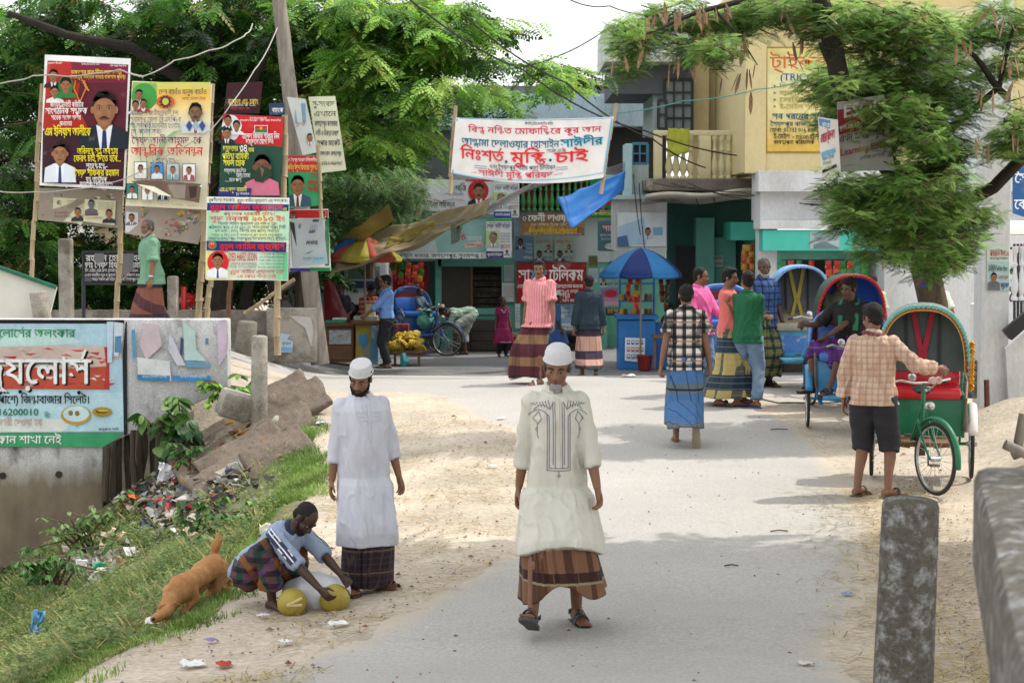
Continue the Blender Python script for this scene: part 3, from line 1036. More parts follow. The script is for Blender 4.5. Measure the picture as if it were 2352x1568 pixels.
def stain_low(m, z0, z1, col):
	N, L = nodes(m)
	ml = N['Principled BSDF'].inputs['Base Color'].links[0].from_node
	src = ml.inputs[1].links[0].from_socket
	tc = N.new('ShaderNodeTexCoord')
	sx = N.new('ShaderNodeSeparateXYZ')
	L.new(tc.outputs['Object'], sx.inputs[0])
	mp = N.new('ShaderNodeMapping')
	mp.inputs['Scale'].default_value = (7, 7, .9)
	L.new(tc.outputs['Object'], mp.inputs[0])
	nz = N.new('ShaderNodeTexNoise')
	nz.inputs['Scale'].default_value = 1
	nz.inputs['Detail'].default_value = 8
	L.new(mp.outputs[0], nz.inputs['Vector'])
	ad = N.new('ShaderNodeMath')
	ad.operation = 'MULTIPLY_ADD'
	ad.inputs[1].default_value = (z0 - z1) * 1.3
	L.new(nz.outputs['Fac'], ad.inputs[0])
	L.new(sx.outputs['Z'], ad.inputs[2])
	rp = N.new('ShaderNodeMapRange')
	k = (z0 - z1) * .65
	rp.inputs[1].default_value = z1 + k
	rp.inputs[2].default_value = z0 + k
	rp.inputs[3].default_value = 1
	rp.inputs[4].default_value = 0
	L.new(ad.outputs[0], rp.inputs[0])
	mx = N.new('ShaderNodeMixRGB')
	mx.inputs[2].default_value = (*col, 1)
	L.new(rp.outputs[0], mx.inputs[0])
	L.new(src, mx.inputs[1])
	L.new(mx.outputs[0], ml.inputs[1])
stain_low(m_ww, -.62, -1.0, (.21, .17, .125))
WW_o = tag(w.build('bridge_wing_wall', m_ww, bevel=.02), 'whitewashed bridge wing wall painted with a jeweller advertisement above the river bank', 'wall')
nrng = np.random.default_rng(5)
def leafmat(name, trans=.45, rough=.55):
	m = mat(name, rough=rough, var=.25, scale=1.2, attr=True, trans=trans, spec=.35)
	m['usecol'] = 1
	return m
m_leaf = leafmat('tree_leaf', .5)
m_grass = leafmat('grass_blade', .3, .7)
m_bark = mat('tree_bark', (.13, .095, .065), .95, .4, 7, col2=(.06, .045, .035), stretch=(1, 1, .25), grain=.3, bump=.8, bscale=30)
m_bark2 = mat('dark_bark', (.03, .025, .02), .95, .4, 7, grain=.3, bump=.8, bscale=30)
def fast_mesh(name, verts, nper, cols, m, parent=None, tri=False):
	n = len(verts) // nper
	me = bpy.data.meshes.new(name)
	me.vertices.add(len(verts))
	me.vertices.foreach_set('co', np.ascontiguousarray(verts, 'f').ravel())
	me.loops.add(len(verts))
	me.loops.foreach_set('vertex_index', np.arange(len(verts), dtype='i'))
	me.polygons.add(n)
	me.polygons.foreach_set('loop_start', np.arange(n, dtype='i') * nper)
	me.polygons.foreach_set('loop_total', np.full(n, nper, 'i'))
	me.update(calc_edges=True)
	at = me.color_attributes.new('Col', 'FLOAT_COLOR', 'CORNER')
	a = np.ones((n, 4), 'f')
	a[:, :3] = cols
	at.data.foreach_set('color', np.repeat(a, nper, axis=0).ravel())
	me.materials.append(m)
	o = bpy.data.objects.new(name, me)
	COL.objects.link(o)
	if parent is not None: o.parent = parent
	return o
def frond_template(npair, plen, pw, droop, ang=65, taper=.55):
	q = []
	for i in range(npair):
		t = .12 + .88 * i / (npair - 1)
		L_ = plen * (1 - taper * abs(t - .45) / .55)
		for s in (-1, 1):
			a = R(ang - 25 * t)
			d = np.array([math.cos(a), s * math.sin(a), -.25])
			o = np.array([t, 0, -droop * t * t])
			w = np.array([-d[1], d[0], 0])
			w = w / np.linalg.norm(w) * pw
			q += [o, o + d * L_ * .45 + w, o + d * L_, o + d * L_ * .45 - w]
	o = np.array([1., 0, -droop])
	q += [o, o + [.15, pw, -.05], o + [.28, 0, -.12], o + [.15, -pw, -.05]]
	q += [np.array([0, .008, 0]), np.array([0, -.008, 0]), np.array([1, -.004, -droop]), np.array([1, .004, -droop])]
	return np.array(q)
FR1 = frond_template(6, .42, .075, .28)
FR2 = frond_template(8, .26, .036, .35, 75)
FR3 = frond_template(10, .32, .032, .2, 68)
def place(T, pos, yaw, pitch, roll, size):
	N = len(pos)
	cy, sy, cp, sp, cr, sr = np.cos(yaw), np.sin(yaw), np.cos(pitch), np.sin(pitch), np.cos(roll), np.sin(roll)
	Rm = np.empty((N, 3, 3))
	Rm[:, 0] = np.stack([cy * cp, -sy * cr + cy * sp * sr, sy * sr + cy * sp * cr], 1)
	Rm[:, 1] = np.stack([sy * cp, cy * cr + sy * sp * sr, -cy * sr + sy * sp * cr], 1)
	Rm[:, 2] = np.stack([-sp, cp * sr, cp * cr], 1)
	v = np.einsum('nij,kj->nki', Rm, T) * size[:, None, None] + pos[:, None, :]
	return v.reshape(-1, 3)
def crown(parent, blobs, T, size, cols, seed, droop=(-.15, .75), name='crown', twig=True):
	g = np.random.default_rng(seed)
	PS, CS, YW, PT, TW = [], [], [], [], MB()
	base = np.array([lin(c) for c in cols])
	for (px, py, rx, ry, Y, dep, n) in blobs:
		c = P(px, py, Y)
		k = Y / F
		nsp = max(1, n // 9)
		for _ in range(nsp):
			while True:
				u = g.uniform(-1, 1, 3)
				if (u ** 2).sum() <= 1: break
			u = u * (.55 + .45 * (u ** 2).sum() ** .5)
			sc = np.array([c.x + u[0] * rx * k, Y + u[1] * dep, c.z + u[2] * ry * k])
			out = math.atan2(u[1] * dep, u[0] * rx * k + 1e-6)
			yaw0 = out + g.normal(0, .9)
			shade = np.clip(.5 + .40 * u[2] + g.normal(0, .28), 0, .999)  # lighter greens towards each clump top, sunlit tips put into leaf colour
			ln = size * g.uniform(1.2, 2.2)
			d = np.array([math.cos(yaw0), math.sin(yaw0), g.uniform(-.35, .25)])
			if twig and g.random() < .6: TW.tube([sc - d * ln * .5, sc + d * ln * .5 + [0, 0, -.04]], [.009, .003], 4, caps=False)
			for j in range(9):
				t = (j + .5) / 9 - .5
				PS.append(sc + d * ln * t + g.normal(0, .03, 3))
				YW.append(yaw0 + (1 if j % 2 else -1) * g.uniform(.35, 1.1))
				PT.append(g.uniform(*droop))
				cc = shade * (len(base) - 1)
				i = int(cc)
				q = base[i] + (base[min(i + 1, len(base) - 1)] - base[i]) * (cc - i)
				if g.random() < .035: q = q * .4 + np.array([.30, .20, .05]) * .6
				CS.append(q * g.uniform(.72, 1.28))
	N = len(PS)
	sz = size * g.uniform(.65, 1.15, N)
	v = place(T, np.array(PS), np.array(YW), np.array(PT), g.normal(0, .45, N), sz)
	o = fast_mesh(name, v, 4, np.repeat(np.array(CS), len(T) // 4, axis=0), m_leaf, parent)
	if twig and TW.v: tag(TW.build('twigs', m_bark, parent, smooth=0, fix=False), None, None, None, 'stuff')
	return o
def limb(mb, pts, r0, r1, wob=.04, n=9):
	P3 = [V(p) for p in pts]
	out, rr = [], []
	for i in range(len(P3) - 1):
		for j in range(5):
			t = (i + j / 5) / (len(P3) - 1)
			q = P3[i].lerp(P3[i + 1], j / 5)
			out.append(q + V((mno.noise(q * 1.7), mno.noise(q * 1.7 + V((5, 0, 0))), 0)) * wob * (1 if 0 < t else 0))
			rr.append(r0 + (r1 - r0) * t)
	out.append(P3[-1])
	rr.append(r1)
	mb.tube(out, rr, n)
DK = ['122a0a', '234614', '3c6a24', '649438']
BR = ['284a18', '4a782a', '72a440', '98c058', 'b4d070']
FN = ['31521f', '557c38', '7ba34e', 'aac872']
GG = ['3a5a34', '54764a', '729460', '90ac74']
T1 = thing('rain_tree', 'large dark spreading tree behind the row of billboards', 'tree')
b = MB()
limb(b, [(P(505, 720, 33)), P(500, 560, 33), P(492, 300, 33), P(505, 120, 33), P(520, -60, 33)], .26, .13, .1)
b.build('trunk', m_bark2, T1)
b = MB()
limb(b, [P(490, 300, 33), P(420, 180, 32), P(300, 110, 31.5), P(150, 80, 31), P(20, 30, 31)], .14, .05)
limb(b, [P(495, 330, 33), P(560, 240, 32), P(600, 160, 31.5), P(640, 60, 31)], .10, .04)
limb(b, [P(498, 240, 33), P(430, 120, 33), P(400, -20, 33)], .09, .04)
limb(b, [P(640, 690, 33.5), P(610, 600, 33.3), P(560, 480, 33)], .12, .07)
limb(b, [P(560, 710, 34), P(580, 600, 34), P(640, 450, 33.6)], .11, .06)
b.build('limbs', m_bark2, T1)
bl = []
for px, py, rx, ry, n in [(70, 60, 160, 110, 420), (260, 40, 170, 100, 420), (440, 60, 160, 120, 460), (600, 60, 140, 130, 460), (60, 230, 130, 150, 420),
						  (330, 190, 170, 110, 380), (520, 190, 130, 120, 420), (640, 250, 110, 150, 420), (40, 420, 110, 150, 360), (60, 560, 110, 90, 200),
						  (590, 330, 110, 130, 320)]:
	bl.append((px, py, rx, ry, 32.5 + rnd.uniform(-1, 1.5), 1.5, n))
for px, py, rx, ry, n in [(250, 640, 190, 110, 420), (450, 630, 160, 120, 420), (640, 560, 120, 130, 300), (330, 480, 260, 120, 420), (100, 650, 110, 90, 240), (560, 450, 200, 150, 400), (200, 300, 220, 200, 400), (500, 120, 260, 180, 500), (150, 120, 200, 150, 400)]:
	bl.append((px, py, rx, ry, 35.2, 1.2, n))
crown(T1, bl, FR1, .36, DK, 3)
# bright leaf sprays: sunlight is put into their yellow-green colours
T2 = thing('rain_tree', 'bright yellow-green feathery tree reaching over the road behind the bamboo pole', 'tree')
b = MB()
limb(b, [P(700, 720, 35), P(705, 560, 35), P(715, 380, 34.5), P(760, 160, 34), P(800, -60, 34)], .24, .12, .08)
b.build('trunk', m_bark, T2)
b = MB()
limb(b, [P(712, 400, 34.5), P(800, 305, 33), P(960, 225, 32), P(1080, 215, 32)], .07, .015)
limb(b, [P(750, 200, 34), P(900, 160, 34), P(1050, 130, 34), P(1290, 165, 34)], .07, .012)
limb(b, [P(770, 120, 34), P(880, 60, 34), P(1060, 40, 34)], .06, .012)
b.build('limbs', m_bark, T2)
bl = []
for px, py, rx, ry, n in [(740, 60, 110, 80, 420), (880, 40, 120, 70, 420), (1000, 60, 120, 70, 380), (1110, 60, 100, 40, 170), (720, 160, 100, 80, 360), (850, 140, 120, 70, 380),
						  (980, 130, 120, 60, 320), (1090, 130, 80, 40, 130), (780, 250, 110, 70, 360), (900, 250, 110, 70, 330), (1010, 215, 90, 50, 220), (1100, 215, 80, 35, 130),
						  (760, 330, 90, 60, 260), (860, 330, 90, 50, 230), (960, 320, 70, 40, 130), (1140, 255, 50, 40, 60), (1280, 160, 60, 35, 90), (1320, 190, 55, 25, 70),
						  (1240, 140, 40, 20, 40), (1330, 170, 40, 18, 30), (1000, 30, 160, 40, 200), (800, 20, 120, 40, 200), (1290, 200, 50, 30, 50)]:
	bl.append((px, py, rx, ry, 32.5 + rnd.uniform(-1.5, 2), .9, n))
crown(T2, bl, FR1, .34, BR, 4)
T3 = thing('acacia_shrub', 'grey-green feathery shrub tree between the bright tree and the market signs', 'tree')
b = MB()
limb(b, [P(850, 640, 36.5), P(850, 520, 36.5), P(830, 400, 36.5)], .10, .04)
b.build('trunk', m_bark, T3)
crown(T3, [(790, 420, 70, 60, 36, .8, 300), (880, 430, 80, 60, 36, .8, 320), (840, 500, 110, 50, 36, .8, 300), (960, 440, 50, 40, 36, .6, 110), (930, 490, 50, 30, 36, .6, 90), (800, 560, 70, 40, 36.5, .6, 160)], FR2, .34, GG, 5)
T4 = thing('albizia_tree', 'feathery roadside tree with brown seed pods in front of the yellow building', 'tree')
b = MB()
g0 = P(2155, 955, 22.3)
limb(b, [V((g0.x, 22.3, ground(g0.x, 22.3) - .1)), P(2146, 700, 22.3), P(2132, 640, 22.2), P(2112, 560, 22.2), P(2105, 430, 22)], .175, .17, .02, 12)
b.build('trunk', m_bark, T4)
b = MB()
limb(b, [P(2105, 470, 22), P(2000, 330, 21.2), P(1935, 225, 20.6), P(1918, 120, 20.4), P(1890, 20, 20.4), P(1868, -60, 20.4)], .13, .09, .05, 10)
limb(b, [P(1922, 170, 20.45), P(1895, 115, 20.4), P(1886, 98, 20.4)], .06, .035, .0)
limb(b, [P(2105, 520, 22), P(2200, 470, 22), P(2280, 430, 21.8), P(2352, 360, 21.5), P(2440, 280, 21.3)], .085, .07, .03, 10)
limb(b, [P(2110, 430, 22), P(2180, 300, 21.6), P(2300, 200, 21.3), P(2330, 60, 21)], .06, .02)
limb(b, [P(2315, 225, 21.3), P(2240, 130, 21.2), P(2150, 60, 21)], .045, .015)
limb(b, [P(1880, 10, 21.3), P(1750, -10, 21), P(1600, 30, 20.6), P(1480, 80, 20.3)], .05, .012)
limb(b, [P(1640, 20, 20.7), P(1700, 90, 20.6), P(1740, 150, 20.6)], .02, .006)
limb(b, [P(2105, 520, 22), P(2000, 450, 21.4), P(1930, 470, 21)], .05, .015)
limb(b, [P(2110, 560, 22), P(2160, 480, 21.4), P(2230, 440, 21)], .05, .015)
b.build('limbs', m_bark2, T4)
bl = []
for px, py, rx, ry, n in [(1960, 60, 130, 70, 480), (2080, 90, 120, 90, 520), (2040, 200, 140, 80, 620), (1930, 190, 90, 60, 300), (2160, 240, 90, 80, 320), (1960, 270, 90, 50, 320), (2060, 300, 110, 70, 480),
						  (2170, 350, 80, 60, 260), (1990, 350, 60, 40, 130), (2120, 420, 90, 50, 300), (2000, 440, 80, 40, 220), (1960, 500, 70, 50, 240), (2070, 500, 110, 50, 400), (2190, 500, 90, 60, 340), (2030, 570, 70, 40, 140), (2180, 580, 60, 50, 170), (2090, 560, 60, 50, 150),
						  (1450, 90, 50, 50, 120), (1480, 60, 70, 50, 170), (1580, 40, 90, 45, 220), (1680, 60, 80, 45, 190), (1640, 120, 60, 40, 110), (1760, 30, 90, 45, 170), (1440, 150, 35, 45, 70), (1560, 110, 50, 30, 70),
						  (2280, 60, 90, 60, 230), (2200, 90, 70, 50, 150), (2320, 150, 60, 50, 120), (2330, 290, 50, 70, 130), (2300, 340, 50, 40, 90), (2210, 170, 60, 40, 100), (1830, 20, 80, 40, 160), (2130, 610, 35, 40, 60), (1910, 440, 40, 30, 60)]:
	bl.append((px, py, rx, ry, 21.3 + rnd.uniform(-.7, .9), .55, int(n * 3.7)))
bl += [(px, py, rx, ry, 20.2, .3, n) for px, py, rx, ry, n in [(1925, 420, 45, 30, 110), (2120, 330, 60, 50, 200), (1990, 490, 70, 40, 170), (2100, 500, 90, 70, 420), (2080, 430, 70, 50, 220), (2130, 590, 65, 40, 260), (2180, 600, 40, 40, 120), (2070, 600, 40, 25, 70), (1945, 205, 60, 30, 150), (2000, 270, 70, 35, 180), (2060, 250, 70, 50, 220), (2180, 420, 60, 50, 160), (2200, 520, 50, 50, 150), (1900, 60, 40, 30, 50), (2050, 400, 40, 30, 60)]]
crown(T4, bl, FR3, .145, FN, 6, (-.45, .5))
m_pod = mat('dry_seed_pod', (.36, .23, .14), .7, .4, 30, col2=(.16, .08, .05), lo=.5, hi=.6, trans=.2)
b = MB()
for s in range(7):
	pass
pod = MB()
N_ = 9
for i in range(1):
	rs = []
	for k in range(N_ + 1):
		t = k / N_
		w = .019 * (math.sin(math.pi * min(1, max(.03, t))) ** .55) * (1 + .12 * math.sin(t * 40))
		rs.append([V((w * math.cos(a), .004 * math.sin(a), -.21 * t)) for a in [2 * math.pi * j / 8 for j in range(8)]])
	pod.rings(rs)
p0_ = pod.build('seed_pod', m_pod, T4)
spots = [(1462, 70, 5), (1500, 40, 6), (1560, 25, 6), (1600, 30, 7), (1640, 20, 7), (1690, 110, 5), (1700, 75, 4), (1545, 130, 3), (1480, 100, 3), (1590, 150, 2), (1720, 160, 3), (1690, 170, 3), (1800, 25, 3), (1850, 80, 3), (2010, 40, 2), (2205, 100, 4), (2265, 215, 4), (2290, 20, 5), (2262, 330, 3), (2310, 130, 4), (2325, 300, 4), (1830, 130, 2), (1420, 140, 3), (1725, 205, 1), (2330, 200, 3)]
first = True
for px, py, n in spots:
	for j in range(n):
		o = p0_ if first else p0_.copy()
		if not first:
			COL.objects.link(o)
			o.parent = T4
		first = False
		o.location = P(px + rnd.gauss(0, 14), py + rnd.gauss(0, 9), 20.6 + rnd.uniform(-.3, .3))
		o.rotation_euler = (rnd.gauss(0, .22), rnd.gauss(0, .25), rnd.uniform(0, 6.3))
		o.scale = (rnd.uniform(.8, 1.25),) * 3
T5 = thing('shade_tree', 'tall leafy tree standing right of the bridge, shading the near road', 'tree')
b = MB()
limb(b, [V((7.2, 10.6, ground(7.2, 10.6) - .2)), V((7.1, 10.7, 2)), V((6.6, 10.8, 4.2)), V((5.6, 10.6, 5.8)), V((4.6, 10.4, 7))], .24, .1, .05, 10)
b.build('trunk', m_bark, T5)
b = MB()
limb(b, [V((6.6, 10.8, 4.2)), V((5.2, 9.4, 5.6)), V((3.2, 8.4, 6.4))], .12, .03)
limb(b, [V((6.0, 10.7, 5.2)), V((4.4, 11.6, 6.2)), V((2.6, 11.8, 6.6))], .12, .03)
b.build('limbs', m_bark, T5)
bl5 = []
g = np.random.default_rng(9)
PS, CS, YW, PT = [], [], [], []
for cx, cy, cz, rx, ry, rz_, n in [(3.2, 10.4, 6.3, 2.2, 2.6, .8, 1500), (5.2, 9.4, 6.8, 2.2, 2.6, .9, 1300), (2.6, 8.6, 6.2, 1.8, 2.0, .7, 600), (5.6, 11.4, 6.9, 2.0, 1.8, .9, 600), (1.6, 10.6, 6.0, 1.4, 2.2, .6, 500), (3.6, 12.6, 6.2, 1.6, .9, .7, 420), (6.8, 8, 6.5, 1.5, 2, .9, 400), (2.8, 6.4, 6.6, 1.8, 1.6, .7, 550), (3.4, 14.2, 6.3, 2.4, 1.4, .6, 1100), (6.2, 14, 6.4, 2, 1.6, .7, 700), (1.4, 13, 6.1, 1.2, 1.6, .5, 500), (2.0, 11.6, 6.1, 1.6, 1.6, .6, 700), (2.2, 13.6, 6.3, 1.2, 1.0, .5, 800), (3.3, 12.4, 6.3, 1.3, 1.1, .5, 900)]:
	for _ in range(n):
		u = g.normal(0, .5, 3)
		PS.append([cx + np.clip(u[0], -1, 1) * rx, cy + np.clip(u[1], -1, 1) * ry, cz + np.clip(u[2], -1, 1) * rz_])
		YW.append(g.uniform(0, 6.3))
		PT.append(g.uniform(-.2, .5))
		CS.append(np.array(lin(FN[rnd.randrange(4)])))
v = place(FR1, np.array(PS), np.array(YW), np.array(PT), g.normal(0, .3, len(PS)), g.uniform(.4, .62, len(PS)))
fast_mesh('crown', v, 4, np.repeat(np.array(CS), len(FR1) // 4, axis=0), m_leaf, T5)
def blades(name, n, region, hgt, wid, cols, seed, lean=.35):
	g = np.random.default_rng(seed)
	vs, cs = [], []
	base = [np.array(lin(c)) for c in cols]
	cnt = 0
	while cnt < n:
		r = region(g)
		if r is None: continue
		x, y, k = r
		z = ground(x, y)
		h_ = hgt * k * g.uniform(.5, 1.3)
		a = g.uniform(0, 2 * math.pi)
		dx, dy = math.cos(a), math.sin(a)
		w = wid * g.uniform(.7, 1.3)
		lx, ly = g.normal(0, lean, 2) * h_
		vs += [(x - dy * w, y + dx * w, z - .01), (x + dy * w, y - dx * w, z - .01), (x + lx * .5 + dy * w * .8, y + ly * .5 - dx * w * .8, z + h_ * .6), (x + lx, y + ly, z + h_)]
		q = .5 + .9 * mno.noise(V((x * 1.5, y * 1.5, seed))) + g.normal(0, .2)
		cs.append(base[int(np.clip(q, 0, .999) * len(base))] * g.uniform(.75, 1.25))
		cnt += 1
	return fast_mesh(name, np.array(vs), 4, np.array(cs), m_grass)
def reg_turf(g):
	y = 9.2 + (24.3 - 9.2) * g.random() ** 1.25
	e = interp(y, EDGE)
	wdt = .62 if y < 14 else (.45 if y < 19 else .9)
	d = g.normal(.22, .22)
	if d < -.18 or d > wdt: return None
	x = e - d
	m_ = mno.noise(V((x * 1.1, y * 1.1, 4)))
	if m_ < -.22 and d < .05: return None
	if 15.2 < y < 17.2 and d < .3 and m_ < .3: return None
	return x, y, 1 if y < 15 else 1.3
o = blades('turf', 30000, reg_turf, .042, .0036, ['58742e', '6a8a3e', '7ea04e', '98b262'], 21)
tag(o, 'short green turf along the crest of the river bank', None, None, 'stuff')
def reg_weed(g):
	y = 8.8 + 15 * g.random() ** 1.2
	d = .35 + 4.6 * g.random() ** .9
	x = interp(y, EDGE) - d
	if x < -y * .29 - .3: return None
	if 10.9 < y < 13.2 and -2.75 < x + (y - 12.5) * .25 < -1.75: return None
	if mno.noise(V((x * .9, y * .9, 12))) < -.28: return None
	if y > 17.5 and d < 2.0 and g.random() < .8: return None
	return x, y, 1
o = blades('weed_stalks', 9000, reg_weed, .15, .0035, ['8d8f52', '7d8a48', 'aea670', '6a8440', 'beb482'], 22, .5)
tag(o, 'thin olive weeds and dry stalks covering the bank slope', None, None, 'stuff')
# leafy weeds: small oval leaves in tufts
g = np.random.default_rng(33)
LT = np.array([[0, 0, 0], [.5, .28, .06], [1, 0, -.08], [.5, -.28, .06]])
PS, YW, PT, SZ, CS = [], [], [], [], []
wc = [np.array(lin(c)) for c in ['40582e', '56723c', '70884c', '8c9c60', 'a2a66e', 'b4ae80']]
cnt = 0
while cnt < 7000:
	r = reg_weed(g)
	if r is None: continue
	x, y, _ = r
	z = ground(x, y)
	h_ = g.uniform(.06, .24)
	k0 = int(np.clip(2.6 + 3.4 * mno.noise(V((x * .8, y * .8, 3))) + g.normal(0, .8), 0, 5))
	sz0 = g.uniform(.022, .055) * (1 + .6 * (mno.noise(V((x, y, 8))) > .2))
	for j in range(12):
		PS.append([x + g.normal(0, .05), y + g.normal(0, .05), z + h_ * (j + .5) / 12])
		YW.append(g.uniform(0, 6.3)); PT.append(g.uniform(-.5, .4)); SZ.append(sz0 * g.uniform(.6, 1.2)); CS.append(wc[k0] * g.uniform(.75, 1.2))
	cnt += 1
v = place(LT, np.array(PS), np.array(YW), np.array(PT), g.normal(0, .3, len(PS)), np.array(SZ))
tag(fast_mesh('leafy_weeds', v, 4, np.array(CS), m_leaf), 'low leafy green weeds growing on the river bank', None, None, 'stuff')
from mathutils.bvhtree import BVHTree
m_skin = {k: mat('skin_' + k, c, .55, .12, 14, spec=.35, bump=.08, bscale=120) for k, c in
		  {'brown': (.20, .095, .055), 'dark': (.105, .05, .032), 'deep': (.055, .028, .02), 'tan': (.26, .13, .075)}.items()}
m_hair = mat('black_hair', (.010, .009, .008), .75, .4, 60, bump=.6, bscale=160, stretch=(1, 1, .3))
m_greyhair = mat('grey_beard', (.33, .32, .31), .8, .4, 60, bump=.6, bscale=160)
m_salt = mat('greying_hair', (.07, .065, .06), .7, .5, 70, bump=.6, bscale=160)
m_eyew = mat('eye_white', (.30, .27, .24), .3)
m_eyeb = mat('eye_iris', (.012, .008, .006), .2)
m_lip = mat('lips', (.16, .06, .045), .5)
m_sole = mat('sandal_rubber', (.035, .033, .032), .7, .3, 20)
m_cap = mat('white_knit_cap', (.62, .62, .65), .9, .08, 60, bump=.5, bscale=220)
def ik(a, t, l1, l2, hint):
	a, t, hint = V(a), V(t), V(hint)
	d = t - a
	L_ = d.length
	if L_ > (l1 + l2) * .999:
		t = a + d.normalized() * (l1 + l2) * .999
		d = t - a
		L_ = d.length
	k = (l1 * l1 - l2 * l2 + L_ * L_) / (2 * L_)
	h_ = math.sqrt(max(1e-6, l1 * l1 - k * k))
	u = d.normalized()
	n = hint - u * hint.dot(u)
	if n.length < 1e-4: n = V((0, 1, 0)) - u * u.y
	return a + u * k + n.normalized() * h_, t
TORSO = [(.84, .150, .105, 0), (.92, .166, .118, .01), (1.0, .158, .112, .005), (1.08, .148, .102, -.005), (1.18, .154, .106, -.012), (1.28, .168, .112, -.008), (1.36, .172, .108, .004), (1.41, .150, .094, .012), (1.445, .108, .078, .016), (1.475, .072, .062, .014), (1.50, .055, .056, .008), (1.53, .052, .054, .0)]
class Person:
	def __init__(s, label, at, rz=0, h=1.72, skin='brown', vox=.012, pelvis=(0, 0, .93), pitch=0, roll=0, twist=0, head=(0, 0, 0), hands=None, feet=None,
				 elb=None, knee=None, girth=1.0, foot_yaw=(12, -12), foot_pitch=(0, 0), curl=(35, 35), shoulder=1.0, hand_dir=(None, None), group=None, belly=0.0, bare=True, child=False, thin=1.0):
		s.thin = thin
		s.root = thing('person', label, 'person', at, R(rz), group, scale=h / 1.72)
		s.skin, s.vox = m_skin[skin], vox
		s.pel, s.pitch, s.roll, s.twist = V(pelvis), R(pitch), R(roll), R(twist)
		s.girth, s.belly, s.hd = girth, belly, head
		s.hs = 1.28 if child else 1.0
		s.sh = [s.TB(V((g * .165 * shoulder, .012, 1.388))) for g in (-1, 1)]
		hands = hands or (None, None)
		elb = elb or (None, None)
		knee = knee or (None, None)
		feet = feet or (None, None)
		s.el, s.wr, s.hip, s.kn, s.an = [], [], [], [], []
		s.curl, s.hdir, s.fy, s.fp = curl, hand_dir, foot_yaw, foot_pitch
		for i, g in enumerate((-1, 1)):
			t = V(hands[i]) if hands[i] is not None else s.TB(V((g * .245, -.06, .86)))
			e, w = ik(s.sh[i], t, .29, .255, elb[i] or (g * .22, .9, -.1))
			s.el.append(e)
			s.wr.append(w)
			hp = s.pel + Matrix.Rotation(s.twist * .4, 3, 'Z') @ V((g * .088, 0, -.03))
			ft = V(feet[i]) if feet[i] is not None else V((g * .11, .02, .075))
			k, a = ik(hp, ft, .435, .415, knee[i] or (g * .12, -1, .1))
			s.hip.append(hp)
			s.kn.append(k)
			s.an.append(a)
	def TB(s, p):
		p = V(p)
		f = sm(.86, 1.2, p.z)
		q = p - V((0, 0, .93))
		M = Matrix.Rotation(s.twist * f, 3, 'Z') @ Matrix.Rotation(s.pitch * (.25 + .75 * f), 3, 'X') @ Matrix.Rotation(s.roll * f, 3, 'Y')
		return M @ q + s.pel
	def tring(s, z, rx, ry, dy, n=28, infl=0.0, sq=2.3):
		out = []
		bel = s.belly * math.exp(-((z - 1.08) / .13) ** 2)
		for k in range(n):
			t = 2 * math.pi * k / n
			c, q = math.cos(t), math.sin(t)
			x = (rx * s.girth + infl) * math.copysign(abs(c) ** (2 / sq), c)
			y = (ry * s.girth + infl) * math.copysign(abs(q) ** (2 / sq), q)
			if q < 0: y -= bel * abs(q)
			out.append(s.TB(V((x, y + dy, z))))
		return out
	def torso_at(s, z):
		for a, b_ in zip(TORSO, TORSO[1:]):
			if z <= b_[0]:
				t = max(0, (z - a[0]) / (b_[0] - a[0]))
				return tuple(a[i] + (b_[i] - a[i]) * t for i in (1, 2, 3))
		return TORSO[-1][1:]
	def headm(s):
		y, p, r = (R(q) for q in s.hd)
		f = 1.0
		base = Matrix.Rotation(s.twist, 3, 'Z') @ Matrix.Rotation(s.pitch * .75, 3, 'X') @ Matrix.Rotation(s.roll, 3, 'Y')
		return base @ Matrix.Rotation(y, 3, 'Z') @ Matrix.Rotation(p, 3, 'X') @ Matrix.Rotation(r, 3, 'Y')
	def hp(s, x, y, z): return s.hc + s.HM @ (V((x, y, z)) * s.hs)
	def hand(s, b, i):
		w, d = s.wr[i], (s.wr[i] - s.el[i]).normalized()
		if s.hdir[i] is not None: d = V(s.hdir[i]).normalized()
		g = -1 if i == 0 else 1
		inner = V((-g, 0, 0)) + V((0, -.35, 0))         # palm faces the thigh
		pn = (inner - d * inner.dot(d)).normalized()
		side = d.cross(pn) * g                            # from little finger to thumb side
		if side.dot(V((0, -1, 0))) < 0: side = -side
		fr = max(.0085, s.vox * .95)
		rs = []
		for t, wd, th in [(-.02, .026, .02), (.015, .032, .017), (.055, .040, .016), (.088, .040, .013)]:
			c = w + d * t
			rs.append([c + side * wd * math.cos(a) + pn * th * math.sin(a) for a in [2 * math.pi * k / 12 for k in range(12)]])
		b.rings(rs)
		cu = R(s.curl[i])
		for j, (o, L_) in enumerate([(.030, .072), (.010, .08), (-.011, .075), (-.030, .058)]):
			p = w + d * .082 + side * o * 1.05
			pts = [p]
			a = cu * (.35 + .12 * j)
			for seg in (.42, .33, .25):
				dd = d * math.cos(a) + pn * math.sin(a)
				pts.append(pts[-1] + dd * L_ * seg)
				a += cu * .75
			b.tube(pts, [fr, fr * .95, fr * .88, fr * .8], 8, rc=True)
		p = w + d * .02 + side * .026 + pn * .006
		q = p + (d * .7 + side * .55 + pn * .35).normalized() * .04
		b.tube([p, q, q + (d * .9 + side * .1 + pn * .35).normalized() * .04], [fr * 1.35, fr * 1.15, fr * .9], 8, rc=True)
	def footaxes(s, i):
		fy, fp = R(s.fy[i]), R(s.fp[i])
		M = Matrix.Rotation(-fy, 3, 'Z') @ Matrix.Rotation(fp, 3, 'X')
		return M
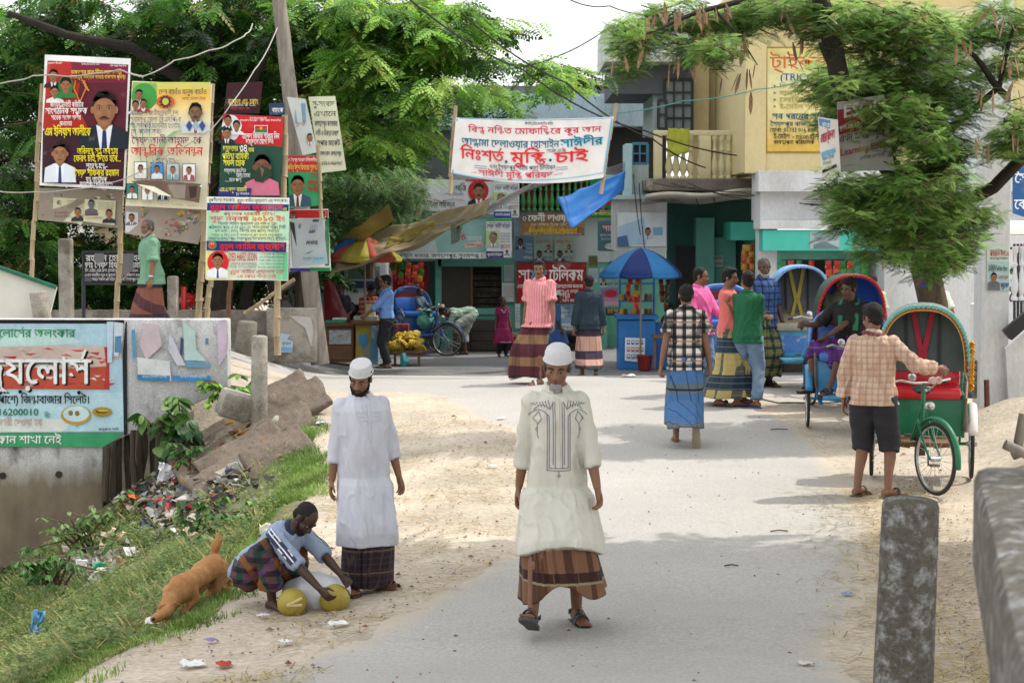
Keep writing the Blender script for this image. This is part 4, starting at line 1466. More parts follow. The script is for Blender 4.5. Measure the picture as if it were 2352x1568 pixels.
	def body(s, legs=True):
		b = MB()
		b.rings([s.tring(z, rx, ry, dy) for z, rx, ry, dy in TORSO])
		for i in range(2):
			g = -1 if i == 0 else 1
			S, E, W = s.sh[i], s.el[i], s.wr[i]
			k = .8 + .2 * s.girth
			b.tube([S, S.lerp(E, .35), E], [.052 * k, .046 * k, .037 * k], 12, rc=True)
			b.tube([E, E.lerp(W, .3), W], [.037 * k, .039 * k, .025 * k], 12, rc=True)
			b.sph(S, .046 * k)
			s.hand(b, i)
			Hp, K, A_ = s.hip[i], s.kn[i], s.an[i]
			b.tube([Hp, Hp.lerp(K, .4), K], [.088 * k * s.thin, .075 * k * s.thin, .054 * k], 14, rc=True)
			bk = (A_ - K).cross(V((1, 0, 0)))
			b.tube([K, K.lerp(A_, .3) + bk * .05, K.lerp(A_, .62), A_], [.053 * k, .055 * k, .043 * k, .034 * k], 14, rc=True)
			M = s.footaxes(i)
			rs = []
			for y, hw, zt, x in [(.065, .02, -.035, 0), (.055, .030, -.01, 0), (.01, .034, .02, 0), (-.05, .036, .0, 0), (-.11, .042, -.028, 0), (-.155, .044, -.043, 0), (-.175, .040, -.05, 0)]:
				zb = -.072
				rs.append([A_ + M @ V((x + hw * math.cos(a), y, (zt + zb) / 2 + (zt - zb) / 2 * math.sin(a))) for a in [2 * math.pi * q / 12 for q in range(12)]])
			b.rings(rs)
			for j in range(5):
				o = (-.030 + .0155 * j) * g * -1
				L_ = (.042, .036, .031, .026, .02)[j]
				b.tube([A_ + M @ V((o, -.155, -.058)), A_ + M @ V((o, -.165 - L_, -.062))], [.0125 if j == 0 else .0095] * 2, 8, rc=True)
		# head
		s.HM = s.headm()
		nb = s.TB(V((0, .01, 1.50)))
		s.hc = nb + (Matrix.Rotation(s.twist, 3, 'Z') @ Matrix.Rotation(s.pitch * .8, 3, 'X') @ Matrix.Rotation(s.roll, 3, 'Y')) @ V((0, -.015, .055)) + s.HM @ V((0, -.008, .052 * s.hs))
		b.tube([s.TB(V((0, .014, 1.43))), nb, s.hp(0, .025, -.04)], [.064, .055, .054], 14)
		h = s.HM
		k = s.hs
		b.sph(s.hp(0, .012, .030), (.0755 * k, .096 * k, .086 * k), rot=h, nu=20, nv=14)
		b.sph(s.hp(0, -.022, -.03), (.064 * k, .066 * k, .078 * k), rot=h, nu=18, nv=12)
		b.sph(s.hp(0, -.052, -.088), (.034 * k, .028 * k, .024 * k), rot=h)
		b.sph(s.hp(0, -.070, .018), (.052 * k, .018 * k, .013 * k), rot=h)
		for g in (-1, 1):
			b.sph(s.hp(g * .077, .012, -.004), (.010 * k, .020 * k, .032 * k), rot=h)
			b.sph(s.hp(g * .042, -.056, -.022), (.024 * k, .022 * k, .022 * k), rot=h)
			b.sph(s.hp(g * .012, -.092, -.036), (.010 * k, .010 * k, .008 * k), rot=h)
		b.tube([s.hp(0, -.082, .012), s.hp(0, -.094, -.012), s.hp(0, -.103, -.032)], [.010 * k, .011 * k, .014 * k], 10, rc=True)
		b.sph(s.hp(0, -.086, -.054), (.022 * k, .009 * k, .006 * k), rot=h)
		b.sph(s.hp(0, -.084, -.065), (.020 * k, .009 * k, .007 * k), rot=h)
		s.bo = remeshed(b, 'body', s.skin, s.vox * .62, 2, s.root)
		for g in (-1, 1):
			e = MB()
			e.sph(s.hp(g * .031, -.074, .000), (.0125 * k, .010 * k, .0055 * k), 0, rot=h, nu=10, nv=7)
			e.sph(s.hp(g * .031, -.082, .000), (.0062 * k, .0035 * k, .0062 * k), 1, rot=h, nu=8, nv=6)
			e.build('eye', [m_eyew, m_eyeb], s.root)
		e = MB()
		e.sph(s.hp(0, -.094, -.059), (.021 * k, .005 * k, .0065 * k), 0, rot=h, nu=10, nv=6)
		e.build('lips', m_lip, s.root)
		for g in (-1, 1):
			w = MB()
			w.tube([s.hp(g * .014, -.089, .022), s.hp(g * .034, -.087, .028), s.hp(g * .054, -.071, .022)], [.004 * k, .005 * k, .003 * k], 6)
			w.build('eyebrow', m_hair, s.root)
		return s
	def hair(s, m=None, size=1.0, top=0.0, low=0.0, mustache=False, beard=None, rough=1.0):
		m = m or m_hair
		b = MB()
		k = s.hs
		b.sph(s.hp(0, .026, .046 + low), (.083 * k * size, .099 * k * size, (.084 + top) * k * size), rot=s.HM, nu=26, nv=18)
		b.sph(s.hp(0, .06, -.012 + low), (.068 * k, .052 * k, .062 * k), rot=s.HM, nu=18, nv=12)
		if top: b.sph(s.hp(0, -.035, .095 + top * .5), (.062 * k, .052 * k, (.03 + top * .6) * k), rot=s.HM)
		for g in (-1, 1): b.sph(s.hp(g * .073, -.012, .012), (.011 * k, .018 * k, .034 * k), rot=s.HM)
		remeshed(b, 'hair', m, s.vox * .7, 1, s.root, lambda p: rough * (.007 * mno.noise(p * 55) + .006 * mno.noise(p * 18)))
		if mustache or beard:
			b = MB()
			for g in (-1, 1) if mustache else (): b.tube([s.hp(0, -.101, -.047), s.hp(g * .018, -.097, -.05), s.hp(g * .034, -.083, -.06)], [.0055 * k, .006 * k, .003 * k], 6)
			if beard:
				L_ = beard[1]
				b.sph(s.hp(0, -.062 - L_ * .1, -.098 - L_ * .35), (.038 * k, .028 * k, (.022 + L_ * .6) * k), rot=s.HM)
				for g in (-1, 1) if len(beard) < 3 else ():
					b.tube([s.hp(g * .070, -.008, -.02), s.hp(g * .066, -.028, -.058), s.hp(g * .040, -.066, -.094)], [.006 * k, .012 * k, .016 * k], 8, rc=True)
			remeshed(b, 'beard' if beard else 'mustache', beard[0] if beard else m, s.vox * .55, 1, s.root, lambda p: rough * .005 * mno.noise(p * 70))
		return s
	def cap(s, m=None, dome=1.0):
		b = MB()
		k = s.hs
		pr = [(.001, .148), (.03, .146), (.058, .138), (.077, .122), (.087, .095), (.090, .05)] if dome else [(.001, .128), (.05, .127), (.078, .122), (.086, .108), (.089, .045)]
		rs = []
		for r, z in pr[::-1]:
			rs.append([s.hp(r * .93 * math.cos(a), .018 + r * 1.13 * math.sin(a), z) for a in [2 * math.pi * q / 28 for q in range(28)]])
		b.rings(rs)
		b.tube([s.hp(.0865 * math.cos(a), .018 + .104 * math.sin(a), .052) for a in [2 * math.pi * q / 28 for q in range(29)]], .006, 6)
		o = b.build('cap', m or m_cap, s.root)
		return s
	def collar(s, m, r=.072, h_=.03, open_=True):
		b = MB()
		pts = []
		for q in range(25):
			a = R(-72 + 324 * q / 24) + math.pi / 2 * 0 - R(0)
			a = R(-90 + 18 + 324 * q / 24)
			pts.append(s.TB(V((r * math.cos(a), .012 + r * .92 * math.sin(a), 1.468 + .018 * math.sin(a)))))
		rs = []
		for p in pts:
			c = s.TB(V((0, .012, 1.47)))
			o = (p - c)
			o.z = 0
			o = o.normalized() if o.length > 1e-5 else V((1, 0, 0))
			up = s.TB(V((0, .01, 1.53))) - s.TB(V((0, .01, 1.47)))
			up.normalize()
			rs.append([p - o * .004, p + up * h_ - o * .012, p + up * h_ + o * .0, p + up * h_ * .2 + o * .022, p - up * .012 + o * .016])
		b.rings(rs)
		b.build('collar', m, s.root)
		return s
	def shirt(s, m, hem=.84, sleeve=.55, infl=.02, flare=.03, fold=.010, name='shirt', top=1.468, slw=.022, sway=(0, 0), fk=1.0, seed=0, hemcut=0.0):
		b = MB()
		zs = []
		z = hem
		while z < top - .02:
			zs.append(z)
			z += .05
		zs.append(top)
		rs = []
		n = 44
		for z in zs:
			if z >= .84:
				rx, ry, dy = s.torso_at(z)
				up = sm(1.1, .84, z)
				q = infl * (1 if z < 1.40 else max(.25, 1 - (z - 1.40) / .085))
				ring = s.tring(z, rx, ry, dy, n, q + flare * .5 * up)
				if z < 1.22:
					c0 = sum(ring, V()) / n
					am = fold * .9 * sm(1.22, .84, z)
					ring = [p + (p - c0).normalized() * max(-.35 * infl, am * (math.sin(5 * a_ + seed) + .6 * math.sin(9 * a_ + 2 * seed + z * 6))) for p, a_ in zip(ring, [2 * math.pi * k / n for k in range(n)])]
				rs.append(ring)
			else:
				t = (.84 - z) / .5
				c = s.legc(z)
				rx, ry, dy = s.torso_at(.86)
				lx = abs(s.legx(z, 1) - s.legx(z, 0)) / 2
				ex = max(rx * s.girth, lx + .085) + infl + flare * (.5 + t)
				ey = max(ry * s.girth, .095 + s.legspread_y(z)) + infl + flare * (.5 + .8 * t) + .022
				fo = lambda a: max(-.012, fold * (.55 + .9 * t) * (math.sin(5 * a + seed) + .6 * math.sin(9 * a + 2 * seed + z * 6) + .4 * math.sin(14 * a - z * 9)))
				pw = lambda c: math.copysign(abs(c) ** .78, c)
				rs.append([V((c.x + sway[0] * t + (ex + fo(a)) * pw(math.cos(a)), c.y + sway[1] * t + (ey + fo(a)) * pw(math.sin(a)), z + s.pel.z - .93 + hemcut * t * math.cos(2 * a))) for a in [2 * math.pi * k / n for k in range(n)]])
		b.rings(rs)
		for i in range(2):
			S, E, W = s.sh[i], s.el[i], s.wr[i]
			L1, L2 = .29, .255
			d = sleeve * (L1 + L2)
			S0 = S + (s.TB(V((0, .012, 1.40))) - S) * .25
			r0 = .060 * (.85 + .15 * s.girth) + slw * .45
			b.sph(S, r0 + .001)
			if d <= L1:
				e = S.lerp(E, d / L1)
				b.tube([S0, S, S.lerp(e, .5), e], [r0 * .9, r0, r0 * .98, r0 * .93 + slw * .3], 16)
			else:
				e = E.lerp(W, (d - L1) / L2)
				b.tube([S0, S, S.lerp(E, .5), E, E.lerp(e, .5), e], [r0 * .9, r0, r0 * .93, .044 + slw, .040 + slw, .036 + slw * .8], 16)
			if sleeve > .3:
				k1 = (e - (E if d > L1 else S)).normalized()
				rr_ = (.036 + slw * .8) if d > L1 else r0 * .93 + slw * .3
				b.tube([e - k1 * .045, e - k1 * .036, e - k1 * .008, e + k1 * .002], [rr_ * 1.0, rr_ * 1.13, rr_ * 1.13, rr_ * 1.02], 16)
		def disp(p):
			t = min(.5, max(0, 1.25 - p.z))
			hm = sm(hem + s.pel.z - .93 - .02, hem + s.pel.z - .93 + .09, p.z) * .9 + .1
			a = fold * (.5 + t * 1.2)
			q = V((p.x * 9 * fk + seed, p.y * 9 * fk, p.z * 3.2))
			r = V((p.x * 11 + p.z * 4.5, p.y * 11 + seed, p.z * 3.5 - p.x * 3))
			v = 1 - 2 * abs(mno.noise(r))
			return hm * (a * mno.noise(q) + fold * .9 * (v * v * v - .12) + fold * .3 * mno.noise(V((p.x * 26, p.y * 26 + seed, p.z * 12 + p.x * 10))))
		s.so = remeshed(b, name, m, s.vox * .9, 4, s.root, disp)
		return s
	def legx(s, z, i): return s.legp(z, i).x
	def legp(s, z, i):
		z = z + s.pel.z - .93
		Hp, K, A_ = s.hip[i], s.kn[i], s.an[i]
		if z >= K.z: t = (Hp.z - z) / max(.05, Hp.z - K.z); return Hp.lerp(K, min(1, max(0, t)))
		t = (K.z - z) / max(.05, K.z - A_.z)
		return K.lerp(A_, min(1, max(0, t)))
	def legc(s, z): return (s.legp(z, 0) + s.legp(z, 1)) / 2
	def legspread_y(s, z): return abs(s.legp(z, 0).y - s.legp(z, 1).y) / 2
	def lungi(s, m, top=1.0, hem=.16, infl=.028, flare=.05, fold=.022, k=(7, 11, 17), seed=0, name='lungi', sway=(0, 0), hemtilt=0.0, pleat=True, notch=0.0):
		b = MB()
		n, rows = 96, 30
		rs = []
		ph = [seed * 1.7, seed * 2.3 + 1, seed * .9 + 2]
		for j in range(rows + 1):
			t = j / rows
			z = top + (hem - top) * t
			c = s.legc(z) if z < .9 else V((s.pel.x, s.pel.y, 0))
			rx, ry, dy = s.torso_at(max(.86, z))
			lx = abs(s.legx(z, 1) - s.legx(z, 0)) / 2 if z < .9 else 0
			ex = max(rx * s.girth * (1 if z > .8 else 1 - .25 * sm(.8, .2, z)), lx + .075) + infl + flare * t
			ey = max(ry * s.girth * (1 if z > .8 else 1 - .15 * sm(.8, .2, z)), .098 + s.legspread_y(z)) + infl + flare * t
			ring = []
			for q in range(n):
				a = 2 * math.pi * q / n
				f = fold * (t ** .8) * (.5 * math.sin(k[0] * a + ph[0] + .6 * t) + .35 * math.sin(k[1] * a + ph[1]) + .25 * math.sin(k[2] * a + ph[2] - t)) * (1 + .5 * mno.noise(V((math.cos(a) * 2, math.sin(a) * 2, t * 3 + seed))))
				if pleat:
					da = abs(((a + math.pi / 2 + .2) + math.pi) % (2 * math.pi) - math.pi)
					f += .022 * math.exp(-(da / .16) ** 2) * (1 - t * .3) + .012 * math.exp(-(da / .5) ** 2) * math.sin(a * 34)
				f = max(f, -.014)
				w_ = 1 - .26 * sm(.9, .6, z)
				ca, sa = math.copysign(abs(math.cos(a)) ** w_, math.cos(a)), math.copysign(abs(math.sin(a)) ** w_, math.sin(a))
				p = V((c.x + sway[0] * t + (ex + f) * ca, c.y + dy + sway[1] * t + (ey + f) * sa, z + s.pel.z - .93 + hemtilt * t * math.cos(a) + .012 * t * math.sin(3 * a + ph[1]) + notch * t * t * math.exp(-(((a - 4.6) / .35) ** 2))))
				if z > .93:
					pp = s.TB(V((((ex + f) * math.cos(a)), dy + (ey + f) * math.sin(a), z)))
					p = p.lerp(pp, sm(.93, 1.0, z))
				ring.append(p)
			rs.append(ring)
		b.rings(rs, caps=False)
		o = b.build(name, m, s.root, smooth=70, fix=False, solid=.006)
		s.lo = o
		return s
	def legwear(s, m, to=.97, infl=.022, name='trousers', fold=.008, drape=None):
		b = MB()
		b.rings([s.tring(z, rx, ry, dy, 28, .016) for z, rx, ry, dy in TORSO[:4]])
		for i in range(2):
			Hp, K, A_ = s.hip[i], s.kn[i], s.an[i]
			d = to * .85
			if d <= .435: pts, rr = [Hp, Hp.lerp(K, .5), Hp.lerp(K, d / .435)], [.095 + infl, .082 + infl, .066 + infl * 1.3]
			else:
				e = K.lerp(A_, (d - .435) / .415)
				pts, rr = [Hp, Hp.lerp(K, .5), K, K.lerp(e, .5), e], [.095 + infl, .080 + infl, .060 + infl, .054 + infl, .044 + infl * 1.3]
			b.tube(pts, rr, 18, rc=False)
		if drape:
			h0, h1, k0, k1 = s.hip[0], s.hip[1], s.kn[0], s.kn[1]
			e0, e1 = k0.lerp(s.an[0], drape), k1.lerp(s.an[1], drape)
			top = [h0.lerp(h1, .0), h1, k1, e1, e0, k0]
			nn = (k0 - h0).cross(h1 - h0)
			rs = []
			for t in (0, .25, .5, .75, 1):
				row = [h0.lerp(h1, t), k0.lerp(k1, t) + V((0, 0, -.03 * math.sin(math.pi * t))), e0.lerp(e1, t) + V((0, .03 * math.sin(math.pi * t), 0))]
				rs.append([p + V((0, -.02, .05)) for p in row] + [p + V((0, .03, -.05)) for p in reversed(row)])
			b.rings(rs)
		def disp(p): return fold * (mno.noise(V((p.x * 8, p.y * 8, p.z * 13))) + (1 - 2 * abs(mno.noise(V((p.x * 6 + 3, p.y * 6 + p.z * 10, p.z * 9))))) * .7)
		s.lo = remeshed(b, name, m, s.vox * .9, 3, s.root, disp)
		return s
	def sandals(s, m=None, strap=None, kind='slide'):
		for i in range(2):
			M, A_ = s.footaxes(i), s.an[i]
			b = MB()
			o = [(-.034, .072), (.034, .072), (.040, .02), (.040, -.06), (.050, -.13), (.046, -.19), (.022, -.222), (-.02, -.222), (-.046, -.19), (-.050, -.13), (-.040, -.06), (-.040, .02)]
			b.plate([A_ + M @ V((x, y, -.094)) for x, y in o], M @ V((0, 0, 1)), .022)
			if kind == 'slide':
				for y0, zt, hw in ((-.115, -.018, .050), (-.075, .0, .046)) if strap != 'one' else ((-.10, -.01, .050),):
					rs = []
					for q in range(9):
						a = math.pi * q / 8
						p = V((hw * math.cos(a), y0, -.085 + (zt + .09) * math.sin(a)))
						rs.append([A_ + M @ (p + V((0, dy_, dz))) for dy_, dz in ((-.016, .002), (.016, .004), (.016, .010), (-.016, .008))])
					b.rings(rs)
				rs = []
				for q in range(9):
					a = math.pi * q / 8
					p = V((.042 * math.cos(a), .01 + .062 * math.sin(a), -.02))
					rs.append([A_ + M @ (p + V((0, 0, dz)) + V((math.cos(a), math.sin(a), 0)) * e) for dz, e in ((-.012, 0), (.012, 0), (.012, .006), (-.012, .006))])
				if strap == 'back': b.rings(rs)
			else:
				for g in (-1, 1):
					b.tube([A_ + M @ V((0, -.17, -.06)), A_ + M @ V((g * .02, -.12, -.028)), A_ + M @ V((g * .043, -.04, -.07))], .006, 6)
			b.build('sandal', m or m_sole, s.root, smooth=40)
		return s
	def stitch(s, obj, lines, r, m, name='embroidery_stitch', d=(0, 1, 0), xyz=None, off=.002):
		me = obj.data
		bv = BVHTree.FromPolygons([v.co.copy() for v in me.vertices], [tuple(p.vertices) for p in me.polygons])
		b = MB()
		d = V(d)
		for ln in lines:
			pts = []
			for (x0, z0), (x1, z1) in zip(ln, ln[1:]):
				k = max(1, int(math.hypot(x1 - x0, z1 - z0) / .012))
				for j in range(k + 1):
					x, z = x0 + (x1 - x0) * j / k, z0 + (z1 - z0) * j / k
					o = xyz(x, z) if xyz else V((x, -1, z))
					hit = bv.ray_cast(o, d)
					if hit[0] is not None: pts.append(hit[0] - d * off)
			if len(pts) > 1: b.tube(pts, r, 5)
		if b.v: b.build(name, m, s.root)
		return s
def stand(px, py, Y=None):
	if Y is None:
		g = G(px, py)
		return (g.x, g.y, g.z + .012)
	x = P(px, py, Y).x
	return (x, Y, ground(x, Y) + .012)
c_cream = mat('cream_cotton', (.54, .525, .46), .9, .07, 5, bump=.75, bscale=17, stretch=(1, 1, .3))
c_white = mat('white_cotton', (.52, .53, .59), .9, .06, 5, bump=.8, bscale=17, stretch=(1, 1, .3), col2=(.46, .47, .54))
X_, Y_, Z_ = (1, 0, 0), (0, 1, 0), (0, 0, 1)
XY = (.75, .66, 0)
l_brown = pattern('brown_check_lungi', [(XY, .13, .30, '3a2016', .75, 0), (Z_, .21, .28, '2a1512', .9, .35), (Z_, .21, .07, '8a8268', .8, .42), (XY, .13, .03, '7a6a50', .6, .5)], (.17, .085, .045))
# the man walking towards the camera
q = Person('man in a cream embroidered tunic and white skullcap striding towards the camera', stand(1278, 1440, 11.05), 4, 1.68, 'brown', .0095,
		   thin=.62, head=(-14, 16, 4), shoulder=.88, girth=.88, hands=((-.235, .10, .80), (.24, -.16, .85)), feet=((-.17, -.30, .15), (.14, .14, .075)), foot_pitch=(-24, 0), foot_yaw=(16, -10), curl=(40, 42), twist=3, belly=.02, knee=((-.1, -1, .1), (.1, -1, 0)))
q.body().hair(m_salt, .97, beard=(m_greyhair, .028, 0)).cap()
q.shirt(c_cream, .52, .76, .022, .030, .012, 'tunic', slw=.018, sway=(.03, .02), seed=2, hemcut=-.07).collar(c_cream, .070, .036)
q.lungi(l_brown, .58, .23, .014, .022, .020, (5, 9, 14), seed=3, sway=(.05, .0), hemtilt=.04, notch=.10)
q.sandals(mat('grey_sandal', (.06, .06, .062), .6), 'back')
emb = mat('grey_thread', (.16, .17, .20), .9)
L = []
for g in (-1, 1):
	L += [[(g * .022, 1.40), (g * .022, 1.00)], [(g * .034, 1.40), (g * .034, 1.02)], [(g * .058, 1.32), (g * .058, 1.0)], [(g * .07, 1.33), (g * .07, .985)]]
	L += [[(g * (.06 + .12 * t / 8), 1.32 + .035 * math.sin(math.pi * t / 8)) for t in range(9)], [(g * (.05 + .10 * t / 8), 1.355 + .03 * math.sin(math.pi * t / 8)) for t in range(9)]]
	L += [[(g * .12, 1.345), (g * .155, 1.30), (g * .125, 1.27), (g * .105, 1.30), (g * .12, 1.345)], [(g * .128, 1.27), (g * .128, 1.20), (g * .12, 1.18)], [(g * .128, 1.25), (g * .138, 1.235), (g * .128, 1.22)]]
	for k in range(7): L.append([(g * (.05 + .017 * k), 1.36 + .004 * k), (g * (.062 + .018 * k), 1.41 - .003 * k)])
L += [[(-.07, .985), (.07, .985)], [(-.058, 1.0), (.058, 1.0)], [(0, .985), (0, .94)], [(-.012, .955), (.012, .955)], [(-.05, 1.36), (-.03, 1.40)], [(.05, 1.36), (.03, 1.40)]]
q.stitch(q.so, L, .0022, emb)
q.stitch(q.so, [[(0, 1.42), (0, 1.05)]], .006, c_cream, 'placket')
# the man in white by the verge
l_dark = pattern('dark_printed_lungi', [(Z_, .17, .08, '6a5648', .8, .1), (XY, .07, .12, '57463c', .55, 0), (Z_, .045, .2, '4a3c38', .5, 0)], (.022, .014, .024))
q = Person('man in a long white tunic and tall white cap standing beside the coconut seller', stand(838, 1372, 12.55), 20, 1.57, 'brown', .0095,
		   thin=.7, head=(-34, 24, 8), roll=-2, shoulder=.90, hands=((-.25, .02, .80), (.27, -.05, .80)), feet=((-.10, .03, .075), (.13, -.06, .075)), foot_yaw=(5, -38), curl=(30, 30), belly=.035, girth=1.05)
q.body().hair(m_hair, .98, mustache=True, beard=(m_hair, .02)).cap(dome=0)
q.shirt(c_white, .36, .76, .022, -.006, .011, 'tunic', slw=.020, sway=(-.01, 0), seed=5).collar(c_white, .072, .03)
q.lungi(l_dark, .60, .05, .0, .0, .010, (6, 10, 15), seed=1)
q.sandals(mat('brown_leather', (.10, .04, .03), .6), 'back')
L = [[(g * .012, 1.42), (g * .012, 1.14)] for g in (-1, 1)] + [[(-.012, 1.14), (.012, 1.14)]]
q.stitch(q.so, L, .0018, mat('pale_thread', (.5, .5, .56), .9), 'placket')
q.stitch(q.so, [[(x, z), (x + .014, z - .014), (x + .028, z)] for x in [-.10 + .03 * k for k in range(7)] for z in (1.36, 1.33, 1.30) if abs(x + .012) > .02], .0014, mat('pale_thread', (.5, .5, .56), .9))
b = MB()
b.grid(lambda u, v: V((.15 + .07 * v * u + .02 * v, -.09 + .10 * u - .03 * v, .60 - .27 * v + .015 * math.sin(u * 9))), 10, 10)
b.build('tunic_flap', c_white, q.root, solid=.004)
# the coconut seller squatting on the verge
l_patch = pattern('patchwork_lungi', [(XY, .10, .42, '0a3e36', .9, 0), (Z_, .10, .45, '1a1426', .8, .2), ((.5, -.6, .5), .19, .22, '7a4a1a', .9, .1), ((-.5, .5, .6), .17, .2, '5a3a5a', .8, .4)], (.10, .045, .05))
sh_blue = mat('pale_blue_jersey', (.26, .32, .44), .75, .12, 5, bump=.2, bscale=50)
q = Person('coconut seller squatting on the verge in a pale blue sports shirt with striped sleeves', stand(628, 1372, 12.25), 64, 1.48, 'deep', .009,
		   pelvis=(0, .20, .24), pitch=47, head=(-8, 16, 0), hands=((-.18, -.54, .20), (.10, -.56, .26)), feet=((-.17, -.10, .075), (.17, -.06, .075)), knee=((-.5, -1, .9), (.5, -1, .9)), elb=((-.6, .2, -.1), (.6, .2, -.1)), curl=(50, 25), foot_yaw=(20, -20))
q.body().hair(mat('cropped_hair', (.02, .018, .017), .9, .3, 90, bump=.6, bscale=300), .945, low=-.004, rough=.25, beard=(m_hair, .012))
q.shirt(sh_blue, .87, .56, .024, .01, .012, slw=.022, seed=4).collar(mat('navy_trim', (.03, .035, .08), .8), .07, .02)
q.legwear(l_patch, .88, .030, 'lungi', .016, drape=.78)
stw = mat('white_stripe', (.7, .7, .72), .8)
nav = mat('navy_panel', (.035, .04, .09), .8)
for i in (0, 1):
	S, E = q.sh[i], q.el[i]
	me = q.so.data
	bv = BVHTree.FromPolygons([v.co.copy() for v in me.vertices], [tuple(p.vertices) for p in me.polygons])
	ax = (E - S).normalized()
	out = (V((-1 if i == 0 else 1, 0, .6)) - ax * V((-1 if i == 0 else 1, 0, .6)).dot(ax)).normalized()
	sd = ax.cross(out)
	w1, w2 = MB(), MB()
	for off, r, mm in ((0, .020, w2), (-.026, .0055, w1), (0, .0055, w1), (.026, .0055, w1)):
		pts = []
		for k in range(14):
			p = S + ax * (-.06 + .34 * k / 13)
			hit = bv.ray_cast(p + out * .4 + sd * off, -out)
			if hit[0] is not None and (hit[0] - p).length < .2: pts.append(hit[0] + out * (.0005 if mm is w2 else .0065))
		if len(pts) > 2: mm.tube(pts, r if mm is w1 else .034, 8, flat=.10 if mm is w2 else .3, hint=out)
	if w2.v: w2.build('sleeve_panel', nav, q.root)
	if w1.v: w1.build('sleeve_stripes', stw, q.root)
# rickshaw driver standing by his green rickshaw
c_check = pattern('peach_check_shirt', [(X_, .055, .38, '9c6a58', .38, 0), (Z_, .055, .38, '9c6a58', .38, .2), (X_, .055, .05, 'd8d0c0', .5, .6), (Z_, .055, .08, '7a8a7a', .25, .7), (Y_, .055, .38, '9c6a58', .3, .1)], (.56, .43, .33))
c_short = mat('charcoal_shorts', (.022, .022, .028), .85, .25, 5, bump=.2)
q = Person('young man in a peach checked shirt and dark shorts reaching over the green rickshaw', stand(2002, 1140), 150, 1.70, 'brown', .0105,
		   head=(52, 14, 0), hands=((-.50, -.28, 1.16), (.27, .02, .86)), feet=((-.16, .02, .075), (.12, .05, .075)), twist=8, elb=((-.5, .2, -.6), (.5, .8, -.2)), curl=(70, 35), foot_yaw=(30, 10), hand_dir=((-.8, -.4, -.35), None))
q.body().hair(m_hair, 1.0, top=.02)
q.shirt(c_check, .83, .93, .034, .03, .014, slw=.026, seed=8).collar(c_check, .072, .035)
q.legwear(c_short, .60, .036, 'shorts', .010)
q.sandals(m_sole, 'one')
PULLER = q
# man in a black and white checked shirt walking away
c_bw = pattern('black_white_check_shirt', [(X_, .105, .34, '0c0c12', .93, 0), (Z_, .105, .34, '0c0c12', .88, .1), (X_, .105, .06, '0c0c12', .9, .66), (Z_, .105, .06, '0c0c12', .9, .7), (Z_, .21, .12, '8a6a4a', .7, .75), (X_, .105, .03, '6a1a24', .8, .52), (Y_, .105, .34, '0c0c12', .7, .3)], (.62, .58, .54))
l_blue = pattern('blue_banded_lungi', [(Z_, .40, .28, '55606a', .9, .62), (Z_, .022, .3, '8f8a60', .35, 0), (XY, .10, .08, '0a1a3a', .7, 0), (Z_, .40, .06, '0a1830', .9, .55)], (.03, .13, .33))
q = Person('man in a black and white checked shirt and blue lungi walking away from the camera', stand(1574, 1018), 176, 1.72, 'brown', .0115,
		   hands=((-.26, -.02, .83), (.27, .08, .84)), feet=((-.11, .36, .20), (.10, -.06, .075)), foot_pitch=(75, 0), foot_yaw=(4, -4), knee=((-.05, -1, -.1), (.05, -1, 0)), curl=(45, 45))
q.body().hair(m_hair, .98)
q.shirt(c_bw, .80, .34, .03, .02, .012, slw=.022, seed=9).collar(c_bw, .07, .032)
q.lungi(l_blue, .98, .21, .022, .0, .022, (6, 9, 15), seed=9, sway=(.02, .08))
q.sandals(mat('tan_sandal', (.28, .23, .16), .8), kind='thong')
# pink striped shirt man crossing the road
c_pink = pattern('pink_striped_shirt', [(X_, .036, .26, 'd8c49a', .5, 0)], (.60, .20, .25))
l_mar = pattern('maroon_banded_lungi', [(Z_, .31, .40, '8a6a4c', .95, .15), (XY, .19, .4, '2a0f18', .35, 0)], (.085, .022, .032))
q = Person('man in a pink striped shirt and maroon lungi crossing the road towards the camera', stand(1238, 878, 25.9), -24, 1.72, 'brown', .012,
		   head=(20, 4, 0), hands=((-.27, .10, .82), (.27, -.12, .84)), feet=((-.30, .10, .18), (.07, -.14, .075)), girth=.90, foot_yaw=(40, 30), foot_pitch=(12, 0), curl=(40, 40), knee=((-.3, -1, 0), (.1, -1, 0)))
q.body().hair(m_hair, 1.0, top=.012, mustache=True)
q.shirt(c_pink, .80, .42, .032, .03, .013, slw=.03, seed=3).collar(c_pink, .074, .034)
q.lungi(l_mar, .98, .10, .015, -.012, .026, (5, 9, 14), seed=5, sway=(-.03, .0))
q.sandals(mat('white_sandal', (.6, .6, .6), .6), 'one')
# the group talking on the pavement
c_g = mat('bottle_green_shirt', (.015, .12, .055), .85, .15, 6, bump=.2, bscale=70)
jean = mat('washed_denim', (.16, .24, .36), .9, .2, 4, col2=(.34, .42, .50), lo=.48, hi=.7, bump=.3, bscale=90)
q = Person('young man in a bottle green shirt and washed jeans with arms folded', stand(1716, 936), 152, 1.70, 'brown', .0115,
		   head=(25, 4, 0), hands=((.10, -.21, 1.10), (-.10, -.23, 1.13)), elb=((-1, .5, -.5), (1, .5, -.5)), feet=((-.13, 0, .075), (.13, .04, .075)), curl=(30, 30), foot_yaw=(-60, 40), hand_dir=((1, -.1, .2), (-1, -.1, .2)))
q.body().hair(m_hair, 1.0, top=.012)
q.shirt(c_g, .82, .80, .028, .02, .012, slw=.02, seed=1).collar(c_g, .07, .03)
q.legwear(jean, .97, .020, 'jeans', .012)
q.sandals(mat('blue_flip_flop', (.05, .12, .35), .6), kind='thong')
c_coral = mat('coral_vest', (.62, .15, .13), .85, .12, 6)
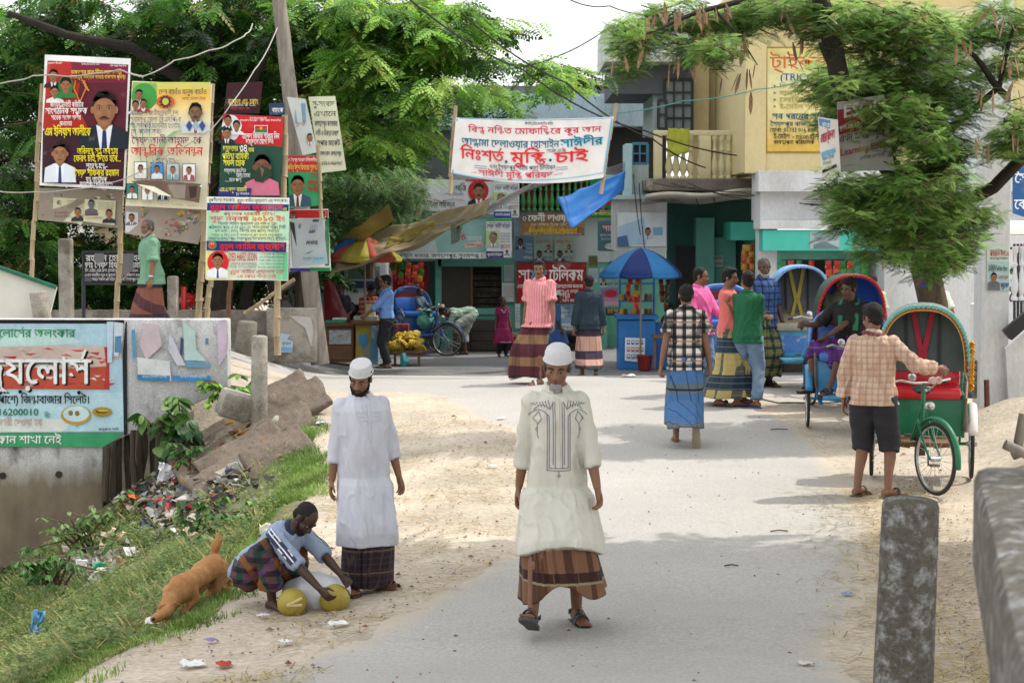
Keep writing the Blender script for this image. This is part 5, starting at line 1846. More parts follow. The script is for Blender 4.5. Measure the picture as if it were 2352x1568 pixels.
l_yb = pattern('yellow_blue_lungi', [(Z_, .46, .42, '123049', .95, .55), (XY, .16, .30, '122a44', .8, 0), (Z_, .075, .12, '8a8460', .6, .1)], (.42, .33, .13))
q = Person('bare-armed man in a coral vest and yellow-navy lungi', stand(1672, 918, 23.6), 75, 1.74, 'brown', .0115,
		   head=(-8, 4, 0), hands=((-.05, -.30, 1.02), (.12, -.30, 1.0)), feet=((-.13, .10, .075), (.14, -.18, .075)), curl=(60, 60), knee=((0, -1, 0), (0, -1, 0)))
q.body().hair(m_hair, 1.0, top=.01, mustache=True)
q.shirt(c_coral, .84, .06, .02, .012, .008, 'vest', slw=.012)
q.lungi(l_yb, .98, .11, .022, .07, .026, (5, 8, 13), seed=6, sway=(0, .05))
q.sandals(m_sole, 'one')
c_pk = mat('hot_pink_shirt', (.72, .13, .34), .85, .12, 6, bump=.2, bscale=70)
q = Person('man in a hot pink shirt talking on the pavement behind the checked-shirt man', stand(1606, 905, 24.6), 55, 1.68, 'brown', .0125, head=(15, 6, 0), hands=((-.24, -.22, .95), (.15, -.36, 1.02)), curl=(50, 50))
q.body().hair(m_hair, 1.0, mustache=True)
q.shirt(c_pk, .82, .85, .03, .02, .012, slw=.024, seed=12).collar(c_pk, .074, .034)
q.legwear(jean, .97, .022, 'jeans')
q.sandals()
c_bl = pattern('blue_check_shirt', [(X_, .09, .2, '0a0f2a', .8, 0), (Z_, .09, .2, '0a0f2a', .8, 0)], (.04, .09, .24))
l_gr = pattern('green_check_lungi', [(XY, .13, .3, '0e2a2c', .8, 0), (Z_, .13, .3, '0e2434', .8, 0), (Z_, .13, .06, '8a8650', .7, .4)], (.16, .16, .05))
q = Person('grey-bearded man in a blue checked shirt at the edge of the talking group', stand(1752, 900, 25.4), 18, 1.76, 'dark', .0125, head=(-10, 6, 0), hands=((-.12, -.24, 1.0), (.26, -.04, .88)), curl=(50, 40))
q.body().hair(m_salt, 1.0, beard=(m_greyhair, .02), mustache=True)
q.shirt(c_bl, .80, .55, .03, .02, .012, slw=.024, seed=13).collar(c_bl, .074, .034)
q.lungi(l_gr, .98, .14, .022, .04, .02, seed=7)
q.sandals()
# old man in green on the bridge road at the left
c_sg = mat('sage_green_shirt', (.15, .30, .20), .85, .14, 5, bump=.2, bscale=60)
l_bat = pattern('batik_lungi', [((.3, .3, .8), .33, .4, '3a2030', .8, 0), (Z_, .5, .25, '10263a', .8, .55), (XY, .11, .15, '6a4038', .4, 0)], (.20, .075, .05))
q = Person('white-bearded old man in a sage green shirt walking behind the painted wing wall', stand(350, 784, 26.9), -62, 1.70, 'brown', .0125,
		   head=(22, 4, 0), hands=((-.26, .10, .84), (.28, -.10, .86)), feet=((-.10, -.20, .075), (.10, .22, .10)), curl=(40, 40), pitch=4)
q.body().hair(m_salt, .96, beard=(m_greyhair, .02), mustache=True)
q.shirt(c_sg, .78, .50, .03, .04, .012, slw=.034, seed=15).collar(c_sg, .072, .03)
q.lungi(l_bat, .98, .12, .022, .02, .02, seed=8)
q.sandals()
b = MB()
b.tube([q.wr[1] + (q.el[1] - q.wr[1]) * .12, q.wr[1] + (q.el[1] - q.wr[1]) * .2], .036, 14)
b.build('watch', mat('steel_watch', (.5, .5, .5), .3, metal=.8), q.root)
# dark shirt man walking to the shops
c_dk = mat('dark_teal_shirt', (.018, .035, .05), .8, .2, 6, bump=.2, bscale=70)
l_pb = pattern('peach_navy_lungi', [(Z_, .38, .36, '1a1a34', .95, .14), (Z_, .95, .28, '12303c', .95, .04), (XY, .09, .1, '5a3a3a', .4, 0)], (.52, .30, .23))
q = Person('man in a dark shirt and peach-navy lungi walking towards the shops', stand(1352, 868, 31.2), 184, 1.72, 'brown', .0135, hands=((-.26, -.02, .83), (.26, .06, .84)), feet=((-.10, .24, .12), (.10, -.10, .075)), foot_pitch=(30, 0), curl=(45, 45))
q.body().hair(m_hair, .99)
q.shirt(c_dk, .82, .93, .034, .02, .012, slw=.026, seed=16).collar(c_dk, .072, .03)
q.lungi(l_pb, .98, .17, .022, .02, .02, seed=10)
q.sandals(kind='thong')
# customer in a blue office shirt at the snack stall
c_ob = mat('sky_blue_shirt', (.16, .32, .66), .8, .1, 5, bump=.2, bscale=60)
c_tr = mat('black_trousers', (.018, .018, .02), .8, .2, 6)
q = Person('man in a sky blue office shirt and black trousers buying at the snack stall', stand(888, 838, 34.6), -82, 1.72, 'brown', .0135, head=(-6, 4, 0), hands=((-.10, -.36, 1.02), (.10, -.38, 1.0)), curl=(40, 40), elb=((-.4, .6, -.5), (.4, .6, -.5)))
q.body().hair(m_hair, 1.0, top=.01)
q.shirt(c_ob, .93, .74, .028, .0, .010, slw=.022, seed=17).collar(c_ob, .072, .032)
q.legwear(c_tr, .98, .024, 'trousers')
q.sandals(m_sole)
# snack seller, man in black behind him
c_rp = pattern('red_plaid_shirt', [(X_, .10, .35, '1a0f10', .8, 0), (Z_, .10, .35, 'b0a090', .6, 0)], (.40, .06, .05))
q = Person('snack seller in a red plaid shirt leaning over his stall beside the parasol pole', stand(838, 838, 36.0), 35, 1.60, 'brown', .0145, pitch=24, head=(20, 16, 0), hands=((-.10, -.45, 1.0), (.18, -.45, .98)))
q.body().hair(m_hair, 1.0)
q.shirt(c_rp, .84, .5, .03, .02, .01, seed=18).legwear(c_tr, .97, .024, 'trousers')
q = Person('man in a black shirt standing behind the snack seller', stand(872, 836, 37.6), 10, 1.72, 'deep', .015)
q.body().hair(m_hair, 1.0)
q.shirt(mat('black_shirt', (.015, .015, .018), .85), .82, .5, .03, .02, .01).legwear(c_tr, .97, .024, 'trousers')
q = Person('person in shadow resting a chin on one hand by the red stall panel', stand(782, 836, 36.4), -10, 1.55, 'dark', .015, hands=((-.05, -.18, 1.36), (.2, -.2, 1.0)))
q.body().hair(m_hair, 1.0)
q.shirt(mat('slate_shirt', (.06, .06, .08), .85), .82, .5, .03, .02, .01).legwear(c_tr, .97, .024, 'trousers')
q = Person('man in a white shirt and blue cap in the shade behind the leaning pole', stand(668, 820, 35.5), -30, 1.65, 'brown', .015, head=(30, 25, 0))
q.body().hair(m_hair, 1.0).cap(mat('pale_blue_cap', (.35, .42, .55), .9), 0)
q.shirt(mat('grubby_white_shirt', (.5, .48, .46), .85), .82, .5, .03, .02, .01).legwear(c_tr, .97, .024, 'trousers')
# boy on the far rickshaw is set on its seat below; bending person, girl, boy in blue
c_gc = pattern('grey_green_check_shirt', [(X_, .08, .3, '3a5a4a', .6, 0), (Z_, .08, .3, '3a5a4a', .6, 0)], (.34, .44, .36))
q = Person('person in a grey-green checked shirt bending over behind the far blue rickshaw', stand(1070, 802, 40.0), -70, 1.62, 'dark', .015, pitch=88, head=(0, -20, 0), hands=((-.12, -.72, .62), (.12, -.70, .60)), feet=((-.10, .02, .075), (.10, -.22, .30)), pelvis=(0, .12, .93), knee=((0, -1, 0), (.2, -1, .6)))
q.body().hair(m_hair, 1.0)
q.shirt(c_gc, .84, .45, .03, .02, .012, seed=20)
q.legwear(mat('pale_sage_trousers', (.30, .33, .28), .85, .15, 5), .74, .045, 'trousers', .014)
q.sandals(kind='thong')
c_frock = mat('magenta_frock', (.22, .012, .075), .85, .2, 6, col2=(.40, .10, .16), lo=.6, hi=.7)
q = Person('girl in a magenta frock standing before the green shop front', stand(1154, 806, 39.4), 20, 1.24, 'dark', .016, head=(30, 0, 0), child=True, shoulder=.85, girth=.85)
q.body().hair(m_hair, 1.02, low=-.01)
q.shirt(c_frock, .40, .28, .03, .07, .014, 'frock', seed=21).legwear(c_tr, .97, .02, 'leggings')
q.stitch(q.so, [[(-.16, .45), (0, .44), (.16, .45)], [(-.07, 1.40), (0, 1.30), (.07, 1.40)]], .008, m_cap, 'lace_trim')
c_bb = mat('royal_blue_tunic', (.05, .11, .30), .85, .15, 6)
q = Person('boy in a royal blue tunic and white skullcap walking behind the pink-shirted man', stand(1276, 800, 37.0), 105, 1.38, 'dark', .016, child=True, feet=((-.10, -.24, .075), (.10, .30, .12)), shoulder=.85, girth=.85)
q.body().hair(m_hair, 1.0).cap(dome=0)
q.shirt(c_bb, .46, .7, .03, .04, .012, 'tunic', seed=22).legwear(mat('blue_trousers', (.05, .08, .16), .85), .95, .03, 'trousers')
# customers at the right-hand shop
q = Person('man in a pale yellow shirt facing the snack shop counter', stand(2000, 880, 31.0), 178, 1.72, 'brown', .0145)
q.body().hair(m_hair, 1.0)
q.shirt(mat('pale_yellow_shirt', (.52, .50, .34), .85, .12, 5), .82, .45, .03, .02, .01, seed=23).collar(c_white).legwear(c_tr, .97, .024, 'trousers')
q = Person('man in a pale green shirt leaning on the counter behind the tree trunk', stand(2142, 890, 30.4), 160, 1.70, 'brown', .0145, pitch=28, head=(0, 10, 0), hands=((-.3, -.3, .95), (.32, -.25, .9)), girth=1.1)
q.body().hair(m_hair, 1.0)
q.shirt(mat('pale_green_shirt', (.48, .55, .44), .85, .12, 5), .82, .5, .034, .02, .012, seed=24).legwear(c_tr, .97, .024, 'trousers')
q = Person('shopkeeper in dark clothes sitting in the shade beside the blue kiosk', stand(1536, 848, 34.5), -60, 1.6, 'deep', .015, pelvis=(0, 0, .52), feet=((-.12, -.40, .075), (.12, -.42, .075)))
q.body().hair(m_hair, 1.0)
q.shirt(mat('dark_red_shirt', (.12, .02, .02), .85), .84, .45, .03, .02, .01).legwear(c_tr, .97, .026, 'trousers')
m_tyre = mat('tyre_rubber', (.035, .033, .03), .85, .3, 20)
m_chrome = mat('dull_chrome', (.45, .45, .44), .3, .3, 12, metal=.9)
m_rust = mat('worn_steel', (.16, .13, .11), .5, .4, 14, metal=.6)
m_vred = mat('red_vinyl', (.52, .015, .025), .35, .12, 4, coat=.3)
m_vblk = mat('black_vinyl', (.02, .022, .024), .4, .2, 4)
m_plank = mat('worn_plank', (.17, .09, .05), .8, .35, 4, stretch=(1, 5, 5), grain=.2)
def make_wheel(parent, c, r, rz=0.0, spokes=22, w=.036):
	cy = lambda a, rr, x=0: V((x, rr * math.cos(a), rr * math.sin(a)))
	b = MB()
	n = 40
	b.rings([[cy(2 * math.pi * i / n, r - w / 2 + w / 2 * math.cos(t), w / 2 * math.sin(t)) for t in [2 * math.pi * k / 8 for k in range(8)]] for i in range(n + 1)], caps=False)
	wh = b.build('wheel', m_tyre, parent)
	wh.location = c
	wh.rotation_euler = (0, 0, rz)
	b = MB()
	b.rings([[cy(2 * math.pi * i / n, r - w * 1.05 + .009 * math.cos(t), .014 * math.sin(t)) for t in [2 * math.pi * k / 6 for k in range(6)]] for i in range(n + 1)], caps=False)
	b.build('rim', m_chrome, wh)
	b = MB()
	b.tube([(-.05, 0, 0), (.05, 0, 0)], .022, 10)
	for i in range(spokes):
		a = 2 * math.pi * i / spokes
		s = 1 if i % 2 else -1
		b.tube([V((s * .03, .02 * math.cos(a + s), .02 * math.sin(a + s))), cy(a, r - w)], .0022, 4, caps=False)
	b.build('spokes', m_chrome, wh)
	return wh
def fender(parent, c, r, a0, a1, wid, m, name='mudguard'):
	b = MB()
	b.rings([[V((x, (r + .02 * (1 - (x / wid * 2) ** 2)) * math.cos(R(a)), (r + .02 * (1 - (x / wid * 2) ** 2)) * math.sin(R(a)))) for x in (-wid / 2, -wid / 4, 0, wid / 4, wid / 2)] for a in range(a0, a1 + 1, 8)], closed=False)
	o = b.build(name, m, parent, solid=.004)
	o.location = c
	return o
def rickshaw(label, at, rz, body, seat, hood, trim, inner, up=True, steer=0.0, scale=1.0, panel2=None, ribbon=None, pale=None):
	t = thing('cycle_rickshaw', label, 'rickshaw', at, R(rz), 'cycle rickshaws waiting by the road', scale)
	mB = mat('rickshaw_' + body[0], body[1], .45, .25, 4, col2=tuple(q * .5 for q in body[1]), lo=.55, hi=.75, coat=.2)
	mS = mat('seat_' + seat[0], seat[1], .4, .15, 6, coat=.2) if isinstance(seat, tuple) else seat
	mH = mat('hood_' + hood[0], hood[1], .6, .2, 5, bump=.15)
	mT = mat('trim_' + trim[0], trim[1], .6, .2, 20)
	mI = mat('lining_' + inner[0], inner[1], .75, .2, 5, bump=.15)
	rw = .335
	for g in (-1, 1):
		make_wheel(t, (g * .47, 0, rw), rw)
		fender(t, (g * .47, 0, rw), rw + .045, 10, 165, .085, mB if g < 0 else pale or mB)
	b = MB()
	b.tube([(-.5, 0, rw), (.5, 0, rw)], .016, 8)
	for g in (-1, 1):
		b.tube([(g * .30, .10, rw - .02), (g * .28, -.35, rw + .02), (g * .12, -.72, rw + .04), (0, -.95, .80)], .013, 8)
		b.tube([(g * .36, .05, rw), (g * .36, .05, .5)], .012, 6)
		for k in range(3): b.beam((g * .33, -.28, rw - .02 - .012 * k), (g * .33, .3, rw - .02 - .012 * k), .04, .008)
	b.tube([(0, -.62, rw), (0, -.68, .86)], .014, 8)
	b.tube([(0, -.66, .78), (0, -1.0, .82)], .014, 8)
	b.tube([(0, -.62, rw), (0, -1.0, .70)], .014, 8)
	b.tube([(0, -1.015, .66), (0, -1.03, .92)], .019, 8)
	b.build('frame', mB, t)
	b = MB()
	b.tube([(-.03, -.62, rw), (.03, -.62, rw)], .05, 16)
	b.tube([(.055, -.62, rw), (.06, -.54, rw - .15), (.12, -.54, rw - .15)], .009, 6)
	b.tube([(-.055, -.62, rw), (-.06, -.70, rw + .15), (-.12, -.70, rw + .15)], .009, 6)
	for g, yy, zz in ((1, -.54, rw - .15), (-1, -.70, rw + .15)): b.box((g * .12, yy, zz), (.09, .07, .02))
	b.build('pedals', m_rust, t)
	b = MB()
	b.sph((0, -.68, .90), (.075, .12, .035))
	b.sph((0, -.58, .91), (.10, .06, .035))
	b.build('saddle', m_vblk, t)
	# steered front end
	f = MB()
	fw = .33
	fo = V((0, -1.25, 0))
	for g in (-1, 1): f.tube([V((g * .055, -1.03 + 1.25, .68)), V((g * .058, .12, .50)), V((g * .058, 0, fw))], .011, 8)
	f.tube([(0, .22, .66), (0, .21, 1.0)], .014, 8)
	fr = f.build('fork', mB, t)
	fr.location = (0, -1.25, 0)
	wh = make_wheel(fr, (0, 0, fw), fw)
	fender(fr, (0, 0, fw), fw + .035, 20, 190, .06, mB, 'front_mudguard')
	b = MB()
	b.tube([(-.30, .30, 1.0), (-.26, .18, 1.03), (-.10, .20, 1.0), (0, .21, 1.0), (.10, .20, 1.0), (.26, .18, 1.03), (.30, .30, 1.0)], .011, 8)
	hb = b.build('handlebar', m_chrome, fr)
	for g in (-1, 1):
		q = MB()
		q.tube([(g * .298, .295, 1.0), (g * .315, .37, .99)], .017, 8)
		q.build('grip', m_vblk, hb)
	q = MB()
	q.lathe((-.17, .13, 1.06), [(.002, .03), (.03, .025), (.042, 0), (.03, -.012), (.002, -.016)], 14, axis=(0, -1, .4))
	q.build('bell', m_chrome, hb)
	q = MB()
	q.lathe((.0, .12, .80), [(.04, 0), (.045, .03), (.03, .06), (.004, .07)], 14, axis=(0, -1, 0))
	q.build('headlamp', m_chrome, fr)
	for x in (.03, .09):
		q = MB()
		q.lathe((x, .10, 1.03), [(.004, -.04), (.03, -.03), (.036, 0), (.032, .012), (.004, .016)], 12, axis=(0, -1, 0))
		q.build('reflector', mat('reflector_glass', (.55, .40, .36), .2), hb)
	fr.rotation_euler = (0, 0, R(steer))
	# move the pivot: the fork turns about its own head tube
	p = V((0, .21, 0))
	fr.location = V((0, -1.25, 0)) + p - Matrix.Rotation(R(steer), 3, 'Z') @ p
	# passenger body
	b = MB()
	b.box((0, -.26, .61), (.74, .03, .36))
	b.box((-.38, 0, .62), (.03, .55, .40))
	b.box((.38, 0, .62), (.03, .55, .40))
	b.box((0, .28, .80), (.78, .03, .76))
	b.build('body_panel', mB, t, bevel=.008)
	if panel2:
		b = MB()
		b.box((0, -.279, .61), (.62, .012, .22))
		b.build('painted_panel', mat('panel_' + panel2[0], panel2[1], .5, .3, 9, col2=(.5, .5, .45), lo=.55, hi=.6), t)
	b = MB()
	b.box((0, -.56, .41), (.66, .62, .03))
	b.box((0, -.90, .43), (.50, .12, .035))
	b.build('footboard', m_plank if body[0] == 'green' else mB, t, bevel=.006)
	for g in (-1, 1):
		b = MB()
		b.tube([(g * .39, -.30, .48), (g * .40, -.33, .80), (g * .41, -.20, .94), (g * .41, .22, .96)], .016, 8)
		b.build('arm_rail', m_rust, t)
	b = MB()
	b.box((0, -.07, .835), (.72, .50, .11))
	b.build('seat', mS, t, bevel=.035)
	b = MB()
	b.box((0, .20, 1.02), (.72, .10, .30), rot=Matrix.Rotation(R(-10), 3, 'X'))
	b.build('backrest', mS, t, bevel=.035)
	# hood
	ribs = MB()
	def arc(y, tilt, rx=.435, rz=.66, z0=1.02, n=22, yy=0.0):
		out = []
		for i in range(n + 1):
			a = math.pi * i / n
			h_ = rz * math.sin(a) ** .8
			out.append(V((rx * math.copysign(abs(math.cos(a)) ** .8, math.cos(a)), y + h_ * math.sin(R(tilt)), z0 + h_ * math.cos(R(tilt)))))
		return out
	if up:
		fr_, bk = arc(-.10, -12), arc(.12, 8)
		rows = [[fr_[i].lerp(bk[i], v) + (0.012 * math.sin(v * math.pi) * V((0, 0, 1))) for i in range(23)] for v in (0, .2, .4, .6, .8, 1)]
		b = MB()
		b.rings(rows, closed=False)
		b.build('hood', mH, t, solid=.012, fix=False)
		q = MB()
		q.plate([p for p in bk], (0, -1, 0), .012)
		q.build('hood_back', mI, t, smooth=0)
		e = MB()
		for i in range(0, 44):
			a0 = i / 44 * 22
			j = min(21, int(a0))
			p = fr_[j].lerp(fr_[j + 1], a0 - j)
			e.sph(p + V((0, -.008, -.006)), (.022, .010, .022), nu=8, nv=5)
		e.tube(fr_, .014, 8)
		e.build('hood_trim', mT, t)
		if ribbon and ribbon[0] == 'red':
			for k_, (cc, dz) in enumerate((('a8402f', -.030), ('b8a04a', -.042))):
				e = MB()
				pts = []
				for i in range(111):
					a0 = i / 110 * 21.99
					j = min(21, int(a0))
					p = fr_[j].lerp(fr_[j + 1], a0 - j)
					pts.append(p + (V((0, p.y, 1.1)) - p).normalized() * -dz + V((0, -.012, 0)))
				e.tube(pts, [.004 + .004 * (i % 2) for i in range(111)], 5)
				e.build('hood_fringe', mat('fringe_' + cc, cc, .7), t)
			e = MB()
			e.tube([V((.455 + .02 * math.sin(i * 2.1), -.12 + .015 * math.cos(i * 3), 1.32 - i * .011)) for i in range(42)], [.016 + .010 * (i % 2) for i in range(42)], 7)
			e.build('garland', mat('marigold', (.62, .28, .02), .8, .4, 30), t)
		for k in (.33, .66):
			l = MB()
			l.tube([fr_[i].lerp(bk[i], k) * 1.0 + V((0, 0, -.018)) for i in range(23)], .012, 6)
			l.build('hood_rib', mI, t)
		if ribbon:
			r_ = MB()
			for g in (-1, 1):
				r_.beam((g * .10, .17, 1.64), (g * .015, .115, 1.20), .05, .006, hint=V((0, 1, 0)))
				r_.beam((g * .015, .115, 1.20), (g * .07, .09, .98), .045, .006, hint=V((0, 1, 0)))
			r_.build('ribbon', mat('ribbon_' + ribbon[0], ribbon[1], .7), t)
			for g in (-1, 1):
				w = MB()
				w.beam((g * .155, .165, 1.62), (g * .15, .10, 1.06), .022, .008, hint=V((0, 1, 0)))
				w.build('hood_strap', m_vblk, t)
	else:
		for k, tl in enumerate((28, 42, 56)):
			a_, c_ = arc(.10 + .05 * k, tl, .44, .42 - .05 * k, .98), arc(.14 + .05 * k, tl + 12, .43, .34 - .05 * k, .98)
			b = MB()
			b.rings([[a_[i].lerp(c_[i], v) + V((0, 0, -.03 * math.sin(v * 3.14))) for i in range(23)] for v in (0, .33, .66, 1)], closed=False)
			b.build('hood_fold', mH if k != 1 else mI, t, solid=.012, fix=False)
		a_ = arc(.08, 24, .45, .44, .98)
		e = MB()
		e.tube(a_, .022, 8)
		e.build('hood_trim', mT, t)
		q = MB()
		q.plate(arc(.22, 8, .42, .30, 1.0), (0, 1, 0), .02)
		q.build('hood_lining', mI, t, smooth=0)
	return t
def spot(px, Y):
	x = P(px, 900, Y).x
	return (x, Y, ground(x, Y) + .008)
GRN, BLU = ('green', (.012, .16, .075)), ('blue', (.04, .22, .42))
rickshaw('green cycle rickshaw with a bright red seat and a grey-lined fringed hood', spot(2118, 17.75), -12, GRN, m_vred, ('grey', (.16, .20, .19)), ('turquoise_fringe', (.16, .42, .36)), ('grey_green', (.10, .135, .13)), True, 32, 1.0, ribbon=('red', (.45, .03, .06)), pale=mat('pale_mudguard', (.66, .60, .58), .4))
rk2 = rickshaw('blue cycle rickshaw with its hood folded down and its driver lounging on the seat', spot(1950, 21.3), -7, BLU, mat('patterned_blue_vinyl', (.05, .14, .42), .35, .2, 9, col2=(.5, .5, .52), lo=.58, hi=.62), ('blue_folds', (.06, .15, .42)), ('blue_white_edge', (.16, .28, .62)), ('dark_maroon', (.14, .02, .03)), False, 10)
rk3 = rickshaw('cycle rickshaw with a bright blue hood edged in red and a passenger inside', spot(1948, 23.6), 3, ('dark_blue', (.03, .08, .22)), mat('patterned_blue_vinyl', (.05, .14, .42), .35), ('deep_green', (.02, .06, .04)), ('red_edge', (.50, .02, .03)), ('royal_blue', (.02, .08, .42)), True, 0, 1.0)
rickshaw('cycle rickshaw with a pale blue hood and a diamond-patterned grey lining', spot(1832, 25.6), 2, ('light_blue', (.10, .34, .50)), mat('worn_beige_seat', (.40, .36, .26), .6, .3, 5), ('pale_blue', (.16, .34, .62)), ('pale_blue_edge', (.22, .40, .66)), ('diamond_grey', (.12, .12, .13)), True, 38, 1.0, panel2=('floral', (.10, .22, .50)), ribbon=('yellow', (.45, .36, .06)))
rickshaw('cycle rickshaw half hidden behind the man in the hot pink shirt', spot(1664, 26.6), 4, BLU, mat('patterned_blue_vinyl', (.05, .14, .42), .35), ('blue_folds', (.06, .15, .42)), ('blue_white_edge', (.16, .28, .62)), ('dark_maroon', (.14, .02, .03)), False, 6, 1.0, panel2=('floral', (.10, .22, .50)))
rk6 = rickshaw('far blue cycle rickshaw carrying a small boy in front of the green shop', spot(952, 40.4), 30, ('dark_blue', (.03, .08, .22)), mat('plain_blue_vinyl', (.03, .12, .40), .4), ('blue_folds', (.06, .15, .42)), ('plain_blue_edge', (.06, .16, .40)), ('dark_maroon', (.14, .02, .03)), False, 48, 1.04)
# people on rickshaws
c_bk = mat('black_polo', (.014, .013, .015), .85, .2, 6, bump=.2)
l_pu = pattern('purple_lungi', [(Z_, .20, .05, '8a7aa0', .7, .2), (XY, .24, .25, '1a0a2a', .5, 0)], (.10, .022, .17))
a = rk2.location
q = Person('rickshaw driver in a black shirt and purple lungi lounging on the blue rickshaw seat', (a.x - .05, a.y + .02, a.z), -38, 1.68, 'dark', .0115, pelvis=(.05, .05, .98), pitch=10, twist=18, head=(-28, 6, 0),
		   hands=((-.36, -.34, 1.22), (-.16, -.42, .98)), elb=((-.6, .2, -.8), (.6, .4, -.6)), feet=((-.20, -.42, .52), (.06, -.50, .50)), knee=((-.5, -1, .6), (.3, -1, .7)), curl=(70, 30), foot_yaw=(20, 0))
q.body().hair(m_hair, 1.0, top=.016, mustache=True)
q.shirt(c_bk, .86, .48, .028, .02, .012, slw=.022, seed=31).collar(c_bk, .072, .03)
q.legwear(l_pu, .62, .034, 'lungi', .016, drape=.35).sandals(m_sole, 'back')
b = MB()
gs = mat('green_scarf', (.02, .16, .08), .85, .2, 9, bump=.2)
for g in (-1, 1):
	b.tube([q.TB(V((g * .07, .06, 1.475))), q.TB(V((g * .095, -.05, 1.44))), q.TB(V((g * .09, -.13, 1.30))), q.TB(V((g * .085, -.15, 1.14)))], [.03, .034, .034, .03], 8, flat=.5)
b.build('scarf', gs, q.root)
a = rk3.location
q = Person('passenger in an olive shirt sitting under the blue and red rickshaw hood', (a.x - .10, a.y + .05, a.z), 5, 1.62, 'brown', .013, pelvis=(0, .10, .99), head=(0, 12, 0), hands=((-.2, -.25, 1.12), (.2, -.25, 1.1)), feet=((-.12, -.42, .52), (.12, -.42, .52)))
q.body().hair(m_hair, 1.0, top=.01)
q.shirt(mat('olive_shirt', (.13, .15, .10), .85, .15, 6), .86, .5, .028, .02, .01, seed=33).collar(mat('olive_shirt', (.13, .15, .10), .85)).legwear(c_tr, .95, .024, 'trousers')
a = rk6.location
q = Person('small boy in a dark checked shirt riding on the far blue rickshaw', (a.x + .16, a.y - .05, a.z + .06), 40, 1.0, 'dark', .018, pelvis=(0, .10, 1.5), head=(10, 4, 0), hands=((-.2, -.32, 1.62), (.22, -.3, 1.65)), feet=((-.12, -.40, 1.08), (.12, -.40, 1.08)), child=True, shoulder=.85)
q.body().hair(m_hair, .98)
q.shirt(pattern('navy_check_shirt', [(X_, .08, .25, '8a9aa8', .6, 0), (Z_, .08, .25, '8a9aa8', .6, 0)], (.03, .05, .09)), .86, .8, .03, .02, .01, seed=34).legwear(mat('khaki_trousers', (.30, .26, .20), .85), .95, .026, 'trousers')
# the rein of string the young man holds over the handlebar
b = MB()
w = PULLER.root.matrix_basis @ V(PULLER.wr[0])
bpy.context.view_layer.update()
hand_w = PULLER.root.matrix_world @ V(PULLER.wr[0] + (PULLER.wr[0] - PULLER.el[0]).normalized() * .12)
e = V((spot(2130, 16.7)[0], 16.75, hand_w.z - .22))
b.tube([hand_w, hand_w.lerp(e, .5) + V((.01, 0, -.02)), e], .005, 6)
tag(b.build('string', mat('pale_cord', (.5, .42, .34), .9)), 'pale cord hanging from the raised hand to the rickshaw handlebar', 'cord')
b = MB()
sc_m = pattern('scarf_check', [(X_, .04, .4, '6a2a30', .8, 0), (Z_, .04, .4, '6a2a30', .8, 0)], (.22, .10, .12))
b.tube([PULLER.TB(V((.088 * math.cos(t), .012 + .085 * math.sin(t), 1.475 + .012 * math.sin(2 * t)))) for t in [2 * math.pi * i / 18 for i in range(19)]], .019, 8)
b.build('neck_cloth', sc_m, PULLER.root)
m_fur = mat('tan_fur', (.42, .20, .075), .9, .25, 18, col2=(.50, .30, .15), lo=.5, hi=.7, bump=.5, bscale=180, stretch=(1, 1, .5))
D_ = thing('dog', 'tan short-haired dog nosing downhill in the grass with its tail raised', 'dog')
RU, MD, SHd = P(484, 1302, 12.85), P(448, 1324, 12.65), P(414, 1346, 12.48)
b = MB()
up = V((0, 0, 1))
b.tube([RU + V((.02, .06, 0)), RU, MD + V((0, 0, -.015)), SHd + V((0, 0, -.01)), SHd.lerp(P(392, 1372, 12.42), .7)], [.070, .088, .074, .092, .070], 18, rc=True)
b.sph(RU + V((.015, .02, .005)), (.082, .085, .085))
b.sph(SHd + V((.0, -.01, -.02)), (.085, .09, .10))
NK, HD = P(388, 1385, 12.36), P(380, 1402, 12.28)
b.tube([SHd, P(398, 1372, 12.43), NK, HD], [.078, .068, .058, .056], 16, rc=True)
b.sph(HD, (.056, .06, .055))
b.tube([HD, P(368, 1414, 12.2), P(354, 1421, 12.12)], [.052, .037, .029], 12, rc=True)
def dleg(top, mid, hock, paw, r):
	b.tube([top, mid, hock, paw], r, 12, rc=True)
	b.sph(paw + V((-.012, -.02, .0)), (.028, .036, .020))
def gnd(p, dx=0, dy=0): return V((p.x + dx, p.y + dy, ground(p.x + dx, p.y + dy) + .02))
for g in (-1, 1):
	sd = V((.055 * g, .045 * g, 0))
	pw = gnd(RU + sd, .04, .06)
	dleg(RU + sd + V((.0, .0, -.02)), RU + sd + V((-.05, -.03, -.16)), pw + V((.04, .05, .12)), pw, [.075, .055, .026, .022])
	pw = gnd(SHd + sd, -.02, -.03)
	el_ = SHd + sd + V((.03, .02, -.11))
	dleg(SHd + sd + V((0, 0, -.03)), el_, el_.lerp(pw, .55) + V((-.01, -.01, 0)), pw, [.062, .044, .026, .022])
tb = RU + V((.04, .05, .06))
b.tube([tb, P(490, 1280, 13.0), P(495, 1256, 13.0), P(503, 1238, 13.0), P(500, 1228, 13.0)], [.030, .034, .034, .030, .020], 10, rc=True)
remeshed(b, 'body', m_fur, .009, 3, D_, lambda p: .0035 * mno.noise(p * 60))
b = MB()
for g in (-1, 1):
	e0 = HD + V((.03 * g + .01, .03 * g, .05))
	b.plate([e0 + V((-.02, 0, 0)), e0 + V((.025, .01, 0)), e0 + V((.05 * g + .02, .03 * g, -.03))], V((.1, -1, .3)), .012)
b.build('ears', m_fur, D_, bevel=.004)
b = MB()
b.sph(P(352, 1421, 12.10), .014)
b.build('nose', m_vblk, D_)
m_coco = mat('green_coconut', (.34, .27, .04), .45, .2, 5, col2=(.20, .12, .03), lo=.55, hi=.75, spec=.4)
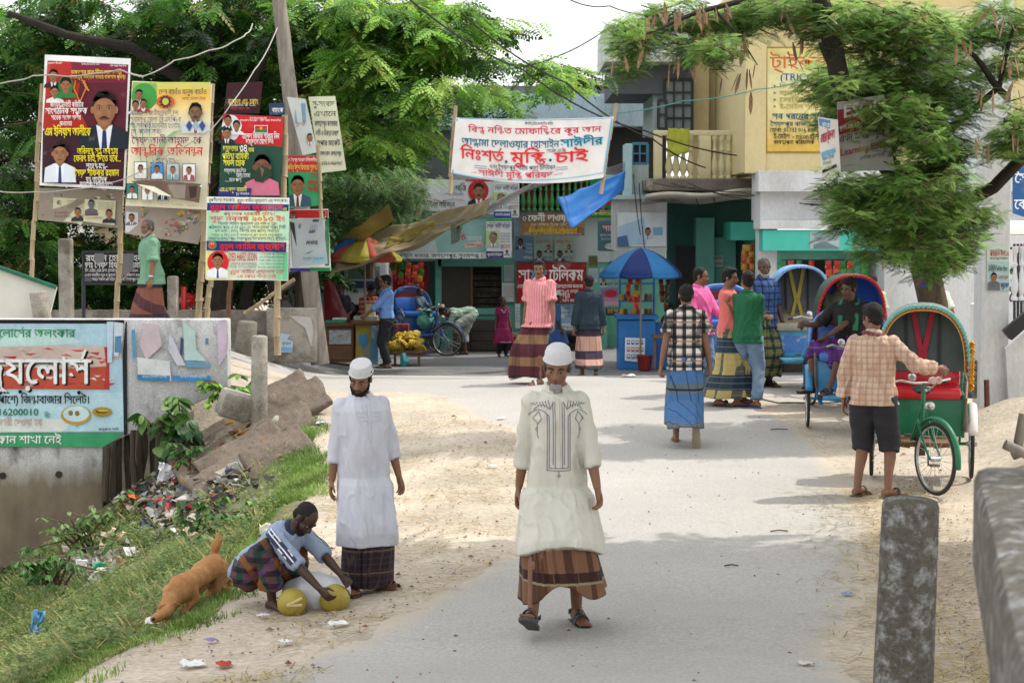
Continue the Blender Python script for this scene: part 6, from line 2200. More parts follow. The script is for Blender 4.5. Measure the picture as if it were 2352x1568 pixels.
def coconut(label, px, py, r, Y, cut):
	c = P(px, py, Y)
	t = thing('coconut', label, 'coconut', (c.x, c.y, c.z), .3)
	b = MB()
	n = 20
	prof = [(.02, -.98), (.45, -.85), (.8, -.5), (.98, -.05), (.95, .3), (.78, .62), (.5, .86), (.22, .98), (.03, 1.0)]
	b.lathe((0, 0, 0), [(a * r * (1 + .0 * i), z * r * 1.05) for i, (a, z) in enumerate(prof)], 24, axis=(.75, -.15, .35))
	b.build('husk', m_coco, t)
	if cut:
		q = MB()
		q.beam((-r * .5, -r * .93, r * .0), (r * .55, -r * .85, r * .45), .02, .016)
		q.beam((-r * .5, -r * .93, r * .0), (r * .55, -r * .88, -r * .02), .018, .016)
		q.build('cut_fibre', mat('pale_fibre', (.55, .45, .22), .8), t, bevel=.004)
	else:
		q = MB()
		q.lathe((r * .72, -r * .14, r * .34), [(.035, 0), (.03, .02), (.012, .028)], 10, axis=(.75, -.15, .35))
		q.build('stalk_end', mat('stalk_brown', (.12, .09, .03), .9), t)
coconut('yellow-green coconut held down by the seller and slashed with two pale cuts', 670, 1383, .096, 11.95, True)
coconut('whole yellow-green coconut lying on the white sack at the road edge', 768, 1375, .10, 12.05, False)
b = MB()
c = P(728, 1352, 12.25)
b.sph((0, 0, 0), (.22, .16, .13), nu=30, nv=18)
o = remeshed(b, 'sack', mat('white_sack', (.62, .62, .65), .7, .1, 8, bump=.3), .012, 2, None, lambda p: .028 * mno.noise(p * 9) + .02 * (1 - 2 * abs(mno.noise(p * 7 + V((3, 1, 2))))), loc=(c.x, c.y, c.z - .03))
tag(o, 'crumpled white plastic sack between the coconut seller and the man in white', 'sack')
b = MB()
b.tube([P(706, 1332, 12.0), P(735, 1352, 11.95), P(752, 1368, 11.9)], [.006, .005, .003], 6)
tag(b.build('knife', m_rust), 'thin curved knife in the coconut seller\'s hand', 'knife')
# dark goat by the shop step
b = MB()
g0 = P(1318, 780, 37.6)
gz = ground(g0.x, 37.6)
b.tube([(g0.x - .22, 37.6, gz + .52), (g0.x, 37.6, gz + .50), (g0.x + .24, 37.6, gz + .54)], [.12, .14, .12], 14, rc=True)
b.tube([(g0.x - .22, 37.6, gz + .55), (g0.x - .36, 37.55, gz + .72), (g0.x - .48, 37.5, gz + .70)], [.08, .06, .035], 10, rc=True)
for dx in (-.2, .2):
	for dy in (-.07, .07): b.tube([(g0.x + dx, 37.6 + dy, gz + .45), (g0.x + dx + .02, 37.6 + dy, gz + .24), (g0.x + dx, 37.6 + dy, gz + .02)], [.06, .03, .025], 8, rc=True)
o = remeshed(b, 'goat', mat('black_fur', (.015, .014, .013), .9), .016, 2)
tag(o, 'black goat standing behind the dark-shirted man by the shop step', 'goat')
def bollard(label, px, ytop, ybot, Y, r, m, tilt=(0, 0), name='bollard'):
	t0, b0 = P(px, ytop, Y), P(px, ybot, Y)
	h_ = t0.z - b0.z
	b = MB()
	pr = [(r * 1.05, -.3), (r * 1.04, 0), (r, h_ * .5), (r * .97, h_ - r * .28), (r * .90, h_ - r * .1), (r * .62, h_), (.01, h_ + .004)]
	rs = []
	for rr, z in pr:
		rs.append([V((rr * math.cos(a) * (1 + .025 * mno.noise(V((math.cos(a) * 2, math.sin(a) * 2, z * 5)))), rr * math.sin(a), z)) for a in [2 * math.pi * k / 24 for k in range(24)]])
	b.rings(rs)
	o = b.build(name, m, smooth=50)
	o.location = b0
	o.rotation_euler = (R(tilt[0]), R(tilt[1]), 0)
	return tag(o, label, 'bollard', 'concrete roadside bollards')
bollard('large lichen-covered concrete bollard in the right foreground', 2072, 1142, 1640, 6.6, .105, m_lich, (0, 1.5))
bollard('upright concrete bollard on the bank edge beside the fallen one', 595, 770, 936, 23.4, .103, m_concw, (0, 1))
bollard('broken concrete bollard fallen over beside the upright one', 705, 915, 1010, 23.0, .10, m_concw, (-18, -64))
bollard('short leaning bollard behind the painted wing wall', 98, 668, 735, 25.4, .12, m_concw, (0, -9))
bollard('dark stubby bollard leaning against the low roadside wall', 563, 736, 800, 29.3, .16, m_conc, (0, 6))
# concrete rail of the bridge, close to the camera
rt = thing('bridge_railing', 'blurred mossy concrete bridge railing at the right edge', 'railing')
b = MB()
d_ = V((-.41, -1.86, 0)).normalized()
n_ = V((-d_.y, d_.x, 0)) * -1
if n_.x < 0: n_ = -n_
a0 = V((1.02, 4.06, 1.80))
b.beam(a0 + n_ * .17, a0 + n_ * .17 + d_ * 3.4, .24, .34, hint=V((1, 0, 0)))
b.build('top_rail', m_lich, rt, bevel=.03)
b = MB()
b.beam(a0 + n_ * .17 + V((0, 0, -.75)), a0 + n_ * .17 + d_ * 3.4 + V((0, 0, -.75)), .18, .18, hint=V((1, 0, 0)))
b.build('lower_rail', m_lich, rt, bevel=.02)
for k in (.14, 1.7):
	b = MB()
	c = a0 + n_ * .17 + d_ * k
	b.box((c.x, c.y, 1.1), (.26, .26, 1.2), rz=math.atan2(d_.y, d_.x))
	b.build('post', m_lich, rt, bevel=.02)
# pole of bamboo and wood carrying the wires
m_pole = mat('grey_wood_pole', (.26, .23, .20), .9, .3, 5, col2=(.14, .12, .10), lo=.45, hi=.7, stretch=(3, 3, .4), grain=.2, bump=.3)
m_bam = mat('bamboo', (.36, .28, .17), .7, .3, 6, col2=(.20, .15, .09), lo=.5, hi=.75, stretch=(2, 2, .4), grain=.12)
b = MB()
limb(b, [P(736, 836, 29.8), P(712, 640, 29.8), P(680, 350, 29.8), P(650, 80, 29.8), P(636, -40, 29.8)], .15, .105, .02, 12)
tag(b.build('utility_pole', m_pole), 'tall leaning wooden utility pole beside the jeweller billboard', 'pole')
def bamboo(label, x0, y0, x1, y1, Y, r=.035, name='bamboo_pole', m=None):
	a, c = P(x0, y0, Y), P(x1, y1, Y)
	n = max(4, int((c - a).length / .28))
	pts, rr = [], []
	for i in range(n):
		for t, k in ((.0, 1.18), (.06, .98), (.94, .96)):
			pts.append(a.lerp(c, (i + t) / n) + V((.012 * math.sin(i * 1.3 + x0), 0, 0)))
			rr.append(r * k)
	b = MB()
	b.tube(pts, rr, 9)
	return tag(b.build(name, m or m_bam), label, 'pole', 'bamboo poles holding up the billboards')
bamboo('bamboo pole at the outer edge of the maroon billboard', 72, 640, 96, 190, 27.9)
bamboo('brown bamboo pole between the maroon and the cream billboard', 268, 735, 292, 160, 27.9, .042)
bamboo('bamboo pole at the far edge of the cream billboard', 456, 735, 488, 190, 27.6, .05)
bamboo('bamboo leg under the jeweller billboard, nearest the cream billboard', 474, 735, 486, 630, 27.2, .04)
bamboo('dark bamboo leg in the middle under the jeweller billboard', 524, 735, 530, 640, 27.6, .035, m=m_plank)
bamboo('long bamboo leg standing in front of the low wall under the jeweller billboard', 638, 815, 636, 640, 26.9, .05)
bamboo('bamboo pole between the green poster and the pole', 648, 640, 655, 262, 27.3, .045)
bamboo('slanted bamboo prop behind the jeweller billboard', 560, 720, 680, 640, 28.9, .03)
bamboo('thin bamboo pole beside the leaning red poster', 740, 500, 728, 330, 28.0, .03)
bamboo('bamboo stick carrying the left edge of the white banner', 1033, 445, 1045, 240, 29.5, .032)
bamboo('bamboo stick carrying the right edge of the white banner', 1378, 445, 1415, 235, 29.5, .032)
# stakes under the wing wall, slabs, stones
m_stake = mat('shaded_stake', (.07, .055, .04), .95, .5, 5, stretch=(3, 3, .4), grain=.3)  # deep shade under the wall is put into this dark wood colour
for i in range(12):
	px = 246 + i * 15 + rnd.uniform(-5, 5)
	b = MB()
	k_ = 24.15 + .12 * (i % 4)
	b.tube([P(px + rnd.uniform(-9, 9), 1150 - i * 9, k_), P(px + rnd.uniform(-3, 3), 1070 - i * 6, k_), P(px, 1004 - i * 7 + rnd.uniform(0, 22), k_)], [rnd.uniform(.03, .06), rnd.uniform(.03, .05), rnd.uniform(.025, .045)], 8)
	tag(b.build('wooden_stake', m_stake), 'dark wooden stake in the row shoring the bank under the wing wall', 'stake', 'stakes under the wing wall')
m_slab = mat('slab_brown', (.18, .14, .11), .95, .4, 4, col2=(.11, .09, .07), lo=.42, hi=.65, grain=.3, bump=.6, bscale=40)
for i, (px, py, sx, sy, rz, dz, rx) in enumerate([(500, 1040, 1.1, .8, .25, .02, 3), (560, 985, 1.1, .8, .3, .03, -3), (618, 935, 1.1, .8, .2, .05, 2), (560, 1055, 1.0, .8, .28, .02, 4), (622, 1000, 1.0, .8, .22, .03, -2), (668, 945, .9, .7, .2, .06, 5), (520, 1095, .8, .6, .5, .02, -5), (640, 1050, .7, .6, .3, .04, 6)]):
	b = MB()
	b.box((0, 0, 0), (sx * 1.1, sy * 1.15, .08))
	o = remeshed(b, 'concrete_slab', m_slab, .022, 0, None, lambda q: .035 * mno.noise(q * 3.1 + V((i, 0, 0))) + .012 * mno.noise(q * 13))
	g_ = G(px, py)
	o.location = g_ + V((0, 0, dz))
	o.rotation_euler = (R(rx + 17), R(-27), rz)
	tag(o, 'dirty brown concrete slab of the broken revetment on the bank below the bollards', 'slab', 'broken slabs on the bank')
b = MB()
b.box((0, 0, 0), (.42, .3, .34))
o = b.build('concrete_lump', m_concw, bevel=.05)
o.location = P(540, 930, 23.4)
o.rotation_euler = (.2, .3, .4)
tag(o, 'square concrete lump at the foot of the upright bollard', 'block')
b = MB()
pbox(b, 2206, 826, 2246, 915, 22.6, .35)
tag(b.build('concrete_block', m_lich, bevel=.02), 'rough grey concrete block beside the white pillar', 'block')
b = MB()
b.tube([P(2268, 962, 22.9), P(2266, 872, 22.9)], .035, 6)
tag(b.build('rusty_post', mat('rust', (.14, .06, .04), .9)), 'short rusty iron post at the foot of the white pillar', 'post')
for i, (x0, y0, x1, y1, Y) in enumerate([(2308, 1020, 2400, 1062, 17.5), (2352, 950, 2335, 1040, 17.6), (2325, 1045, 2420, 1010, 17.9)]):
	b = MB()
	b.tube([P(x0, y0, Y), P(x1, y1, Y)], .05, 10)
	tag(b.build('log', m_pole), 'weathered round log lying on the sand heap', 'log', 'logs on the sand heap')
def parasol(label, px, pyrim, pytop, rpx, Y, cols, n=8, ybase=840, cat='parasol', val=.07):
	c, tp = P(px, pyrim, Y), P(px, pytop, Y)
	r = rpx * Y / F
	h_ = tp.z - c.z
	t = thing('parasol', label, cat, (c.x, Y, ground(c.x, Y)))
	z0 = c.z - t.location.z
	b = MB()
	b.tube([(0, 0, 0), (0, 0, z0 + h_ + .03)], .02, 8)
	b.build('pole', m_pole, t)
	for k in range(n):
		a0, a1 = 2 * math.pi * k / n + .2, 2 * math.pi * (k + 1) / n + .2
		b = MB()
		def fn(u, v):
			a = a0 + (a1 - a0) * u
			e = 1 - .05 * math.sin(math.pi * u)
			return V((r * v * e * math.cos(a), r * v * e * math.sin(a), z0 + h_ * (1 - v ** 1.7) - .02 * math.sin(math.pi * u) * v))
		b.grid(fn, 4, 7)
		def fv(u, v):
			a = a0 + (a1 - a0) * u
			e = 1 - .05 * math.sin(math.pi * u)
			return V((r * e * math.cos(a), r * e * math.sin(a), z0 - .02 * math.sin(math.pi * u) - val * v))
		b.grid(fv, 4, 1)
		b.build('canopy_panel', cols[k % len(cols)], t, solid=.006, fix=False)
		q = MB()
		q.tube([(0, 0, z0 + h_ * .55), (r * .97 * math.cos(a0), r * .97 * math.sin(a0), z0 - .01)], .008, 5)
		q.build('rib', m_rust, t)
	return t
u_b, u_d = mat('parasol_blue', (.04, .22, .52), .7, .1, 4, trans=.3), mat('parasol_navy', (.02, .045, .20), .7, .1, 4, trans=.3)
u_y, u_r, u_n = mat('parasol_yellow', (.52, .46, .08), .7, .1, 4, trans=.35), mat('parasol_red', (.55, .13, .09), .7, .1, 4, trans=.35), mat('parasol_ink', (.03, .03, .12), .7, .1, 4, trans=.2)
parasol('blue and navy parasol shading the blue kiosk', 1472, 628, 570, 98, 33.6, [u_b, u_d])
parasol('red and yellow parasol with a navy rim over the snack stall', 838, 592, 545, 86, 35.2, [u_r, u_y, u_y, u_n, u_r, u_y])
K = thing('kiosk', 'bright blue street kiosk with a white price sheet on its front', 'kiosk')
m_kb = mat('kiosk_blue', (.02, .16, .46), .5, .15, 4, coat=.15)
part('cabinet', m_kb, K, 1421, 736, 1506, 848, 33.9, .7)
part('side_cabinet', mat('kiosk_blue_side', (.015, .12, .38), .5, .15, 4), K, 1506, 742, 1546, 846, 34.1, .5)
part('counter', m_kb, K, 1416, 724, 1512, 734, 33.85, .8)
b = MB()
for x in (1424, 1502): pbox(b, x - 2, 640, x + 2, 724, 34.5, .05)
for y in (650, 690): pbox(b, 1422, y, 1504, y + 3, 34.45, .3)
b.build('shelf_frame', m_kb, K, smooth=0)
jars = [(1428 + i * 9.5, rnd.choice(['c8a020', 'b03020', 'd8d0b0', '604020', '90a0a8', 'a04818'])) for i in range(8)]
for x, c in jars:
	for y in (724, 690):
		X0, X1, Z0, Z1 = prect(x - 3.6, y - 15, x + 3.6, y, 34.2)
		b = MB()
		b.lathe(((X0 + X1) / 2, 34.3, Z0), [(.03, 0), (.034, .02), (.034, (Z1 - Z0) * .75), (.024, (Z1 - Z0) * .85), (.026, Z1 - Z0)], 10, col=lin(c))
		tag(b.build('jar', PRINT), 'small jar of sweets standing in the blue kiosk', 'jar', 'jars of sweets in the kiosk')
A1 = Art((1436, 775), (1482, 777), (1480, 832), (1435, 828), 33.87)
A1.sheet('dfe3e6')
for r in range(3):
	for cI in range(4):
		x, y = 1440 + cI * 10, 781 + r * 16
		A1.rect(x, y, x + 7, y + 10, ['3a5a9a', 'b04a3a', '4a78b0'][r])
		A1.rect(x + 1, y + 2, x + 6, y + 6, 'e8e8e8')
A1.obj('price_sheet', 'white sheet of printed pictures on the front of the blue kiosk', 'sheet')
b = MB()
X0, X1, Z0, Z1 = prect(1463, 818, 1500, 852, 33.3)
b.lathe(((X0 + X1) / 2, 33.4, Z0), [(.10, 0), (.115, .02), (.14, Z1 - Z0), (.146, Z1 - Z0 + .01), (.13, Z1 - Z0 - .01), (.10, .03)], 18)
tag(b.build('bucket', mat('dark_red_plastic', (.20, .02, .02), .5)), 'dark red plastic bucket on the ground before the blue kiosk', 'bucket')
# strings of snack packets
def packet_strip(label, px, y0, y1, Y, cols, w=.13, grp='strings of snack packets'):
	a, c = P(px, y0, Y), P(px, y1, Y)
	t = thing('packet_strip', label, 'snack packets', a, rnd.uniform(-.3, .3), grp)
	n = max(2, int((a.z - c.z) / (w * 1.25)))
	first = None
	for i in range(n):
		cc = cols[i % len(cols)]
		m_ = mat('packet_' + cc, cc, .3, .2, 12, col2=(.6, .5, .3), lo=.60, hi=.64, coat=.3)
		b = MB()
		rs = []
		for z, tw in ((0, .002), (-.012, .004), (-.05, .02), (-w * .6, .022), (-w * 1.1, .004), (-w * 1.2, .002)):
			rs.append([V((w / 2 * math.cos(q), tw * math.sin(q), z)) for q in [2 * math.pi * k / 8 for k in range(8)]])
		b.rings(rs)
		o = b.build('packet', m_, t)
		o.location = (rnd.uniform(-.02, .02), rnd.uniform(-.03, .03), -i * w * 1.22)
	return t
RDS, MIX, GRS = ['b8281c', 'c84a1c', '9a1a1a'], ['c83a1c', '3a7a2a', 'd09a28', 'b0281c'], ['2a7a3a', '3a8a2a', 'b02a1c']
for i, x in enumerate((905, 921, 937, 953, 966)): packet_strip('shiny packets on a string hanging at the red shop behind the stall', x, 602 + (i % 2) * 6, 655 + (i % 3) * 10, 41.2, [RDS, GRS, RDS, RDS, MIX][i], .12)
for i, x in enumerate((1445, 1462, 1520, 1532)): packet_strip('dark packets on a string hanging under the blue parasol', x, 640, 705 + (i % 2) * 14, 34.0, [RDS, MIX, ['5a1a14', '6a2a18'], ['4a1a1a', '2a4a2a']][i], .09)
for i, x in enumerate((1796, 1816, 1832, 1863)): packet_strip('yellow and red packets on a string at the snack shop front', x, 598, 616 + (i % 3) * 10, 32.9, [GRS, MIX, GRS, RDS][i], .11)
for i, x in enumerate((1905, 1922, 1938, 1955, 1985)): packet_strip('red and green packets on a string at the snack shop front by the post', x, 598, 650 - (i % 2) * 8, 32.85, [RDS, RDS, GRS, MIX, GRS][i], .12)
for i, x in enumerate((1710, 1719, 1727)): packet_strip('yellow packets on a string hanging on the alcove pier', x, 562, 668, 35.6, [['c8a030', 'd07a28', 'c8482a'], ['d0b040', 'b84a28'], ['a83a28', 'c89a38']][i], .10)
for i, x in enumerate((2065, 2092)): packet_strip('packets on a string hanging behind the tree trunk', x, 598, 640, 32.8, GRS, .12)
# snack stall
S_ = thing('stall_cabinet', 'brown wooden stall cabinet with a glazed front and egg tray on top', 'cabinet')
part('carcass', m_brown, S_, 748, 748, 812, 832, 35.0, .6)
part('top_board', m_brown, S_, 744, 742, 818, 749, 34.9, .8)
b = MB()
pbox(b, 756, 758, 806, 790, 34.97, .03)
b.build('glass_front', mat('display_glass', (.42, .46, .48), .2, .4, 14, col2=(.40, .10, .10), lo=.56, hi=.6), S_, smooth=0)
part('drawer_front', m_plank, S_, 753, 796, 808, 826, 34.98, .03)
et = thing('egg_tray', 'green plastic tray of white eggs on the wooden cabinet', 'egg tray')
b = MB()
pbox(b, 746, 736, 794, 742, 34.95, .4)
b.build('tray', mat('green_plastic', (.02, .28, .18), .5), et, bevel=.01)
for i in range(8):
	for j in range(2):
		b = MB()
		p = P(766 + i * 4.0, 732, 35.05 + j * .12)
		b.sph((0, 0, 0), (.021, .021, .027))
		o = b.build('egg', mat('egg_white', (.75, .74, .70), .5), et)
		o.location = p
b = MB()
b.plate([P(x, y, 35.6) for x, y in [(744, 742), (744, 645), (756, 640), (766, 648), (775, 672), (788, 705), (803, 732), (806, 742)]], (0, 1, 0), .05)
tag(b.build('curved_signboard', mat('dark_red_panel', (.20, .008, .015), .4, .12, 4, coat=.3), bevel=.006), 'curved dark red stall panel rising beside the leaning pole', 'panel')
C_ = thing('stall_counter', 'yellow painted stall counter with a blue heart on its front', 'counter')
part('front_panel', mat('worn_yellow_paint', (.36, .29, .05), .8, .3, 3, col2=(.25, .30, .33), lo=.55, hi=.65, grain=.1), C_, 818, 744, 852, 836, 34.9, .5)
part('side_panel', mat('worn_blue_paint', (.10, .24, .36), .8, .4, 4, col2=(.45, .42, .34), lo=.5, hi=.6), C_, 852, 746, 868, 838, 34.8, .5)
part('counter_top', m_brown, C_, 806, 736, 874, 744, 34.75, .8)
ht = MB()
hp_ = []
for i in range(28):
	t = 2 * math.pi * i / 28
	hp_.append(P(834 + 11 * math.sin(t) ** 3, 782 - 1.75 * (13 * math.cos(t) - 5 * math.cos(2 * t) - 2 * math.cos(3 * t) - math.cos(4 * t)) * .78, 34.885))
ht.plate(hp_, (0, 1, 0), .008)
ht.build('heart', mat('heart_blue', (.05, .24, .48), .7), C_, smooth=0)
b = MB()
pbox(b, 812, 726, 866, 736, 34.9, .4)
tag(b.build('glass_case', mat('pale_glass', (.40, .42, .40), .15, .3, 10), bevel=.004), 'low glass case on the stall counter', 'case')
b = MB()
for i in range(6): b.tube([P(843 + i * 3.2, 724, 35.1), P(843 + i * 3.2, 698, 35.1)], .03, 8, col=lin(['c8b878', 'a8b868', 'd8c8a0'][i % 3]))
tag(b.build('straw_pack', PRINT), 'bundle of striped drink straws on the stall counter', 'straws')
# banana cart
ct = thing('banana_cart', 'low wooden push cart loaded with bananas in front of the far rickshaw', 'cart')
part('tray', m_plank, ct, 902, 806, 968, 812, 35.4, .9)
for x in (907, 962):
	for dy in (0, .7): part('leg', m_plank, ct, x - 3, 812, x + 3, 846, 35.45 + dy, .07)
m_ban = mat('banana_skin', (.58, .40, .05), .5, .2, 8, col2=(.30, .24, .05), lo=.6, hi=.7)
def bunch():
	b = MB()
	for i in range(6):
		a = R(-40 + 16 * i)
		pts = [V((.02 * math.cos(a), .02 * math.sin(a), .02)), V((.07 * math.cos(a), .07 * math.sin(a), .035)), V((.12 * math.cos(a), .12 * math.sin(a), .01)), V((.15 * math.cos(a), .15 * math.sin(a), -.035))]
		b.tube(pts, [.008, .019, .018, .006], 7)
	b.sph((0, 0, .02), (.03, .03, .02))
	return b.build('banana_bunch', m_ban)
bb = bunch()
for i in range(46):
	o = bb if i == 0 else bb.copy()
	if i: COL.objects.link(o)
	u, v_ = rnd.uniform(-1, 1), rnd.uniform(0, 1)
	p = P(935 + u * 29, 806, 35.5 + v_ * .7)
	o.location = p + V((0, 0, .05 + (.30 - .18 * abs(u)) * rnd.random() ** .7))
	o.rotation_euler = (rnd.uniform(-.8, .8), rnd.uniform(-.8, .8), rnd.uniform(0, 6.3))
	o.scale = (1.25,) * 3
	tag(o, 'ripe yellow banana bunch in the pile on the push cart', 'bananas', 'banana bunches on the cart')
b = MB()
b.tube([P(925, 812, 35.3), P(930, 830, 35.25), P(922, 850, 35.25)], [.05, .09, .03], 8)
tag(b.build('blue_rag', mat('turquoise_rag', (.05, .26, .28), .8)), 'turquoise rag hanging from the banana cart', 'rag')
# crate of plums, green bag
b = MB()
pbox(b, 905, 745, 938, 768, 39, .4)
tag(b.build('fruit_crate', mat('plum_crate', (.14, .02, .04), .7, .5, 30, col2=(.30, .12, .12), lo=.5, hi=.6), bevel=.01), 'crate of dark plums behind the banana cart', 'crate')
b = MB()
b.sph((0, 0, 0), (.20, .16, .17), nu=24, nv=16)
b.sph((.02, 0, .18), (.12, .10, .12))
p = P(978, 738, 39.9)
o = remeshed(b, 'plastic_bag', mat('green_polythene', (.16, .46, .36), .35, .2, 6, trans=.3), .016, 2, None, lambda q: .025 * mno.noise(q * 12), loc=p)
tag(o, 'pale green plastic bag stuffed full on the far rickshaw footboard', 'bag')
# parked van glimpsed behind the stall
vn = thing('parked_van', 'white van parked in the shade behind the snack stall', 'van')
part('body', mat('van_white', (.45, .46, .48), .35, .1, 3, coat=.4), vn, 790, 600, 890, 700, 39.6, 1.8, .05)
part('windscreen', mat('dark_glass', (.10, .14, .16), .1), vn, 800, 612, 872, 640, 39.58, .05)
part('bumper', mat('navy_bumper', (.02, .03, .07), .4), vn, 795, 645, 885, 662, 39.5, .15, .02)
part('tail_lamp', mat('tail_red', (.5, .02, .02), .2), vn, 842, 604, 852, 634, 39.56, .05)
for x in (806, 872): part('wheel', m_tyre, vn, x - 9, 690, x + 9, 716, 39.6, .3, .03)
# parked red motorbikes glimpsed under the billboards
mb_ = thing('motorbike', 'red motorbike parked in the shade behind the low wall under the billboards', 'motorbike')
for dx in (-.6, .6):
	make_wheel(mb_, (P(432, 700, 33).x + dx * .3, 33 + dx, ground(-5.5, 33) + .3), .30, 0)
b = MB()
p = P(432, 690, 33)
b.sph((p.x, 33, p.z), (.16, .35, .14))
b.sph((p.x, 33.5, p.z + .02), (.12, .35, .07))
b.tube([(p.x, 32.5, p.z - .3), (p.x, 32.6, p.z + .25)], .05, 8)
b.build('tank', mat('bike_red', (.5, .02, .02), .3, coat=.5), mb_)
# tarpaulins
def tarp(name, label, pts, m, seed=0, sagz=.12, ripple=.05, n=22):
	a, c, d, e = [P(*q) for q in pts]
	b = MB()
	def fn(u, v):
		p = (a * (1 - u) + c * u) * (1 - v) + (e * (1 - u) + d * u) * v
		s = math.sin(math.pi * u) * math.sin(math.pi * v)
		return p + V((0, ripple * mno.noise(V((u * 4, v * 4, seed))), -sagz * s + ripple * (1 - 2 * abs(mno.noise(V((u * 3 + 5, v * 2, seed)))))))
	b.grid(fn, n, n)
	return tag(b.build(name, m, solid=.008, fix=False), label, 'tarpaulin')
m_ty = mat('yellow_tarpaulin', (.36, .285, .085), .75, .25, 2, bump=.3, trans=.35)
m_tb = mat('beige_tarpaulin', (.42, .34, .21), .85, .3, 1.5, col2=(.26, .20, .12), lo=.5, hi=.75, bump=.3, trans=.3)
m_tu = mat('blue_tarpaulin', (.03, .20, .60), .6, .2, 2, bump=.2, trans=.3)
tarp('tarpaulin', 'mustard yellow tarpaulin slung high over the stall beside the parasol', [(772, 556, 35.5), (893, 474, 33.5), (905, 512, 34), (780, 590, 36)], m_ty, 1)
tarp('tarpaulin', 'long patched beige tarpaulin sagging between the pole and the market signs', [(790, 560, 35.6), (1134, 462, 34.5), (1110, 505, 33.8), (760, 640, 34.2)], m_tb, 2, .2, .10, 30)
tarp('tarpaulin', 'narrow yellow tarpaulin edge hanging below the beige one', [(900, 545, 34.3), (1000, 512, 34.2), (1000, 528, 34.0), (880, 580, 34.1)], m_ty, 3, .08, .06)
tarp('tarpaulin', 'blue tarpaulin strip tied under the yellow tarpaulin', [(766, 568, 35.2), (848, 520, 35), (850, 530, 34.9), (768, 590, 35)], m_tu, 4, .03, .03)
tarp('tarpaulin', 'bright blue tarpaulin hanging as a point beside the white banner', [(1279, 458, 33.5), (1436, 398, 34.5), (1432, 442, 34.4), (1312, 530, 33.2)], m_tu, 5, .10, .04)
tarp('rag', 'grey-green rag hanging from the beige tarpaulin', [(1035, 512, 33.9), (1062, 525, 33.9), (1052, 562, 33.9), (1036, 568, 33.9)], mat('grey_green_rag', (.12, .16, .13), .9), 6, .03, .05, 10)['category'] = 'rag'
tarp('net_cloth', 'yellow-green cloth hung over the cream balcony rail', [(1535, 298, 34.85), (1583, 298, 34.85), (1583, 352, 34.8), (1535, 362, 34.8)], mat('lime_cloth', (.38, .40, .05), .9, .3, 40, bump=.6, bscale=120), 7, .0, .03, 14)['category'] = 'cloth'
# wooden benches and crates at the market front
for i, (x0, y0, x1, y1, lab) in enumerate([(1082, 736, 1150, 822, 'dark wooden chest standing under the green shop window'), (1040, 734, 1080, 822, 'dark upright crate behind the bending person')]):
	b = MB()
	pbox(b, x0, y0, x1, y1, 41.0 - i * .1, .7)
	for k in range(1, 4): pbox(b, x0 + 2, y0 + (y1 - y0) * k / 4, x1 - 2, y0 + (y1 - y0) * k / 4 + 2, 40.98 - i * .1, .05)
	tag(b.build('wooden_chest', m_wood, smooth=0), lab, 'chest')
bn = thing('bench', 'small wooden bench beside the blue kiosk', 'bench')
part('seat', m_brown, bn, 1500, 770, 1545, 777, 33.2, .4)
for x in (1504, 1540): part('leg', m_brown, bn, x - 3, 777, x + 3, 848, 33.25, .06)
# tilted white board at the far left
b = MB()
tb_ = [P(x, y, 25.6) for x, y in [(-40, 600), (130, 660), (112, 730), (-40, 733)]]
b.plate(tb_, (0, 1, 0), .05)
o = b.build('tilted_board', mat('peeling_white_board', (.62, .62, .56), .8, .15, 2, col2=(.34, .22, .12), lo=.56, hi=.6), smooth=0)
tag(o, 'tilted white board with a green edge and peeling brown patch at the left edge', 'board')
e = MB()
e.beam(tb_[0] + V((0, -.03, 0)), tb_[1] + V((0, -.03, 0)), .07, .05)
e.build('green_edge', mat('dark_green_edge', (.02, .13, .08), .7), o)
# cables
m_wire = mat('black_cable', (.02, .02, .022), .6)
m_rope = mat('pale_rope', (.42, .40, .36), .9)
def cable(label, pts, r=.012, m=None, wob=0.0, grp='ropes and cables over the street'):
	P3 = [P(*q) for q in pts]
	out = []
	for a, c in zip(P3, P3[1:]):
		for k in range(8):
			t = k / 8
			p = a.lerp(c, t)
			p.z -= .03 * (c - a).length * 4 * t * (1 - t)
			out.append(p + V((0, 0, wob * mno.noise(p * 3))))
	out.append(P3[-1])
	b = MB()
	b.tube(out, r, 5)
	tag(b.build('cable', m or m_wire), label, 'cable', grp)
cable('pale twisted rope strung across the top of the maroon billboard', [(-20, 196, 27.5), (75, 172, 27.4), (160, 172, 27.4), (275, 162, 27.4), (330, 178, 27.4)], .010, m_rope, .05)
cable('pale twisted rope rising from the cream billboard into the tree', [(275, 162, 27.6), (330, 176, 27.4), (400, 135, 27.6), (480, 118, 28), (560, 85, 28.5), (580, 55, 29)], .010, m_rope, .05)
cable('pale rope running from the wooden pole down across the posters', [(637, 65, 29.6), (585, 160, 28), (530, 240, 27.4), (480, 305, 27.2)], .008, m_rope, .01)
cable('sagging rope below the maroon billboard', [(-20, 436, 27.4), (80, 440, 27.3), (190, 432, 27.3), (290, 408, 27.3), (360, 370, 27.2), (480, 300, 27.2)], .008, m_rope, .02)
cable('black cable from the bright tree to the cream balcony', [(930, -10, 26), (1200, 160, 29), (1480, 300, 33), (1720, 360, 34.5), (1900, 410, 33)], .014)
cable('second black cable sloping down to the cream balcony', [(1060, 30, 27), (1300, 190, 30), (1500, 320, 33), (1620, 385, 34.5)], .014)
cable('black cable between the bright tree and the corner building roof', [(1150, 160, 33), (1280, 130, 34), (1400, 62, 35)], .014)
cable('thin black wire crossing the white sky', [(1300, -5, 30), (1400, 14, 32), (1520, 32, 34)], .012)
